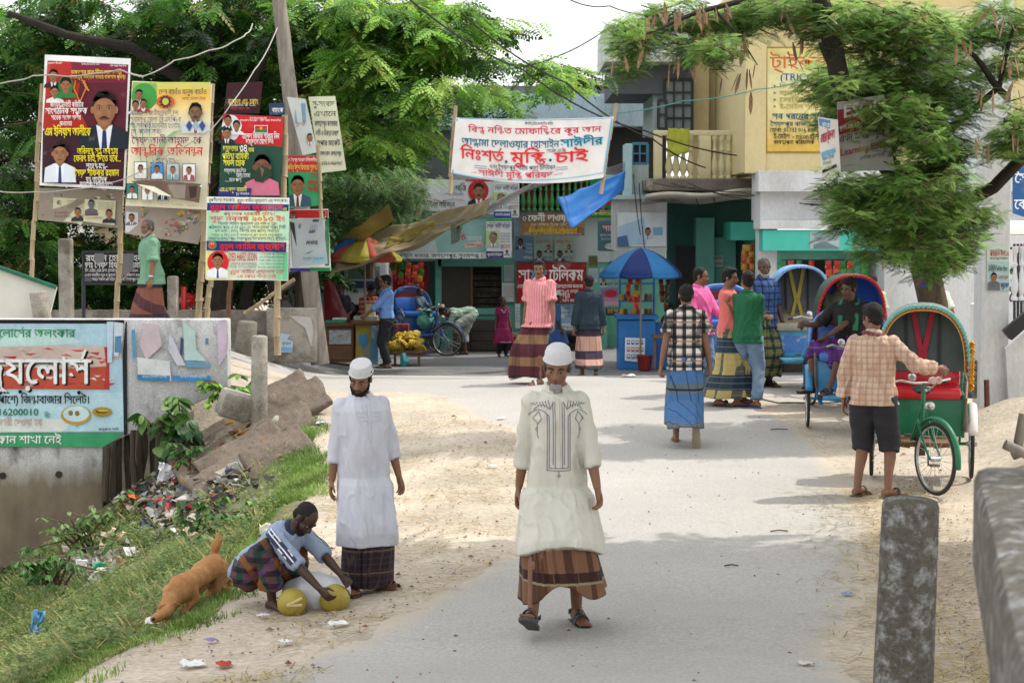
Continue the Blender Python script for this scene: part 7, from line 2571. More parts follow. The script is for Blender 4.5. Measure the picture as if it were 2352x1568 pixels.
cable('green wire strung from the iron window to the yellow wall', [(1400, 260, 34), (1570, 232, 33.5), (1740, 205, 32.8), (1830, 190, 32.6)], .010, mat('green_wire', (.08, .30, .26), .6))
for i in range(10): cable(grp='fan of grey wires', label='grey wire in the fan of wires from the banner to the stall awnings', pts=[(1000 + i * 13, 520 - i * 3, 34.3), (1160 + i * 8, 452 - i * 4, 35), (1290 + i * 10, 408 - i * 2, 35.6), (1440, 372 + i * 4, 36)], r=.009, m=mat('grey_wire', (.16, .16, .17), .6))
for i in range(3): cable(grp='loose wires below the balcony', label='loose black wire drooping below the cream balcony', pts=[(1500 + i * 40, 420, 34.6), (1600 + i * 30, 432 + i * 8, 34.4), (1700 + i * 40, 440 + i * 10, 33.8), (1900, 470, 32.5)], r=.008)
for i, (x, y0, y1) in enumerate([(1455, 400, 540), (1468, 420, 600), (1588, 415, 470), (1635, 430, 490)]): cable(grp='wires hanging down the corner building', label='black wire hanging down the face of the corner building', pts=[(x, y0, 35), (x + 6, (y0 + y1) / 2, 35), (x + 16, y1, 35)], r=.010)
GB = 'billboards and posters by the road'
WH, YL, BK = 'f2f2f2', 'f0e040', '141414'
a = Art((303, 370), (883, 397), (843, 1283), (267, 1253), 27.5, 1)
a.sheet('e9e9ea')
a.poly([(322, 410), (868, 438), (833, 1262), (283, 1235)], '5c1428')
a.poly([(322, 412), (560, 423), (520, 700), (600, 880), (290, 870)], 'b02a22')
a.poly([(480, 420), (866, 440), (852, 560), (500, 560)], '7c1a38')
a.poly([(290, 880), (845, 905), (832, 1260), (284, 1233)], '3a1024')
a.face(362, 512, 37, suit='20242c', mus=False)
a.face(372, 620, 34, suit='dfe3e0', tie=None, mus=False)
a.face(448, 575, 40, veil='1f7a3a', hair='141010', suit='1f7a3a', open_=False, mus=False)
for g in (-1, 1): a.line([(545, 690), (545 + g * 40, 600), (545 + g * 30, 545)], 9, 'c07a20')
for i in range(12): a.ell(560 + 5 * (i % 3) + i * 3, 545 + i * 6, 5, 8, 'd0902a', n=6, up=False)
a.face(710, 735, 100, suit='15202e', shirt='dfe6ee', tie='1c2a66', body=2.75)
a.face(412, 1035, 62, suit='d8e2ec', shirt='e4ecf2', tie='2a3c7a', body=3.2, mus=False)
a.text('মাকড়সার জাল ছিঁড়ে গেছে দেশটা', 490, 830, 503, 24, YL)
a.text('গণতন্ত্রের আড়ালে আবার বাকশাল প্রতিষ্ঠা', 480, 855, 535, 24, YL)
a.text('বাংলাদেশ জিন্দাবাদ', 335, 430, 437, 12, WH).text('বিসমিল্লাহির রাহমানির রাহিম', 560, 680, 443, 10, WH).text('শহীদ জিয়া অমর হউক', 750, 860, 455, 12, WH)
a.text('জাতীয় নির্বাহী কমিটির', 348, 572, 725, 32, WH, .02)
a.text('সাংগঠনিক সম্পাদক', 317, 598, 772, 40, WH, .03)
a.text('সাবেক সংসদ সদস্য', 355, 555, 812, 30, WH, .02)
a.text('জননেতা', 412, 495, 852, 30, WH, .02)
a.text('এম ইলিয়াস আলীকে', 312, 622, 918, 52, 'f2e22a', .035)
a.text('অবিলম্বে সুস্থ অবস্থায়', 530, 805, 1045, 42, 'f2e22a', .02)
a.text('ফেরৎ চাই, দিতে হবে...', 508, 825, 1093, 42, 'f2e22a', .02)
a.text('শুভেচ্ছান্তে-', 590, 735, 1140, 34, WH, .02)
a.text('সৈয়দ শফিকুর রহমান', 512, 812, 1190, 42, 'f2e22a', .03)
a.text('যুগ্ম আহ্বায়ক', 590, 732, 1228, 30, WH, .02)
a.text('জগন্নাথপুর উপজেলা যুবদল', 548, 770, 1254, 24, WH, .02)
a.obj('billboard', 'maroon political billboard with a large portrait of a moustached man in a suit', 'billboard', GB)
a = Art((893, 548), (1432, 570), (1395, 1418), (848, 1390), 27.4, 1)
a.sheet('ece6c8')
a.grad(897, 556, 1424, 830, ['c8cf70', 'f0c45a', 'f2dc9a', 'f0e8c8'], vert=True)
a.poly([(897, 556), (1060, 563), (1060, 700), (960, 760), (890, 745)], '86b858')
a.ell(975, 655, 86, 92, '3f9a44')
a.face(940, 640, 30, suit='2a3038', mus=False).face(918, 712, 26, veil='e8e0d8', suit='d8d0c8', open_=False, mus=False).face(972, 700, 26, suit='c03a30', tie=None, mus=False)
a.ell(1122, 690, 62, 44, 'c8603a')
a.ell(1122, 688, 34, 36, '5a2a1c').ell(1122, 688, 22, 24, 'b8c060')
for k in range(10): a.ell(1122 + 36 * math.cos(k * .628), 688 + 38 * math.sin(k * .628), 6, 7, '5a2a1c', n=6, up=False)
for k in range(3): a.line([(960 + k * 40, 1100), (930 + k * 40, 950), (900 + k * 60, 820)], 8, '9cc09a')
for k in range(3): a.line([(1060, 1100), (1090 + k * 18, 960), (1180 + k * 10, 890), (1290, 880)], 7, '7fb488')
a.face(1325, 760, 54, skin='7a5a48', suit='c8d4dc', shirt='e0e4ea', tie='9a3a30', body=2.6)
for k in range(3): a.poly([(1262 + k * 44, 850), (1284 + k * 44, 815), (1306 + k * 44, 850), (1284 + k * 44, 890)], '3a4c86' if k != 1 else '9db4c8', False)
DB, MG, RD = '26306a', '6a1a4a', 'c81c1c'
a.text('দেশ বাচাঁও মানুষ বাচাঁও', 1080, 1402, 640, 32, '5a1a3a', .02)
a.text('বেগম খালেদা জিয়া', 1235, 1395, 680, 20, '5a1a3a')
a.text('বাংলাদেশ জাতীয়তাবাদী দল', 892, 1210, 782, 32, DB)
a.text('সুনামগঞ্জ জেলা (বি.এন.পি)-র', 888, 1228, 825, 32, DB)
a.text('সহ-সভাপতি মনোনীত হওয়ায়', 886, 1222, 868, 32, DB)
a.text('লে. কর্নেল অবঃ', 892, 1095, 906, 32, DB)
a.text('সৈয়দ আলী আহমদ -কে', 897, 1370, 972, 44, MG, .03)
a.text('আন্তরিক অভিনন্দন', 892, 1376, 1052, 56, RD, .04)
a.text('-:শুভেচ্ছান্তে:-', 1040, 1215, 1098, 28, DB)
for i, (x0, y0, bg, su) in enumerate([(917, 1097, 'f0f0f0', 'e0e0e0'), (1029, 1102, '4a8ac8', 'dfe6ee'), (1137, 1107, 'b8c4c8', '7aa8b8'), (1247, 1111, 'e8e8ea', 'a04a60')]):
	a.rect(x0 - 4, y0 - 4, x0 + 84, y0 + 114, BK).rect(x0, y0, x0 + 80, y0 + 110, bg)
	a.face(x0 + 40, y0 + 42, 22, suit=su, tie='1a1a30' if i == 2 else None, body=3.0, mus=False)
for i, bg in enumerate(['2f7a70', 'e8e8e6', 'd8d8d8']):
	x0 = 870 + i * 104
	a.rect(x0 - 4, 1240 + i * 6, x0 + 76, 1350 + i * 6, BK).rect(x0, 1244 + i * 6, x0 + 72, 1346 + i * 6, bg)
	a.face(x0 + 36, 1282 + i * 6, 20, suit='e6e6e6' if i < 2 else '1a2030', tie='15151c', body=3.0, mus=False)
a.poly([(905, 1228), (1010, 1218), (1375, 1245), (1360, 1372), (1180, 1340), (1080, 1282), (960, 1260)], '6a5448')
a.poly([(1150, 1250), (1270, 1250), (1265, 1345), (1190, 1340)], '8f8478').poly([(1290, 1262), (1345, 1258), (1340, 1330), (1300, 1345)], '3a2c28')
a.poly([(940, 1245), (1060, 1262), (1180, 1330), (1100, 1318)], 'f0ecd8').poly([(1362, 1260), (1378, 1248), (1378, 1268)], 'f4f0e0')
for i in range(5): a.text('সৈয়দ আমজাদ হোসেন', 868 + i * 104, 940 + i * 104, 1368 + i * 7, 9, '8a7a30')
a.obj('billboard', 'cream and yellow political billboard with rows of small portraits and a torn strip', 'billboard', GB)
a = Art((1505, 768), (1922, 790), (1893, 1338), (1478, 1325), 27.2, 1)
a.sheet('1c4a3a')
a.poly([(1509, 772), (1918, 794), (1906, 992), (1497, 962)], 'c42026')
a.ell(1562, 865, 64, 88, 'd8dce4').face(1540, 815, 30, suit='2a303c', mus=False).face(1600, 850, 28, veil='e8e8ec', suit='e0e0e6', open_=False, mus=False).face(1535, 900, 32, suit='20242c', mus=False)
a.rect(1722, 848, 1812, 900, 'e8e8e8').rect(1726, 852, 1808, 874, 'c42026').rect(1726, 874, 1808, 896, '1f7a3f').ell(1767, 868, 10, 12, 'd89a30')
a.text('বিসমিল্লাহির রাহমানির রাহিম', 1690, 1805, 806, 10, WH).text('বাংলাদেশ জিন্দাবাদ   শহীদ জিয়া অমর হউক', 1625, 1900, 822, 12, WH)
a.text('খালেদা জিয়ার সালাম নিন', 1635, 1890, 940, 36, WH, .02)
a.text('ছাত্রদলে যোগ দিন', 1665, 1850, 975, 32, WH, .02)
a.text('ছাত্রদলের', 1510, 1612, 1022, 34, 'f0e84a', .02).text('৩৪', 1622, 1675, 1025, 46, WH, .03).text('তম', 1682, 1720, 1028, 28, 'f0e84a', .02)
a.text('প্রতিষ্ঠা বার্ষিকী', 1506, 1684, 1078, 40, 'f0e84a', .02)
a.text('সফল হোক', 1513, 1660, 1122, 38, 'f0e84a', .03)
a.text('ছাত্রদলের জন্মদিনে', 1520, 1665, 1168, 26, WH).text('জিয়া তোমা', 1600, 1695, 1200, 26, WH).text('......মনে পড়ে', 1525, 1635, 1228, 24, WH)
a.face(1775, 1125, 68, skin='7a4a38', suit='d0708a', shirt=None, tie=None, body=2.9, mus=False)
a.poly([(1705, 1185), (1770, 1115), (1835, 1150), (1845, 1190), (1780, 1235), (1730, 1225)], '1f3a24').poly([(1760, 1120), (1790, 1150), (1775, 1200)], '7a5a50')
a.poly([(1480, 1268), (1706, 1272), (1695, 1332), (1479, 1324)], '2a2c7a')
a.text('এম.এ.অদুদ কামালী', 1490, 1672, 1296, 28, 'f0e84a', .02).text('যুগ্ম আহবায়ক', 1600, 1690, 1318, 14, WH)
a.obj('poster', 'red and green poster of a man in pink, face torn', 'poster', GB)
a = Art((165, 125), (838, 135), (828, 812), (152, 798), 26.75, 10)
a.sheet('e4efe0')
a.grad(168, 246, 832, 486, ['9fd8b0', 'c8e8c8', 'e4f0b0', 'a8dcc0'], vert=False)
a.grad(160, 578, 826, 806, ['e8ec70', 'e4ecd8', 'd4ecd8', '5cc08a'], vert=False)
a.text('রূপসীদের অহংকার', 180, 392, 165, 24, '2a3a5a').text('রুহুল আমীন জুয়েলার্স এর অলংকার।', 412, 826, 170, 24, '2a3a5a')
a.poly([(168, 176), (834, 188), (832, 242), (166, 238)], '22266e')
a.text('রুহুল আমিন জুয়েলার্স', 190, 782, 236, 42, 'e0261c', .05).text('এর', 785, 818, 236, 20, 'f2e22a', .04)
a.text('পক্ষ থেকে নববর্ষের শুভেচ্ছা', 302, 720, 278, 24, 'a01c3a')
a.text('শুভ নববর্ষ ২০১৩ ইং', 192, 806, 324, 36, 'e0261c', .05, sh=(WH, 2, 2))
a.text('সিলেট আমিন জুয়েলার্স এর নাম ও স্থান', 258, 735, 356, 22, '2a3070')
a.text('পরিবর্তন করে এখন ৪৬২ নং আল-হামরা শপিং সিটি', 180, 810, 386, 22, '2a3070')
a.text('৪র্থ তলা ( চলন্ত সিঁড়ির বাম পাশে) অবস্থিত', 232, 756, 416, 22, '2a3070')
a.text('সততা ও বিশ্বস্ততা-ই আমাদের পথ চলার অনুপ্রেরণা', 202, 782, 446, 17, '2a5a4a')
a.text('আমাদের জগন্নাথপুর / সৈয়দপুরের নির্ভরযোগ্য বিশ্বস্ত প্রতিষ্ঠান', 178, 808, 478, 22, '2a3070')
a.poly([(164, 484), (816, 498), (812, 578), (164, 562)], '22266e')
a.ell(212, 520, 36, 36, '1f8a5a').ell(208, 520, 27, 28, 'd8322a').text('১১', 196, 226, 516, 16, WH)
a.text('রুহুল আমিন জুয়েলার্স', 272, 800, 558, 46, 'e0261c', .05)
a.ell(258, 660, 88, 92, 'd01f24').face(256, 645, 52, suit='e4e8ee', shirt='eef0f4', tie='2a4a8a', body=2.75, mus=False)
a.text('SYED HAFIZ UDDIN', 345, 578, 648, 62, 'b02030', .02)
a.text('SYEDPUR (NOWAPARA)', 362, 576, 684, 22, '2a2a2a').text('MOB: 01716-200010', 356, 570, 706, 18, '2a2a2a').text('E-mail sayed.hafiz@yahoo.com', 376, 568, 726, 12, '4a4a4a')
for i, t in enumerate(['৪৬২, আল-হামরা শপিং সিটি ৪র্থ তলা', '(চলন্ত সিঁড়ির বাম পাশে) জিন্দাবাজার,', 'সিলেট, মোবাঃ ০১৭১১-৮০৭৫৬৭', '০১৭১১-৪৪৪৮০৬, ০১৮১৯-৭৮২৯৩২', 'Email: ruhul_aminjewellers@yahoo.com', 'www.facebook.com/ruhul_amin jewellers']):
	a.text(t, 598 - (12 if i > 3 else 0), 805, 602 + i * 26, 16, '3a4048')
a.text('রুহুল আমীন জুয়েলার্স এর', 356, 790, 752, 24, 'd0281c', .02).text('২য় কোন শাখা নেই', 412, 735, 788, 24, 'd0281c', .02)
a.obj('billboard', 'green and blue jeweller billboard with red headings and an oval portrait on bamboo legs', 'billboard', GB)
a = Art((1945, 1050), (2150, 1045), (2165, 1388), (1955, 1410), 28.0, 1)
a.sheet('2f9a62')
a.rect(1947, 1052, 2152, 1162, 'c2262c')
a.text('৮নং সৈয়দপুর-শাহারপাড়া ইউনিয়নবাসীকে', 1945, 2140, 1092, 22, WH).text('পবিত্র ঈদুল ফিতরের শুভেচ্ছা', 1945, 2145, 1148, 32, 'f0d060', .02)
a.face(2012, 1250, 54, suit='3a5568', tie='7a3038', body=2.7, mus=False)
a.text('শেখ', 2100, 2150, 1200, 30, 'b0282a', .03).text('মহিবুল', 2078, 2152, 1250, 30, 'b0282a', .03).text('ইসলাম', 2078, 2152, 1300, 36, 'b0282a', .03)
a.obj('poster', 'green poster with a red heading and a man in grey by the pole', 'poster', GB)
a = Art((840, 230), (1155, 225), (1178, 728), (838, 738), 28.4, 10)
a.sheet('e6e8ea').rect(842, 234, 1154, 300, 'c8262a').rect(1130, 300, 1164, 690, '2a7a4a').rect(842, 708, 1010, 736, '3a3a86').rect(1010, 704, 1174, 732, '1f8a4a')
a.face(860, 270, 14, mus=False).face(880, 272, 14, mus=False).rect(1104, 250, 1140, 320, 'dfe6ea').face(1124, 272, 18, tie='a02020')
a.obj('poster', 'red-topped poster half covered by a weathered grey course board', 'poster', GB)
a = Art((842, 312), (1110, 296), (1152, 672), (866, 704), 28.15, 10, bow=.03)
a.sheet('a9b4b8').poly([(842, 330), (880, 340), (915, 700), (868, 704)], '2a3236').rect(960, 312, 1080, 330, '3a4a56')
a.text('ESOL', 915, 985, 380, 30, BK, .04).text('IELTS', 1000, 1068, 386, 28, '7a9ab0', .02)
a.text('Spoken', 952, 1052, 432, 32, BK, .04, -.15).text('Writing', 968, 1070, 520, 32, BK, .04, -.15)
a.poly([(968, 592), (1040, 560), (1000, 585)], '33475a').poly([(930, 620), (1130, 590), (1140, 650), (940, 690)], '8fb4c4').text('ইংরেজি শিক্ষা কেন্দ্র', 950, 1130, 640, 18, '5a8aa0')
a.obj('course_board', 'weathered grey course board roped over a red-topped poster', 'board', GB)
a = Art((1535, 560), (1775, 552), (1752, 768), (1512, 768), 29.0, 1)
a.sheet('3a1420').text('বনফুল এন্ড কোং', 1540, 1745, 705, 34, 'e8c84a', .03).text('Banoful & Co.', 1548, 1732, 718 + 0, 22, 'd8d0c0', .02).text('মিষ্টির বিশ্বস্ত নাম', 1560, 1690, 742, 14, 'd05050')
a.obj('signboard', 'dark maroon sweet-shop signboard behind the red and green poster', 'signboard', GB)
a = Art((1815, 700), (1920, 695), (1925, 775), (1822, 780), 29.1, 1)
a.sheet('2c4060').text('ব্যাংক', 1838, 1915, 760, 30, WH, .03)
a.obj('signboard', 'small blue signboard behind the wooden pole', 'signboard', GB)
a = Art((1938, 655), (2065, 670), (2145, 1030), (2045, 1050), 29.2, 1, bow=.04)
a.sheet('c6ccc8').rect(1995, 700, 2065, 830, '7a98b0').face(2095, 930, 24, suit='b8c0c0', mus=False).text('শুভেচ্ছা', 2000, 2060, 850, 20, '8a4a4a')
a.obj('poster', 'faded whitish poster hanging askew from the wooden pole', 'poster', GB)
a = Art((2085, 655), (2265, 650), (2340, 1150), (2165, 1170), 29.5, 1)
a.sheet('cfd0b4')
for i, t in enumerate(['সু-সংবাদ', 'এখানে', 'জগন্নাথপুর কলেজের', 'ভর্তি ও নিবন্ধন চলছে', 'সুপার মার্কেট', 'কলেজ রোড, জগন্নাথপুর', '০১৭১২-০৯৮৭৬৫']): a.text(t, 2112 + i * 8, 2262 + i * 9, 720 + i * 66, 34 if i < 5 else 26, '33343a', .02)
a.obj('signboard', 'pale yellowish signboard with black lettering leaning right of the wooden pole', 'signboard', GB)
a = Art((265, 1270), (830, 1285), (820, 1545), (255, 1485), 27.8, 1, bow=.03)
a.sheet('8f8578')
for i in range(60):
	x, y = rnd.uniform(270, 815), rnd.uniform(1275, 1500)
	a.poly([(x, y), (x + rnd.uniform(10, 50), y + rnd.uniform(-8, 8)), (x + rnd.uniform(0, 40), y + rnd.uniform(8, 30))], rnd.choice(['b9b0a4', '6a5c50', 'a0a8ac', '7a4a40', 'c8c2b8', '5c6a70']), False)
a.k += 1
for x0, y0 in ((362, 1333), (576, 1345)):
	a.poly([(x0, y0), (x0 + 210, y0 + 12), (x0 + 200, y0 + 178), (x0 - 8, y0 + 152)], 'c9c8a8')
	a.face(x0 + 45, y0 + 35, 26, skin='6a6a70', suit='5a5a60', open_=False, body=3.0, mus=False).face(x0 + 165, y0 + 100, 26, suit='2a2c34', open_=False, body=2.4, mus=False)
	a.text('এম এ মান্নান এম পি', x0 + 5, x0 + 95, y0 + 112, 14, '8a2a4a').text('শুভেচ্ছান্তেঃ মোঃ আলী হোসেন', x0 + 5, x0 + 120, y0 + 135, 12, '4a4a3a')
	for k in range(4): a.text('ঈদের শুভেচ্ছা ও অভিনন্দন জানাই', x0 + 95, x0 + 200, y0 + 30 + k * 14, 8, '7a5a4a')
a.obj('poster_board', 'scruffy board with two pasted election posters below the maroon billboard', 'board', GB)
a = Art((287, 470), (476, 480), (455, 561), (287, 536), 27.7, bow=.03)
a.sheet('a3988e')
for i in range(90):
	x, y = rnd.uniform(290, 455), rnd.uniform(474, 535)
	a.poly([(x, y), (x + rnd.uniform(4, 20), y + rnd.uniform(-4, 4)), (x + rnd.uniform(0, 16), y + rnd.uniform(3, 14))], rnd.choice(['cfc9c4', 'b0403a', '6a625c', 'd8b04a', 'c4bcb4', '8a8a90', 'c85048', '4c7a60']), False)
a.k += 1
a.poly([(290, 486), (318, 488), (316, 536), (288, 533)], 'd6d8dc').face(303, 500, 8, suit='70747c', mus=False)
a.obj('poster_board', 'peeling board of torn red and white paper above the old man', 'board', GB)
a = Art((555, 165), (1010, 165), (1000, 395), (558, 390), 28.4, 4)
a.sheet('1a1b1e', th=.03).line([(556, 168), (1008, 168), (998, 392), (560, 387), (556, 168)], 8, '3c3c40')
a.text('রহমান হোমিও হল', 580, 970, 232, 40, 'd8d8d8', .03).text('ডাঃ সৈয়দ হিফজুর রহমান', 575, 968, 278, 36, 'd8d8d8', .03)
a.text('ডি.এইচ.এম.এস (ঢাকা)  রেজিঃ ২৫৪৬০', 575, 935, 306, 20, 'd0d0d0', .02).text('এখানে যাবতীয় নতুন ও পুরাতন রোগের সু-চিকিৎসা করা হয়', 572, 968, 336, 18, 'd0d0d0', .02).text('সময়ঃ সকাল ৯টা হইতে রাত ৯টা। সৈয়দপুর বাজার', 620, 968, 364, 18, 'd0d0d0', .02)
a.poly([(640, 180), (700, 178), (705, 240), (650, 250)], '6e7072').poly([(812, 185), (905, 178), (900, 300), (820, 330)], '6e7072').poly([(575, 340), (620, 345), (618, 372), (572, 368)], '55585a')
bb_ = a.obj('signboard', 'black clinic signboard with scratched white lettering behind the old man', 'signboard', GB)
b = MB()
for x in (200, 340): b.tube([P(x - 8, 730, 28.45), P(x - 8, 640, 28.45)], .03, 6)
b.build('legs', m_iron, bb_)
a = Art((738, 795), (1805, 790), (1735, 1200), (705, 1165), 29.4, 2, sag=.10, bow=.03)
a.sheet('e6e3e0', 28, .006)
a.rect(760, 796, 1790, 801, '6ab4d8').poly([(742, 800), (752, 800), (722, 1165), (712, 1165)], '6ab4d8').poly([(1788, 800), (1798, 800), (1742, 1170), (1732, 1170)], '6ab4d8')
a.rect(720, 1162, 1735, 1170, '9cc8dc')
a.text('বিসমিল্লাহির রাহমানির রাহিম', 1205, 1395, 828, 16, '2a2a30')
a.text('বিশ্ব নন্দিত মোফাচ্ছিরে কুর আন', 822, 1720, 884, 36, 'd0284a', .035)
a.text('আল্লামা দেলাওয়ার হোসাইন', 778, 1436, 968, 42, '1c6a8a', .05).text('সাঈদীর', 1445, 1730, 968, 48, '1c6a8a', .06, sh=('8fd0e0', 5, 4))
a.text('নিঃশর্ত', 772, 1060, 1058, 64, 'e0242e', .06).ell(1078, 1055, 9, 9, '3a3a3a').text('মুক্তি', 1110, 1345, 1058, 64, 'e0242e', .06).ell(1376, 1045, 9, 9, '3a3a3a').text('চাই', 1405, 1630, 1064, 64, 'e0242e', .07)
a.text('(সাবেক এম,পি)', 1350, 1482, 1000, 22, '2a2a30')
a.text('৭নং সৈয়দপুর শাহার পাড়া ইউনিয়ন', 965, 1410, 1102, 24, '2a4a6a', .02)
for x0, x1 in ((862, 948), (1415, 1495)):
	a.line([(x0, 1094), (x1, 1094)], 3, '2a5a8a').line([(x0, 1108), (x1, 1108)], 3, '2a5a8a')
a.text('সাঈদী মুক্তি পরিষদ', 890, 1392, 1152, 34, 'd0284a', .035).line([(842, 1142), (880, 1136)], 3, 'd0284a').line([(1400, 1138), (1462, 1132)], 3, 'd0284a')
a.obj('banner', 'white cloth banner with large red and blue Bengali lettering strung on two bamboo sticks', 'banner')
GS = 'signs and posters on the market'
a = Art((310, 1210), (995, 1218), (992, 1462), (300, 1440), 41.3, 2, bow=.04)
a.sheet('d2d8dc').rect(312, 1211, 994, 1226, 'b82a34').poly([(300, 1418), (992, 1440), (992, 1460), (300, 1438)], '2f8a62')
a.text('বাংলাদেশের শ্রেষ্ঠ করদাতা, বিশিষ্ট শিল্পপতি', 470, 800, 1256, 18, '4a5a6a').text('কর্নেল সৈয়দ আলী আহমদ (অবঃ)-কে', 500, 808, 1290, 36, '232a3a', .02).text('সুনামগঞ্জ জেলা বিএনপির সহ-সভাপতি নির্বাচিত করায়', 510, 790, 1320, 16, '5a6a7a').text('প্রাণঢালা অভিনন্দন', 520, 730, 1400, 34, '232a3a', .02)
a.ell(890, 1290, 70, 72, 'b8242a').face(893, 1292, 44, suit='1f2a3c', tie='9a3040', body=2.4)
a.line([(580, 1350), (640, 1362), (720, 1345), (800, 1355)], 4, 'c04a4a')
a.obj('banner', 'long white printed banner with a man on a red disc below the market shutters', 'banner', GS)
def cand(corners, pan, Y, top, base, name, label, nm, fc='9a7a64', bg='d8dce0'):
	a = Art(*corners, Y, pan)
	(x0, y0), (x1, _), (_, y1) = corners[0], corners[1], corners[2]
	w, h = x1 - x0, y1 - y0
	a.sheet(bg).rect(x0, y0, x1, y0 + h * .07, top).rect(x0, y1 - h * .17, x1, y1, base).rect(x0, y0 + h * .3, x0 + w * .52, y0 + h * .75, 'b4c888')
	a.text('সৈয়দ আলী আহমদ', x0 + w * .04, x1 - w * .04, y0 + h * .25, h * .1, '2a3050', .02).text('বাংলাদেশের শ্রেষ্ঠ করদাতা', x0 + w * .1, x1 - w * .05, y0 + h * .14, h * .045, '4a4a5a')
	a.face(x0 + w * .28, y0 + h * .48, w * .19, skin=fc, hair='8a8684', suit='aab8cc', tie='9a3a40', body=2.0)
	for i in range(4): a.text('সুনামগঞ্জ জেলা', x0 + w * .55, x1 - w * .05, y0 + h * (.40 + i * .07), h * .04, '3a5a3a')
	a.text('প্রাণঢালা', x0 + w * .58, x1 - w * .05, y0 + h * .71, h * .05, 'a02a3a', .02).text('অভিনন্দন', x0 + w * .56, x1 - w * .05, y0 + h * .78, h * .05, 'a02a3a', .02)
	a.rect(x0 + w * .68, y0 + h * .76, x1 - 2, y1 - 2, 'c8d0d4').face(x0 + w * .82, y0 + h * .85, w * .07, suit='3a4a5a', body=1.9, mus=False)
	a.text(nm, x0 + w * .05, x0 + w * .64, y1 - h * .05, h * .065, WH, .02)
	a.obj(name, label, 'poster', GS)
cand([(708, 120), (900, 122), (897, 395), (708, 393)], 11, 41.2, 'c8d8c8', '2a4a9a', 'poster', 'faded portrait poster with a blue foot beside the red and green balusters', 'আলাউর রহমান')
cand([(650, 402), (840, 400), (845, 697), (652, 697)], 11, 41.1, '3f9a5a', '4a3086', 'poster', 'portrait poster of a grey-haired man with a purple foot beside the pale teal sign', 'ফুজেল আহমেদ')
a = Art((905, 497), (1117, 500), (1118, 580), (905, 580), 41.4)
a.sheet('8fb8b4').poly([(905, 560), (1000, 552), (1005, 579), (905, 579)], 'c0cccc')
a.text('রুচি', 1042, 1070, 552, 12, 'a83040', .06, sh=('e8e8e8', .6, .6)).text('চানাচুর', 1074, 1107, 552, 9, 'd0e4e0', .03).poly([(1066, 560), (1108, 553), (1109, 565), (1068, 570)], 'e0b8b4').text('বি.বি.কিউ ফ্লেভার', 1072, 1106, 565, 4, 'a83040', .02)
a.obj('shop_sign', 'pale teal snack signboard under the beige tarpaulin', 'sign', GS)
a = Art((905, 580), (1117, 580), (1118, 594), (905, 594), 41.35)
a.sheet('d8dcdc').text('ডেইলি বাজার, জগন্নাথপুর, সুনামগঞ্জ ।', 915, 1108, 591, 8, '20242a', .03)
a.obj('shop_sign', 'narrow white sign strip with one line of black lettering under the teal signboard', 'sign', GS)
a = Art((908, 358), (1392, 365), (1390, 528), (910, 528), 41.2, 11)
a.sheet('7a5c42').poly([(910, 360), (1100, 362), (1000, 420), (912, 430)], '5a5048').poly([(1180, 365), (1390, 367), (1388, 470), (1250, 440)], '98704a').poly([(930, 440), (1300, 450), (1290, 470), (940, 465)], '8c6236')
a.ell(938, 402, 14, 16, 'c8c8c8').ell(938, 402, 9, 11, '5a5048')
a.text('ফেনী দাওয়াখানা', 965, 1382, 420, 44, 'dfe0da', .04).text('হেড অফিসঃ ট্রাংক রোড, ফেনী', 985, 1330, 458, 20, 'c8c4b8', .02)
a.poly([(975, 466), (1335, 468), (1330, 512), (970, 506)], 'c8a02a').text('হাকীম মোঃ তাজুল ইসলাম', 985, 1325, 488, 18, '3a3020', .02).text('সৈয়দপুর বাজার, জগন্নাথপুর, সুনামগঞ্জ', 985, 1325, 506, 12, '3a3020').text('যৌন, চর্ম ও জটিল রোগের চিকিৎসক', 930, 1370, 524, 14, 'b8b4a8')
a.obj('shop_sign', 'rusty brown clinic signboard below the green balusters', 'sign', GS)
for i, (x0, y0, x1, y1, bg, lab, t) in enumerate([(868, 535, 1003, 718, '5f7c92', 'dark blue election poster leftmost under the rusty signboard', 'অভিনন্দন'), (1010, 540, 1150, 718, '8aa39a', 'pale green election poster in the middle under the rusty signboard', 'জুবেদ খান'), (1165, 540, 1305, 716, '98a89c', 'pale green election poster rightmost under the rusty signboard', 'জুবেদ খান')]):
	a = Art((x0, y0), (x1, y0), (x1, y1), (x0, y1), 41.85, 11)
	a.sheet(bg)
	a.face(x0 + 40, y0 + (45 if i == 0 else 130), 24, skin='5a4a44', suit='3a4450', body=2.2, mus=False)
	if i: a.face(x1 - 32, y0 + 78, 18, suit='20242c', body=2.2).text('জামাল উদ্দিন', x0 + 15, x1 - 20, y0 + 42, 16, 'b05a4a', .02)
	for k in range(3): a.text('শুভেচ্ছা ও অভিনন্দন', x0 + 12, x1 - 30, y0 + 58 + k * 14, 8, 'c8d4d0') if i else a.text('সৈয়দপুর', x0 + 80, x1 - 5, y0 + 70 + k * 28, 16, 'b8c8d8')
	a.text(t, x0 + 62, x1 - 5, y1 - 12, 20, '2f4a86' if i else 'c8d4e0', .02)
	a.obj('poster', lab, 'poster', GS)
a = Art((875, 738), (1405, 728), (1405, 1038), (877, 1042), 41.7, 11)
a.sheet('8e141c').line([(878, 741), (1402, 731), (1402, 1035), (880, 1039), (878, 741)], 5, '6a1016')
a.text('সা', 893, 980, 866, 78, 'f0ecec', .04).text('মাদ', 985, 1110, 866, 78, '4ab0d0', .04).text('টেলিকম', 1125, 1380, 868, 82, 'f0ecec', .04)
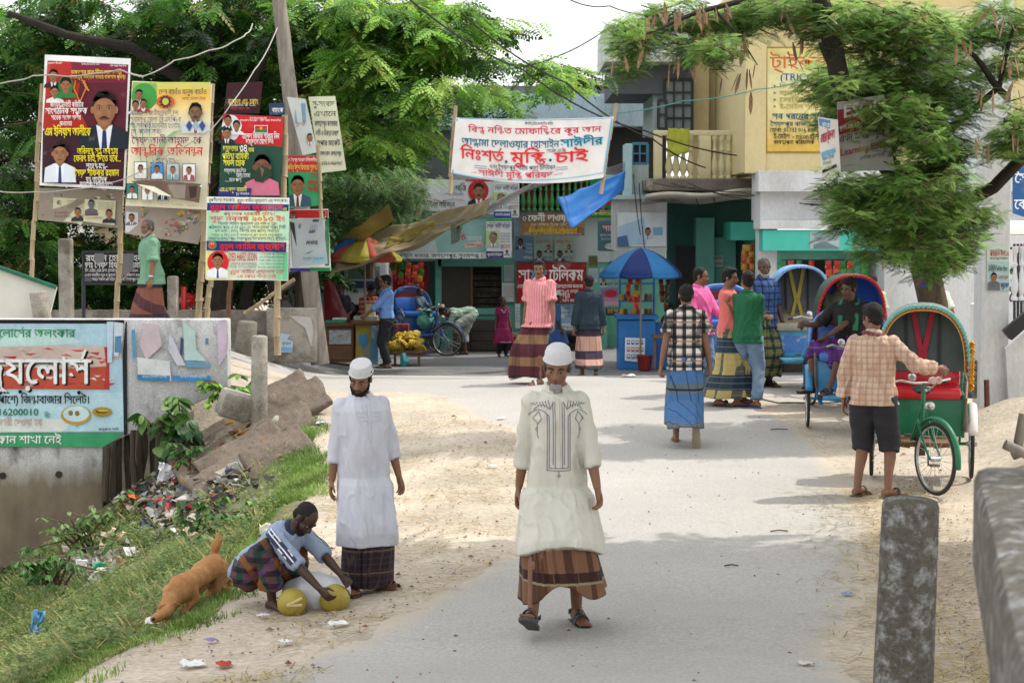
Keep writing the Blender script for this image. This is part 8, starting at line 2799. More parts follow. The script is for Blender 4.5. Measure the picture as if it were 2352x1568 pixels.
a.text('এখানে মোবাইল মেমোরী কার্ড,চার্জার,ব্যাটারী,কভার,হেডফোন পাওয়া যায়', 885, 1378, 924, 26, 'ece4e4', .03).text('সৈয়দপুর ব্যাংকের পাশে ২য় তলায়', 985, 1342, 962, 24, 'ece4e4', .03).text('দব্বির', 1205, 1280, 998, 32, 'ece4e4', .04).text('০১৭৩২ ৪৪৭ ৪৪', 1130, 1316, 1028, 22, 'ece4e4', .03)
a.obj('shop_sign', 'dark red telecom shop sign with white lettering behind the pink-shirted man', 'sign', GS)
a = Art((1160, 1040), (1315, 1040), (1318, 1250), (1165, 1245), 41.8, 11)
a.sheet('86a4c0').ell(1225, 1105, 40, 45, 'b8cce0').text('হিরণ', 1232, 1285, 1090, 16, '2a4a7a', .02).text('মাহমুদ', 1226, 1290, 1118, 16, '2a4a7a', .02).text('লিপু-কে', 1240, 1290, 1142, 14, '2a4a7a', .02).rect(1166, 1190, 1316, 1240, 'c8d4dc').text('অভিনন্দন', 1205, 1300, 1232, 20, '4a5a7a', .02)
a.obj('poster', 'pale blue poster low on the wall below the red telecom sign', 'poster', GS)
for i, (x0, y0, x1, y1, Y, bg, fg, lab) in enumerate([(785, 752, 858, 878, 41.9, '9aa6a8', '6a7478', 'faded grey notice pasted high on the green pier'), (770, 885, 862, 1028, 41.9, 'c2ccca', 'c04a3a', 'white notice with red print pasted on the green pier'), (868, 1040, 905, 1228, 41.7, 'bcc4c8', '7a8288', 'narrow white price list beside the low wall poster'),
		(1420, 680, 1490, 766, 37.3, '6a6a3c', '22221c', 'olive notice above the blue kiosk'), (1420, 778, 1490, 880, 37.3, 'b4bec4', '5a6a8a', 'white notice between the red sign and the blue kiosk'), (1505, 775, 1645, 915, 37.1, 'a4c0b4', '3a5a6a', 'pale portrait poster left of the blue kiosk'), (1505, 925, 1645, 1055, 37.1, '8a7aa0', 'b03a40', 'purple and pink poster beside the blue kiosk'), (1545, 1072, 1655, 1132, 37.0, '33301c', 'b89a3a', 'dark sign with yellow lettering beside the blue kiosk counter')]):
	a = Art((x0, y0), (x1, y0), (x1, y1), (x0, y1), Y, 11)
	a.sheet(bg)
	w, h = x1 - x0, y1 - y0
	if i == 5: a.face(x0 + 28, y0 + 88, 16, suit='33404c', body=2.6, mus=False).text('জুবেদ খান', x0 + 55, x1 - 5, y1 - 12, 18, '2a4a8a', .02)
	if i == 6: a.ell(x0 + 85, y0 + 40, 48, 30, 'c02a34').rect(x0, y0 + 70, x1, y1, 'c89ab8')
	if i == 7: a.text('মধু', x0 + 15, x1 - 8, y1 - 18, 36, fg, .05)
	else:
		for k in range(5): a.text('জরুরী বিজ্ঞপ্তি সৈয়দপুর বাজার', x0 + w * .1, x1 - w * .1, y0 + h * (.22 + k * .13), h * .06, fg)
	a.obj('notice', lab, 'notice', GS)
a = Art((1490, 420), (1618, 415), (1618, 648), (1490, 645), 37.35, 11)
a.sheet('4a7478').poly([(1515, 450), (1614, 440), (1614, 500), (1525, 505)], '7a4a50').text('সাহেব', 1525, 1660, 495, 40, 'e0d8d8', .04).text('প্রধানঃ মোঃ সৈয়দ', 1508, 1640, 535, 18, 'b8d0d4').text('মোবাইল ফোন', 1515, 1640, 565, 16, 'b8d0d4').ell(1600, 610, 60, 24, 'd8dcdc').text('01713 81', 1542, 1618, 618, 20, '2a2a30', .02)
a.obj('shop_sign', 'blue-grey phone shop sign half hidden by the white sign box', 'sign', GS)
a = Art((1430, 100), (1612, 105), (1615, 395), (1440, 395), 38.0, 11)
a.sheet('1f7a44').rect(1520, 200, 1600, 300, 'b02a30').face(1530, 280, 34, suit='2a2a30', open_=False, skin='a07868', body=2.1, mus=False).text('সৈয়দ আতাউর রহমান', 1450, 1608, 378, 24, 'e8e84a', .03).text('শুভেচ্ছান্তে', 1500, 1600, 350, 12, WH)
a.obj('poster', 'green poster of a man in glasses behind the blue tarpaulin', 'poster', GS)
a = Art((1418, 488), (1530, 488), (1530, 566), (1418, 566), 35.75)
a.sheet('d4dce2').poly([(1420, 520), (1480, 500), (1485, 562), (1420, 564)], 'a8c4dc').face(1488, 532, 8, suit='b8d0e4', mus=False).rect(1500, 522, 1522, 540, '7ab0d0').poly([(1418, 545), (1440, 540), (1445, 566), (1418, 566)], '4a6a96')
a.obj('poster', 'pale blue school poster on the white sign box above the kiosk', 'poster', GS)
a = Art((898, 612), (985, 608), (985, 760), (898, 760), 42.4)
a.sheet('a01c22').text('এখানে', 938, 962, 658, 7, WH, .03).text('রিচার্জ করুন', 926, 972, 672, 7, WH, .03).rect(905, 694, 978, 758, '8a6a6c').text('ডেইলি', 910, 975, 714, 14, 'd8d8d8', .03).text('শাড়ীও বু', 910, 975, 734, 12, 'c8402a', .03)
a.obj('shop_sign', 'red recharge poster filling the shop behind the banana cart', 'sign', GS)
a = Art((597, 318), (1180, 318), (1180, 1035), (597, 1035), 32.985, 3)
a.rect(597, 318, 1180, 1035, '9a7e38').grad(608, 328, 1170, 1022, ['d0c478', 'dcd4a4', 'dccf92', 'd4b04c'])
a.text('ট্রাইকন', 628, 1010, 462, 78, 'c8743a', .06, sh=('e8d8b0', -6, 5)).text('(TRICON)', 692, 1010, 545, 44, '1c5a86', .05, sh=('e8e8e0', -4, 3))
for i, t in enumerate(['ভিসা প্রসেসিং', 'ফটোষ্ট্যাট', 'লেমিনেটিং', 'ই-মেইল সার্ভিস']):
	a.text(t, 690, 1000, 598 + i * 46, 30, 'b0a04a', .02).poly([(652, 572 + i * 46), (668, 582 + i * 46), (652, 592 + i * 46)], '8a7a2a')
a.text('সব ধরনের সুযোগ', 640, 1050, 806, 38, '1f5a80', .04).text('সৈয়দপুর বাজার, জগন্নাথপুর', 628, 1120, 852, 28, '2a3a5a', .02).text('মোবা: 01733 016 890', 626, 932, 892, 26, '222222', .02).text('ই-মেইল :- tricon @ yahoo', 650, 1030, 938, 32, '222222', .02).text('ব্যবস্থাপনা পরিচালক', 650, 925, 975, 26, '222222', .03)
a.obj('painted_sign', 'yellow painted shop sign on the cream wall beside the balcony', 'sign', None, None, PAINT)
a = Art((1080, 690), (1395, 640), (1470, 1150), (1090, 1160), 20.5, 3)
a.sheet('8f8c88').poly([(1082, 745), (1385, 690), (1400, 850), (1088, 915)], '741e28')
a.text('ESOL', 1120, 1375, 800, 84, 'b8b0ac', .06, -.2).text('প্রধান এবং পরীক্ষা কেন্দ্র', 1095, 1300, 880, 26, 'c8c0bc', .02, -.18).text('এখন জগন্নাথপুরে', 1095, 1400, 965, 46, '28282c', .03, -.2).text('Learning Point', 1100, 1425, 1055, 44, '8a2a3a', .04, -.2).text('স্কলাস্টিকা (৪র্থ তলা)', 1230, 1400, 1060 + 20, 22, '3a4a5a', 0, -.15)
a.obj('hanging_sign', 'grey and red course sign hanging in the tree by the yellow building', 'sign')
a = Art((950, 790), (1085, 810), (1105, 1165), (980, 1228), 20.3, 3)
a.sheet('d8d4d2').poly([(955, 800), (1035, 815), (1030, 870), (960, 850)], '4a90c0').text('ইউরো', 980, 1030, 860, 26, WH, .03).text('এ্যারো ট্রাভেলস', 968, 1062, 970, 60, 'b83a44', .03, -.4).poly([(972, 1030), (1066, 1000), (1070, 1030), (975, 1062)], '6aa8c8').text('বিমান টিকেট', 980, 1060, 1090, 24, '5a8ab0', .02, -.3).text('সিলেট', 985, 1040, 1120, 20, '5aa090', .02, -.3).poly([(978, 1150), (1074, 1108), (1076, 1128), (980, 1172)], '2a2c30')
a.obj('hanging_sign', 'narrow white travel sign hanging at the left edge of the tree crown', 'sign')
a = Art((1610, 1120), (1860, 1085), (1895, 1270), (1650, 1315), 21.9, 3)
a.sheet('7a2026').poly([(1612, 1125), (1858, 1090), (1868, 1160), (1622, 1195)], '8aa03a').text('সেবা', 1680, 1860, 1275, 60, 'e0d8d4', .05, -.15)
a.obj('hanging_sign', 'red and olive sign half buried in the tree above the trunk', 'sign')
a = Art((1455, 0), (1560, 0), (1615, 232), (1580, 285), 21.6, 6, bow=.03)
a.sheet('b0a8ae')
a.obj('cloth_strip', 'pale grey cloth strip hanging beside the tree trunk', 'cloth')
a = Art((1620, 250), (1675, 265), (1690, 412), (1618, 408), 21.9, 6, bow=.02)
a.sheet('3a4a90').poly([(1618, 360), (1684, 362), (1688, 412), (1620, 408)], 'b83a4a').text('শুভেচ্ছা', 1628, 1672, 330, 16, 'c8d0e8', .02)
a.obj('pennant', 'small blue and red paper pennant stuck on the tree trunk', 'pennant')
a = Art((2095, 125), (2240, 120), (2245, 430), (2090, 435), 23.385, 6)
a.sheet('c4d2c4').rect(2096, 235, 2243, 432, 'a4c4c4').text('সাবেক কাউন্সিলর', 2112, 2195, 170, 14, '33404a').text('কামাল উদ্দিন', 2112, 2240, 200, 30, 'c02a3a', .03).text('জগন্নাথপুর উপজেলা', 2112, 2238, 222, 14, '33404a').text('ব্যারিষ্টার', 2102, 2160, 275, 16, '5a3a3a').text('এনামুল কবির ইমন', 2102, 2230, 300, 26, '44505a', .02).text('আড', 2170, 2238, 358, 26, 'b84a4a', .02).text('জুবেদ', 2185, 2242, 412, 32, '2a3a8a', .04)
a.face(2138, 340, 24, suit='5a646a', open_=False, body=3.7, mus=False)
a.obj('poster', 'pale green election poster pasted on the white pillar', 'poster')
for i, (x0, y0, x1, y1, lab) in enumerate([(2215, 1395 - 1100 - 90, 2340, 1395 - 1100 - 60, '')]): pass
a = Art((897, 35), (1095, 35), (1095, 150), (897, 150), 32.49, 6)
a.sheet('a4b8b8').poly([(900, 40), (1090, 45), (1090, 90), (960, 110)], '8a9ca0').poly([(920, 120), (1000, 100), (1090, 140), (1090, 148), (920, 148)], '6a7a80')
a.obj('poster', 'torn grey poster on the turquoise fascia beside the tree', 'poster')
a = Art((203, 195), (312, 195), (312, 272), (203, 272), 36.85, 6)
a.sheet('a4b0a8').text('ধূমপান করা নিষেধ', 210, 305, 222, 16, '33403a', .02).text('বাকী চাহিয়া লজ্জা দিবেন না', 210, 305, 256, 14, '33403a', .02)
a.obj('notice', 'small pale two-line notice in the dark green alcove', 'notice')
a = Art((-200, 600), (1560, 600), (1560, 1500), (-200, 1500), 24.288, 4, step=.0009)
a.poly([(-190, 626), (838, 630), (838, 655), (-190, 652)], '1c1c22')
a.poly([(-190, 655), (726, 655), (726, 900), (836, 900), (836, 1385), (-190, 1390)], 'a8c8d8')
a.poly([(-190, 700), (380, 690), (560, 780), (300, 805), (-190, 810)], 'bcdad8').poly([(-190, 1110), (836, 1120), (836, 1380), (-190, 1385)], 'b4d4e0').poly([(-190, 1290), (520, 1300), (420, 1385), (-190, 1388)], 'd8dcd8')
a.poly([(-190, 812), (500, 800), (738, 808), (740, 1096), (-190, 1092)], 'c8b4ac')
a.poly([(-190, 930), (420, 960), (738, 940), (740, 1098), (-190, 1094)], 'b8503e')
for i in range(70):
	x, y = rnd.uniform(-180, 700), rnd.uniform(805, 1080)
	a.poly([(x, y), (x + rnd.uniform(15, 110), y + rnd.uniform(-6, 6)), (x + rnd.uniform(10, 90), y + rnd.uniform(8, 26))], rnd.choice(['b83a30', 'c04a40', 'd0c4be', 'b8aca4', 'b04438', 'c8d0cc']), False)
a.k += 1
a.poly([(704, 812), (737, 810), (740, 1096), (700, 1092), (720, 950)], 'b43a34')
a.poly([(828, 880), (850, 640), (858, 640), (862, 1400), (838, 1408)], '22242a')
a.text('জুয়েলার্সের অলংকার', -120, 508, 745, 52, '2f8a5a', .035)
a.text('জুয়েলার্স', -170, 612, 1058, 170, 'e8eaea', .035, sh=('18181c', 14, 10))
a.text('(বাম পাশে) জিন্দাবাজার সিলেট।', -130, 608, 1192, 52, '1c1c22', .035)
a.text('01716200010', -120, 262, 1272, 42, '1f7a50', .05).line([(305, 1250), (325, 1250), (325, 1275), (305, 1275), (305, 1250)], 4, '2a8a6a').line([(315, 1262), (335, 1262), (335, 1285), (315, 1285), (315, 1262)], 4, '2a8a6a')
a.text('ডেলিভারী দেওয়া হয়', -100, 285, 1342, 46, 'b8a8a4', .02)
a.ell(516, 1270, 102, 66, 'b89a3a').ell(516, 1262, 88, 54, 'c4dce4').poly([(500, 1320), (535, 1320), (520, 1352)], 'b89a3a').ell(480, 1256, 16, 18, '8a7428', n=9).ell(524, 1258, 16, 18, '8a7428', n=9)
a.ell(692, 1248, 66, 32, 'a88c30').ell(690, 1246, 42, 12, '5a4c1c').ell(700, 1240, 38, 8, 'c8b04a')
a.text('কারুকার আর্ট', 668, 802, 1372, 14, '22302a', .03)
a.poly([(-190, 1392), (838, 1388), (775, 1445), (690, 1486), (-190, 1482)], '3f9a6a').text('২য় কোন শাখা নেই', -160, 418, 1462, 52, 'dfe8e2', .05, sh=('2a5a44', 5, 4))
for x, y in ((140, 1112), (537, 1118)): a.ell(x, y, 13, 13, '101012')
for pts, c in [([(726, 640), (772, 640), (760, 915), (730, 918)], 'b8cce0'), ([(775, 642), (835, 650), (832, 760), (800, 875), (772, 870)], 'c8d4de'), ([(780, 740), (826, 735), (820, 850), (776, 846)], '5a84aa'), ([(892, 700), (915, 690), (925, 880), (900, 890)], '5a94b8'), ([(1150, 720), (1175, 760), (1230, 880), (1260, 935), (1200, 935), (1140, 830)], 'c8c8d4'), ([(1240, 640), (1320, 700), (1330, 830), (1400, 905), (1250, 900)], 'b4ccc8'), ([(960, 650), (1070, 660), (1100, 800), (990, 900), (950, 800)], 'c4b4bc'), ([(1470, 650), (1536, 640), (1536, 860), (1480, 940)], 'c8b8cc'), ([(930, 880), (1150, 905), (1160, 1040), (938, 1030)], 'd4d8da'), ([(1260, 900), (1420, 920), (1420, 950), (1250, 945)], '6a9ab8'), ([(930, 995), (1150, 1003), (1152, 1040), (935, 1032)], '3a84bc'), ([(1172, 1003), (1424, 1003), (1424, 1040), (1172, 1036)], '3a8ac4'), ([(1390, 755), (1412, 750), (1412, 790), (1392, 795)], '5a84a8'), ([(1225, 740), (1245, 760), (1235, 870), (1220, 860)], '3a4a6a')]: a.poly(pts, c)
a.text('বাংলাদেশ ইসলামী ছাত্রশিবির', 965, 1130, 1018, 14, 'd8e8f0', .02).text('বাংলাদেশ ইসলামী ছাত্রশিবির', 1222, 1400, 1018, 14, 'd8e8f0', .02)
a.obj('painted_advert', None, None, None, WW_o, PAINT)
b = MB()
for x, y in ((6, 1092), (135, 1089)):
	p = P(x, y, 24.29)
	b.tube([p + V((0, .1, 0)), p + V((0, -.01, 0))], .045, 14)
b.build('drain_hole', m_dark, WW_o)
# papers on the wall block
a = Art((1895, 580), (2125, 600), (2110, 850), (1893, 850), 29.48, 4)
a.poly([(1960, 600), (2100, 610), (2120, 700), (2105, 810), (2060, 680), (2000, 640)], 'b8b4b0').poly([(1898, 715), (1965, 730), (1940, 760), (1980, 775), (1975, 848), (1895, 850)], 'a8bcd0').rect(1905, 780, 1970, 805, 'c0ccd8').text('প্রাণঢালা', 1908, 1968, 802, 22, '5a6a9a', .03).rect(1900, 815, 1972, 842, '6aa4c8')
a.obj('paper_scraps', 'torn pale paper scraps pasted on the concrete wall end block', 'paper')
m_paper = mat('waste_paper', (.70, .70, .70), .85, .15, 9)
def scrap(label, px, py, w, col, seed, grp='paper scraps by the road', Y=None):
	g = G(px, py)
	m_ = m_paper if col is None else mat('scrap_' + col, col, .8, .2, 9)
	b = MB()
	def fn(u, v):
		e = .75 + .35 * mno.noise(V((u * 2, v * 2, seed)))
		return V(((u - .5) * w * e, (v - .5) * w * .8 * e, .012 + .03 * (w / .16) * abs(mno.noise(V((u * 3, v * 3, seed + 4))))))
	b.grid(fn, 7, 7)
	o = b.build('paper_scrap', m_, solid=.002, fix=False)
	o.location = (g.x, g.y, g.z + .012)
	o.rotation_euler = (0, 0, seed * 1.7)
	tag(o, label, 'litter', grp)
for i, (px, py, w, col, lab) in enumerate([(355, 1435, .20, None, 'white paper scrap on the turf below the dog'), (445, 1534, .17, None, 'white paper scrap on the dirt at the bottom edge'), (516, 1534, .13, 'a8402f', 'torn red packet on the dirt beside the white scrap'), (775, 1440, .15, None, 'white paper scrap at the road edge below the coconuts'),
		(655, 1482, .10, None, 'small white scrap on the straw-strewn dirt'), (605, 1420, .10, 'd8d4e0', 'pale scrap in front of the coconut seller'), (484, 1478, .09, '8a78b0', 'small lilac wrapper on the dirt'), (1275, 970, .16, 'd09a86', 'pinkish paper flattened on the road edge'),
		(1130, 1075, .12, None, 'white scrap on the sandy patch'), (1150, 965, .14, None, 'white scrap on the asphalt edge'), (1445, 866, .25, 'd0c8bc', 'crumpled paper on the ground before the kiosk'), (740, 975, .22, 'b8c8d4', 'pale blue plastic scrap beside the fallen bollard'), (1945, 1370, .10, '8a98c0', 'bluish scrap on the dirt near the big bollard'), (1850, 1532, .12, 'c8c0b4', 'flat pale scrap at the bottom right of the road'),
		(330, 1010, .2, 'c8781c', 'x')][:14]): scrap(lab, px, py, w, col, i + 1)
# dry twigs on the road
for i, (px, py, L_) in enumerate([(1790, 1225, .14), (1240, 1215, .25), (1790, 990, .2), (1680, 1305, .1)]):
	g = G(px, py)
	b = MB()
	b.tube([(g.x - L_ / 2, g.y, g.z + .02), (g.x, g.y + .02, g.z + .025), (g.x + L_ / 2, g.y + .01, g.z + .02)], .006, 5)
	tag(b.build('twig', m_bark), ['curled dry twig on the sunlit road', 'short twig on the sandy patch', 'twig on the road beyond the checked-shirt man', 'small twig at the shade edge'][i], 'twig')
# straw: countless thin stalks on the dirt
g = np.random.default_rng(77)
vs, cs = [], []
sc_ = [np.array(lin(c)) for c in ['c8b078', 'b8a068', 'a08a58', 'd8c48c', '8a7650']]
polyd = [(left[i][0], left[i][1]) for i in range(len(left))]
def in_dirt(x, y):
	e = interp(y, EDGE)
	if x < e - .25: return False
	lx = None
	for (ax, ay), (bx, by) in zip(left, left[1:]):
		if min(ay, by) <= y <= max(ay, by) and abs(by - ay) > 1e-6:
			v = ax + (bx - ax) * (y - ay) / (by - ay)
			lx = v if lx is None else max(lx, v)
	if lx is None: return y < 10 and x < -1.0
	return x < lx + .12
n = 0
while n < 8000:
	if g.random() < .78:
		y = 8.6 + 15 * g.random() ** 1.15
		x = interp(y, EDGE) + g.uniform(-.25, 3.6)
		if not in_dirt(x, y): continue
		if mno.noise(V((x * 1.4, y * 1.4, 31))) < -.12 + .25 * g.random(): continue
	else:
		y = g.uniform(9, 17)
		x = 2.35 + .12 * (y - 9) + g.normal(0, .35)
		if x < 1.7: continue
	z = ground(x, y) + .016
	a = g.uniform(0, 6.3)
	L_ = g.uniform(.03, .15) * (1.6 if g.random() < .12 else 1)
	dx, dy = math.cos(a) * L_, math.sin(a) * L_
	w = g.uniform(.0018, .004)
	nx_, ny_ = -math.sin(a) * w, math.cos(a) * w
	h1, h2 = g.uniform(0, .008), g.uniform(0, .02)
	vs += [(x - nx_, y - ny_, z + h1), (x + nx_, y + ny_, z + h1), (x + dx + nx_, y + dy + ny_, z + h2), (x + dx - nx_, y + dy - ny_, z + h2)]
	cs.append(sc_[g.integers(5)] * g.uniform(.6, 1.1))
	n += 1
tag(fast_mesh('straw', np.array(vs), 4, np.array(cs), m_grass), 'scattered dry straw on the roadside dirt', None, None, 'stuff')
# pebbles
vs, cs, n = [], [], 0
oct_ = np.array([[1, 0, 0], [0, 1, 0], [-1, 0, 0], [0, -1, 0], [0, 0, .8]])
while n < 2600:
	y = 8.6 + 14 * g.random() ** 1.2
	if g.random() < .55:
		x = interp(y, EDGE) + g.uniform(-.1, 3.4)
		if not in_dirt(x, y): continue
	elif g.random() < .5: x = 2.3 + .14 * (y - 9) + abs(g.normal(0, .5))
	else:
		x = g.uniform(-1.5, 3)
		if g.random() < .75: continue
	s = g.uniform(.004, .012) * (2.2 if g.random() < .04 else 1)
	p = oct_ * [s * g.uniform(.7, 1.4), s, s] + [x, y, ground(x, y) + .012]
	for i in range(4): vs += [p[i], p[(i + 1) % 4], p[4]]
	cs += [np.array(lin(['8a7a66', '6a5c4c', 'a89a88', '94604a'][g.integers(4)])) * g.uniform(.6, 1.1)] * 4
	n += 1
tag(fast_mesh('pebbles', np.array(vs), 3, np.array(cs), m_grass), 'small stones and grit scattered over the dirt', None, None, 'stuff')
# rubbish heap on the bank: crumpled sheets
vs, cs, n = [], [], 0
rc = [np.array(lin(c)) for c in ['d8d4d0', 'b8b4b0', 'c8c0b0', '8a8680', '5a5854', '2c2c2e', '3a4a5a', 'b83a3a', 'c8a088', '6a8aa0', 'e0dcd8', '443a34', '7a6a58', '4a463e', '3c3832']]
def heap_pt():
	k = g.random()
	if k < .42: return G(rnd.gauss(420, 70), rnd.gauss(1115, 26)), 0
	if k < .60: return G(rnd.gauss(370, 40), rnd.gauss(1180, 22)), 0
	if k < .82: return G(rnd.gauss(225, 38), rnd.gauss(1300, 22)), 1
	return G(rnd.gauss(545, 40), rnd.gauss(1020, 22)), 2
while n < 1900:
	p, kind = heap_pt()
	if p.y > 24.2 or p.x > interp(p.y, EDGE): continue
	s = g.uniform(.025, .12) * (1.3 if kind == 1 else 1)
	c = rc[g.integers(len(rc))]
	if kind == 1: c = rc[[0, 1, 2, 10, 8, 12][g.integers(6)]]
	if kind == 2: c = np.array(lin(['8a5a3a', 'a8763a', '6a4a34', 'c8a060', '5a3a2c'][g.integers(5)]))
	M_ = Matrix.Rotation(g.uniform(0, 6.3), 3, 'Z') @ Matrix.Rotation(g.uniform(-1, 1), 3, 'X')
	q0 = V((p.x, p.y, p.z + g.uniform(0, .10)))
	rim = [q0 + M_ @ V((s * math.cos(t) * g.uniform(.5, 1.3), s * math.sin(t) * g.uniform(.5, 1.2), g.normal(0, .3) * s)) for t in (0, 1.1, 2.2, 3.2, 4.2, 5.3)]
	for i in range(6): vs += [rim[i], rim[(i + 1) % 6], q0 + V((0, 0, s * .3))]
	cs += [c * g.uniform(.6, 1.1)] * 6
	n += 1
tag(fast_mesh('rubbish', np.array([tuple(v) for v in vs]), 3, np.array(cs), m_grass), 'heaps of crumpled waste paper and plastic dumped on the bank', None, None, 'stuff')
def sheet_item(label, px, py, w, h, col, seed, cat, up=.03, tilt=(0, 0, 0), crump=.06, name='rubbish_bag'):
	p = G(px, py)
	b = MB()
	b.grid(lambda u, v: V(((u - .5) * w, (v - .5) * h, crump * mno.noise(V((u * 3, v * 3, seed))) + crump * (1 - 2 * abs(mno.noise(V((u * 5, v * 5, seed + 9))))) * .6)), 16, 16)
	o = b.build(name, mat('waste_' + col, col, .6, .2, 9), solid=.004, fix=False)
	o.location = p + V((0, 0, up + .05))
	o.rotation_euler = tilt
	tag(o, label, cat)
sheet_item('orange plastic board lying on the rubbish on the bank', 320, 1160, .30, .09, 'd8641c', 1, 'board', .04, (.5, .35, .5), .006, 'orange_board')
sheet_item('teal plastic bag in the lower rubbish heap', 243, 1327, .26, .16, '2a9a7a', 2, 'plastic bag', .05, (.7, 0, .2))
sheet_item('crumpled cream bag in the lower rubbish heap', 262, 1270, .30, .26, 'd8c8a8', 3, 'bag', .07, (.8, 0, .1), .10)
sheet_item('white plastic bag with torn edges on the lower heap', 205, 1325, .3, .2, 'd0ccd0', 4, 'plastic bag', .06, (.8, 0, .5), .08)
sheet_item('upright printed white packet on the lower heap', 143, 1318, .09, .17, 'd4e0d8', 5, 'packet', .06, (1.35, 0, .2), .01, 'packet')
sheet_item('white and red bag on the upper rubbish heap', 392, 1115, .34, .28, 'dcdcde', 6, 'bag', .08, (.8, .2, .4), .11)
sheet_item('scrap of red cloth on the upper rubbish heap', 408, 1108, .14, .10, 'b8242c', 7, 'cloth', .15, (.7, .2, .1), .04, 'red_rag')
sheet_item('cream paper bag lying in the weeds above the dog', 438, 1255, .15, .10, 'd8ccb0', 8, 'paper bag', .10, (.9, 0, .1), .04, 'paper_bag')
sheet_item('pale blue rag caught in the weeds at the lower left', 85, 1475, .12, .30, '5a90b8', 9, 'rag', .12, (1.2, .2, .3), .05, 'blue_rag')
sheet_item('blue strip of plastic on the slabs', 555, 1040, .07, .32, '2a5a80', 10, 'plastic strip', .08, (.6, 0, -.6), .03, 'plastic_strip')
sheet_item('white wrapper with yellow mark in the weeds', 615, 1258, .13, .09, 'd8d4c0', 11, 'wrapper', .10, (.8, 0, .2), .04, 'wrapper')
# grey stone in the turf
b = MB()
b.sph((0, 0, 0), (.13, .09, .06))
o = remeshed(b, 'stone', m_conc, .012, 2, None, lambda q: .03 * mno.noise(q * 14))
p = G(365, 1398 + 15)
p = G(370, 1418)
o.location = P(362, 1405, 11.6)
o.location = G(225, 1478) + V((0, 0, .03))
o.location = G(365, 1410) if False else o.location
tag(o, 'dark mossy stone half sunk in the turf', 'stone')
# broad-leaved plant and fern growing at the wing wall
m_bl = leafmat('broad_leaf', .35, .45)
def leafy(name, label, centre, Y, spread, n, size, cols, seed, stems=6):
	g = np.random.default_rng(seed)
	t = thing(name, label, 'plant')
	c = P(*centre, Y)
	st = MB()
	T = []
	for i in range(7):
		u = i / 6
		w = .34 * math.sin(math.pi * min(1, u * 1.02)) ** .7 * (1.15 - .5 * u)
		T.append((u, w, -.25 * u * u))
	Q = []
	for i in range(6):
		(u0, w0, z0), (u1, w1, z1) = T[i], T[i + 1]
		Q += [[u0, 0, z0], [u1, 0, z1], [u1, w1, z1 + .06 * w1], [u0, w0, z0 + .06 * w0], [u0, -w0, z0 + .06 * w0], [u1, -w1, z1 + .06 * w1], [u1, 0, z1], [u0, 0, z0]]
	Q = np.array(Q)
	PS, YW, PT, SZ, CS = [], [], [], [], []
	base = [np.array(lin(k)) for k in cols]
	for s in range(stems):
		e = c + V((g.normal(0, spread[0]), g.uniform(-.3, .15), g.normal(0, spread[1])))
		a0 = c + V((g.normal(0, .1), .1, -spread[1] * 1.6))
		mid = a0.lerp(e, .5) + V((g.normal(0, .1), 0, .15))
		st.tube([a0, mid, e], [.014, .010, .005], 5)
		for j in range(n // stems):
			tt = g.uniform(.3, 1)
			p = (a0.lerp(mid, tt * 2) if tt < .5 else mid.lerp(e, tt * 2 - 1))
			PS.append(tuple(p)); YW.append(g.uniform(math.pi * .9, math.pi * 2.1)); PT.append(g.uniform(.1, .9)); SZ.append(size * g.uniform(.5, 1.2)); CS.append(base[g.integers(len(base))] * g.uniform(.8, 1.2))
	v = place(Q, np.array(PS), np.array(YW), np.array(PT), g.normal(0, .3, len(PS)), np.array(SZ))
	fast_mesh('leaves', v, 4, np.repeat(np.array(CS), len(Q) // 4, axis=0), m_bl, t)
	st.build('stems', m_bark, t)
leafy('broad_leaved_plant', 'broad-leaved green plant growing at the slanting edge of the wing wall', (385, 950), 23.9, (.30, .28), 66, .24, ['3f6a2a', '557f38', '2f5722', '7a9a58'], 41, 7)
leafy('broad_leaved_plant', 'dark large-leaved plant in the shade below the wing wall corner', (430, 985), 23.6, (.22, .18), 36, .30, ['1f4020', '2c5228', '38622e'], 42, 5)
leafy('leafy_bush', 'bright small-leaved bush between the wing wall and the upright bollard', (535, 900), 24.0, (.34, .12), 160, .12, ['4a7a24', '6a9a34', '82b048'], 43, 12)
leafy('leafy_bush', 'small-leaved bush beside the slabs under the plant', (440, 1040), 22.6, (.20, .14), 90, .10, ['355a22', '4a7230'], 44, 8)
leafy('flowering_weed', 'tall feathery weed in front of the stained lower wall', (200, 1215), 21.0, (.45, .18), 200, .10, ['6a8a44', '7f9a58', '567838'], 45, 16)
leafy('flowering_weed', 'dense dark weed clump at the foot of the wing wall', (110, 1290), 19.0, (.40, .16), 200, .10, ['3f6a2c', '4f7a3a', '5f8a4a'], 46, 16)
leafy('climbing_weed', 'bushy leafy weed beside the lower rubbish heap', (560, 1190), 17.0, (.34, .14), 190, .085, ['3f6a30', '557f40', '6f9450'], 47, 14)
leafy('climbing_weed', 'bushy leafy weed between the rubbish heaps', (480, 1180), 18.0, (.30, .12), 160, .085, ['3a6030', '507a40', '6a8f4c'], 48, 12)
leafy('green_shrub', 'small yellow-green shrub seen by the iron gate', (2345, 640), 27.0, (.2, .2), 120, .10, ['5a8a30', '7aa040'], 49, 8)
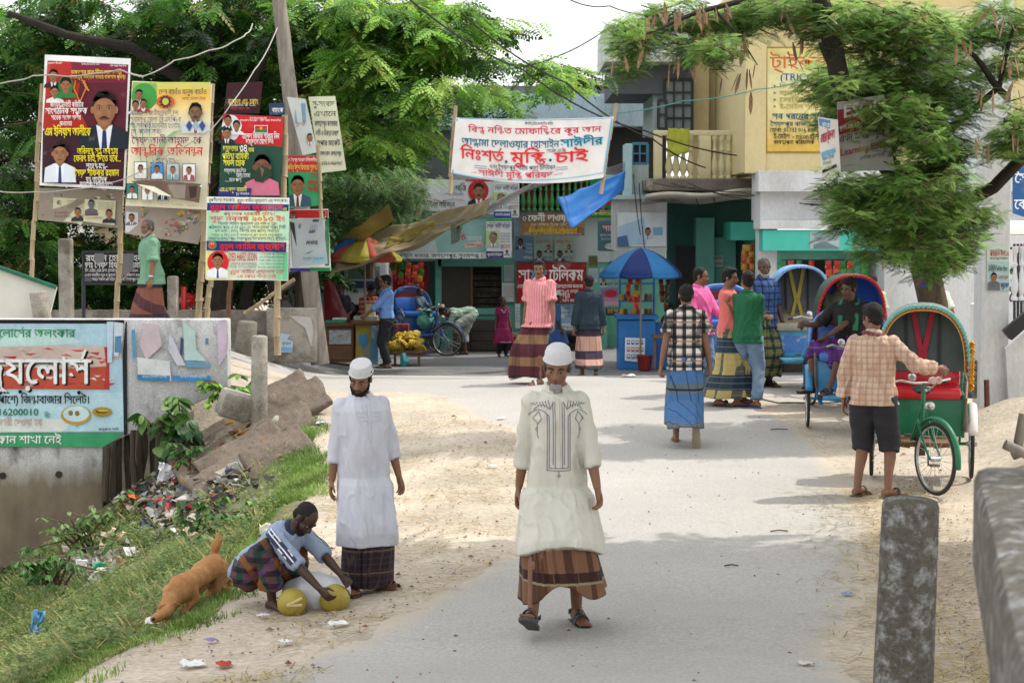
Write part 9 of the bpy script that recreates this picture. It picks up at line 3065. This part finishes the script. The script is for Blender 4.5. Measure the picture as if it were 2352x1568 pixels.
for i, (x0, y0, x1, y1, Y, c, lab) in enumerate([(-80, 330, 110, 620, 52, (.42, .43, .42), 'pale grey house far behind the dark tree at the left edge'), (150, 520, 420, 700, 58, (.40, .34, .24), 'tan house far behind the dark tree')]):
	h = thing('house', lab, 'house')
	part('wall', mat('house_wall_%d' % i, c, .9, .2, 1), h, x0, y0, x1, y1 + 80, Y, 6)
	part('roof', m_pcon, h, x0 - 6, y0 - 10, x1 + 6, y0, Y - .3, 6.6)
	for k in range(2):
		xx = x0 + (x1 - x0) * (.3 + .4 * k)
		window(h, xx - 14, y0 + 60, xx + 14, y0 + 130, Y - .02, 2, 2)
def backtree(label, px, Y, blobs, cols, seed):
	t = thing('rain_tree', label, 'tree')
	b = MB()
	g0 = P(px, 700, Y)
	limb(b, [V((g0.x, Y, ground(g0.x, Y))), P(px + 4, 560, Y), P(px - 6, 380, Y)], .22, .12, .1)
	b.build('trunk', m_bark2, t)
	crown(t, [(x, y, rx, ry, Y + dy, 1.6, n) for x, y, rx, ry, dy, n in blobs], FR1, .50, cols, seed, twig=False)
backtree('dark leafy tree behind the maroon billboard', 130, 39, [(60, 520, 200, 120, 0, 420), (220, 420, 200, 140, 0, 420), (60, 300, 160, 160, 0, 360), (200, 620, 180, 90, 0, 380), (40, 120, 180, 140, 0, 300), (240, 200, 200, 160, 0, 420)], DK, 61)
backtree('dark leafy tree behind the jeweller billboard', 560, 39, [(480, 600, 190, 110, 0, 460), (640, 580, 130, 120, 0, 360), (520, 420, 200, 150, 0, 460), (680, 420, 120, 150, 0, 300), (420, 240, 200, 150, 0, 460), (600, 220, 180, 160, 0, 460), (560, 60, 220, 120, 0, 460), (330, 660, 120, 70, 0, 240)], DK, 62)
backtree('mid green tree behind the grey-green shrub', 800, 41, [(760, 480, 120, 120, 0, 300), (860, 420, 110, 90, 0, 220), (720, 300, 110, 120, 0, 240), (820, 560, 110, 60, 0, 160), (760, 120, 150, 120, 0, 300), (900, 120, 120, 90, 0, 200)], ['16300c', '28501a', '467c28', '66a03a'], 63)
bpy.data.scenes.remove(WS)
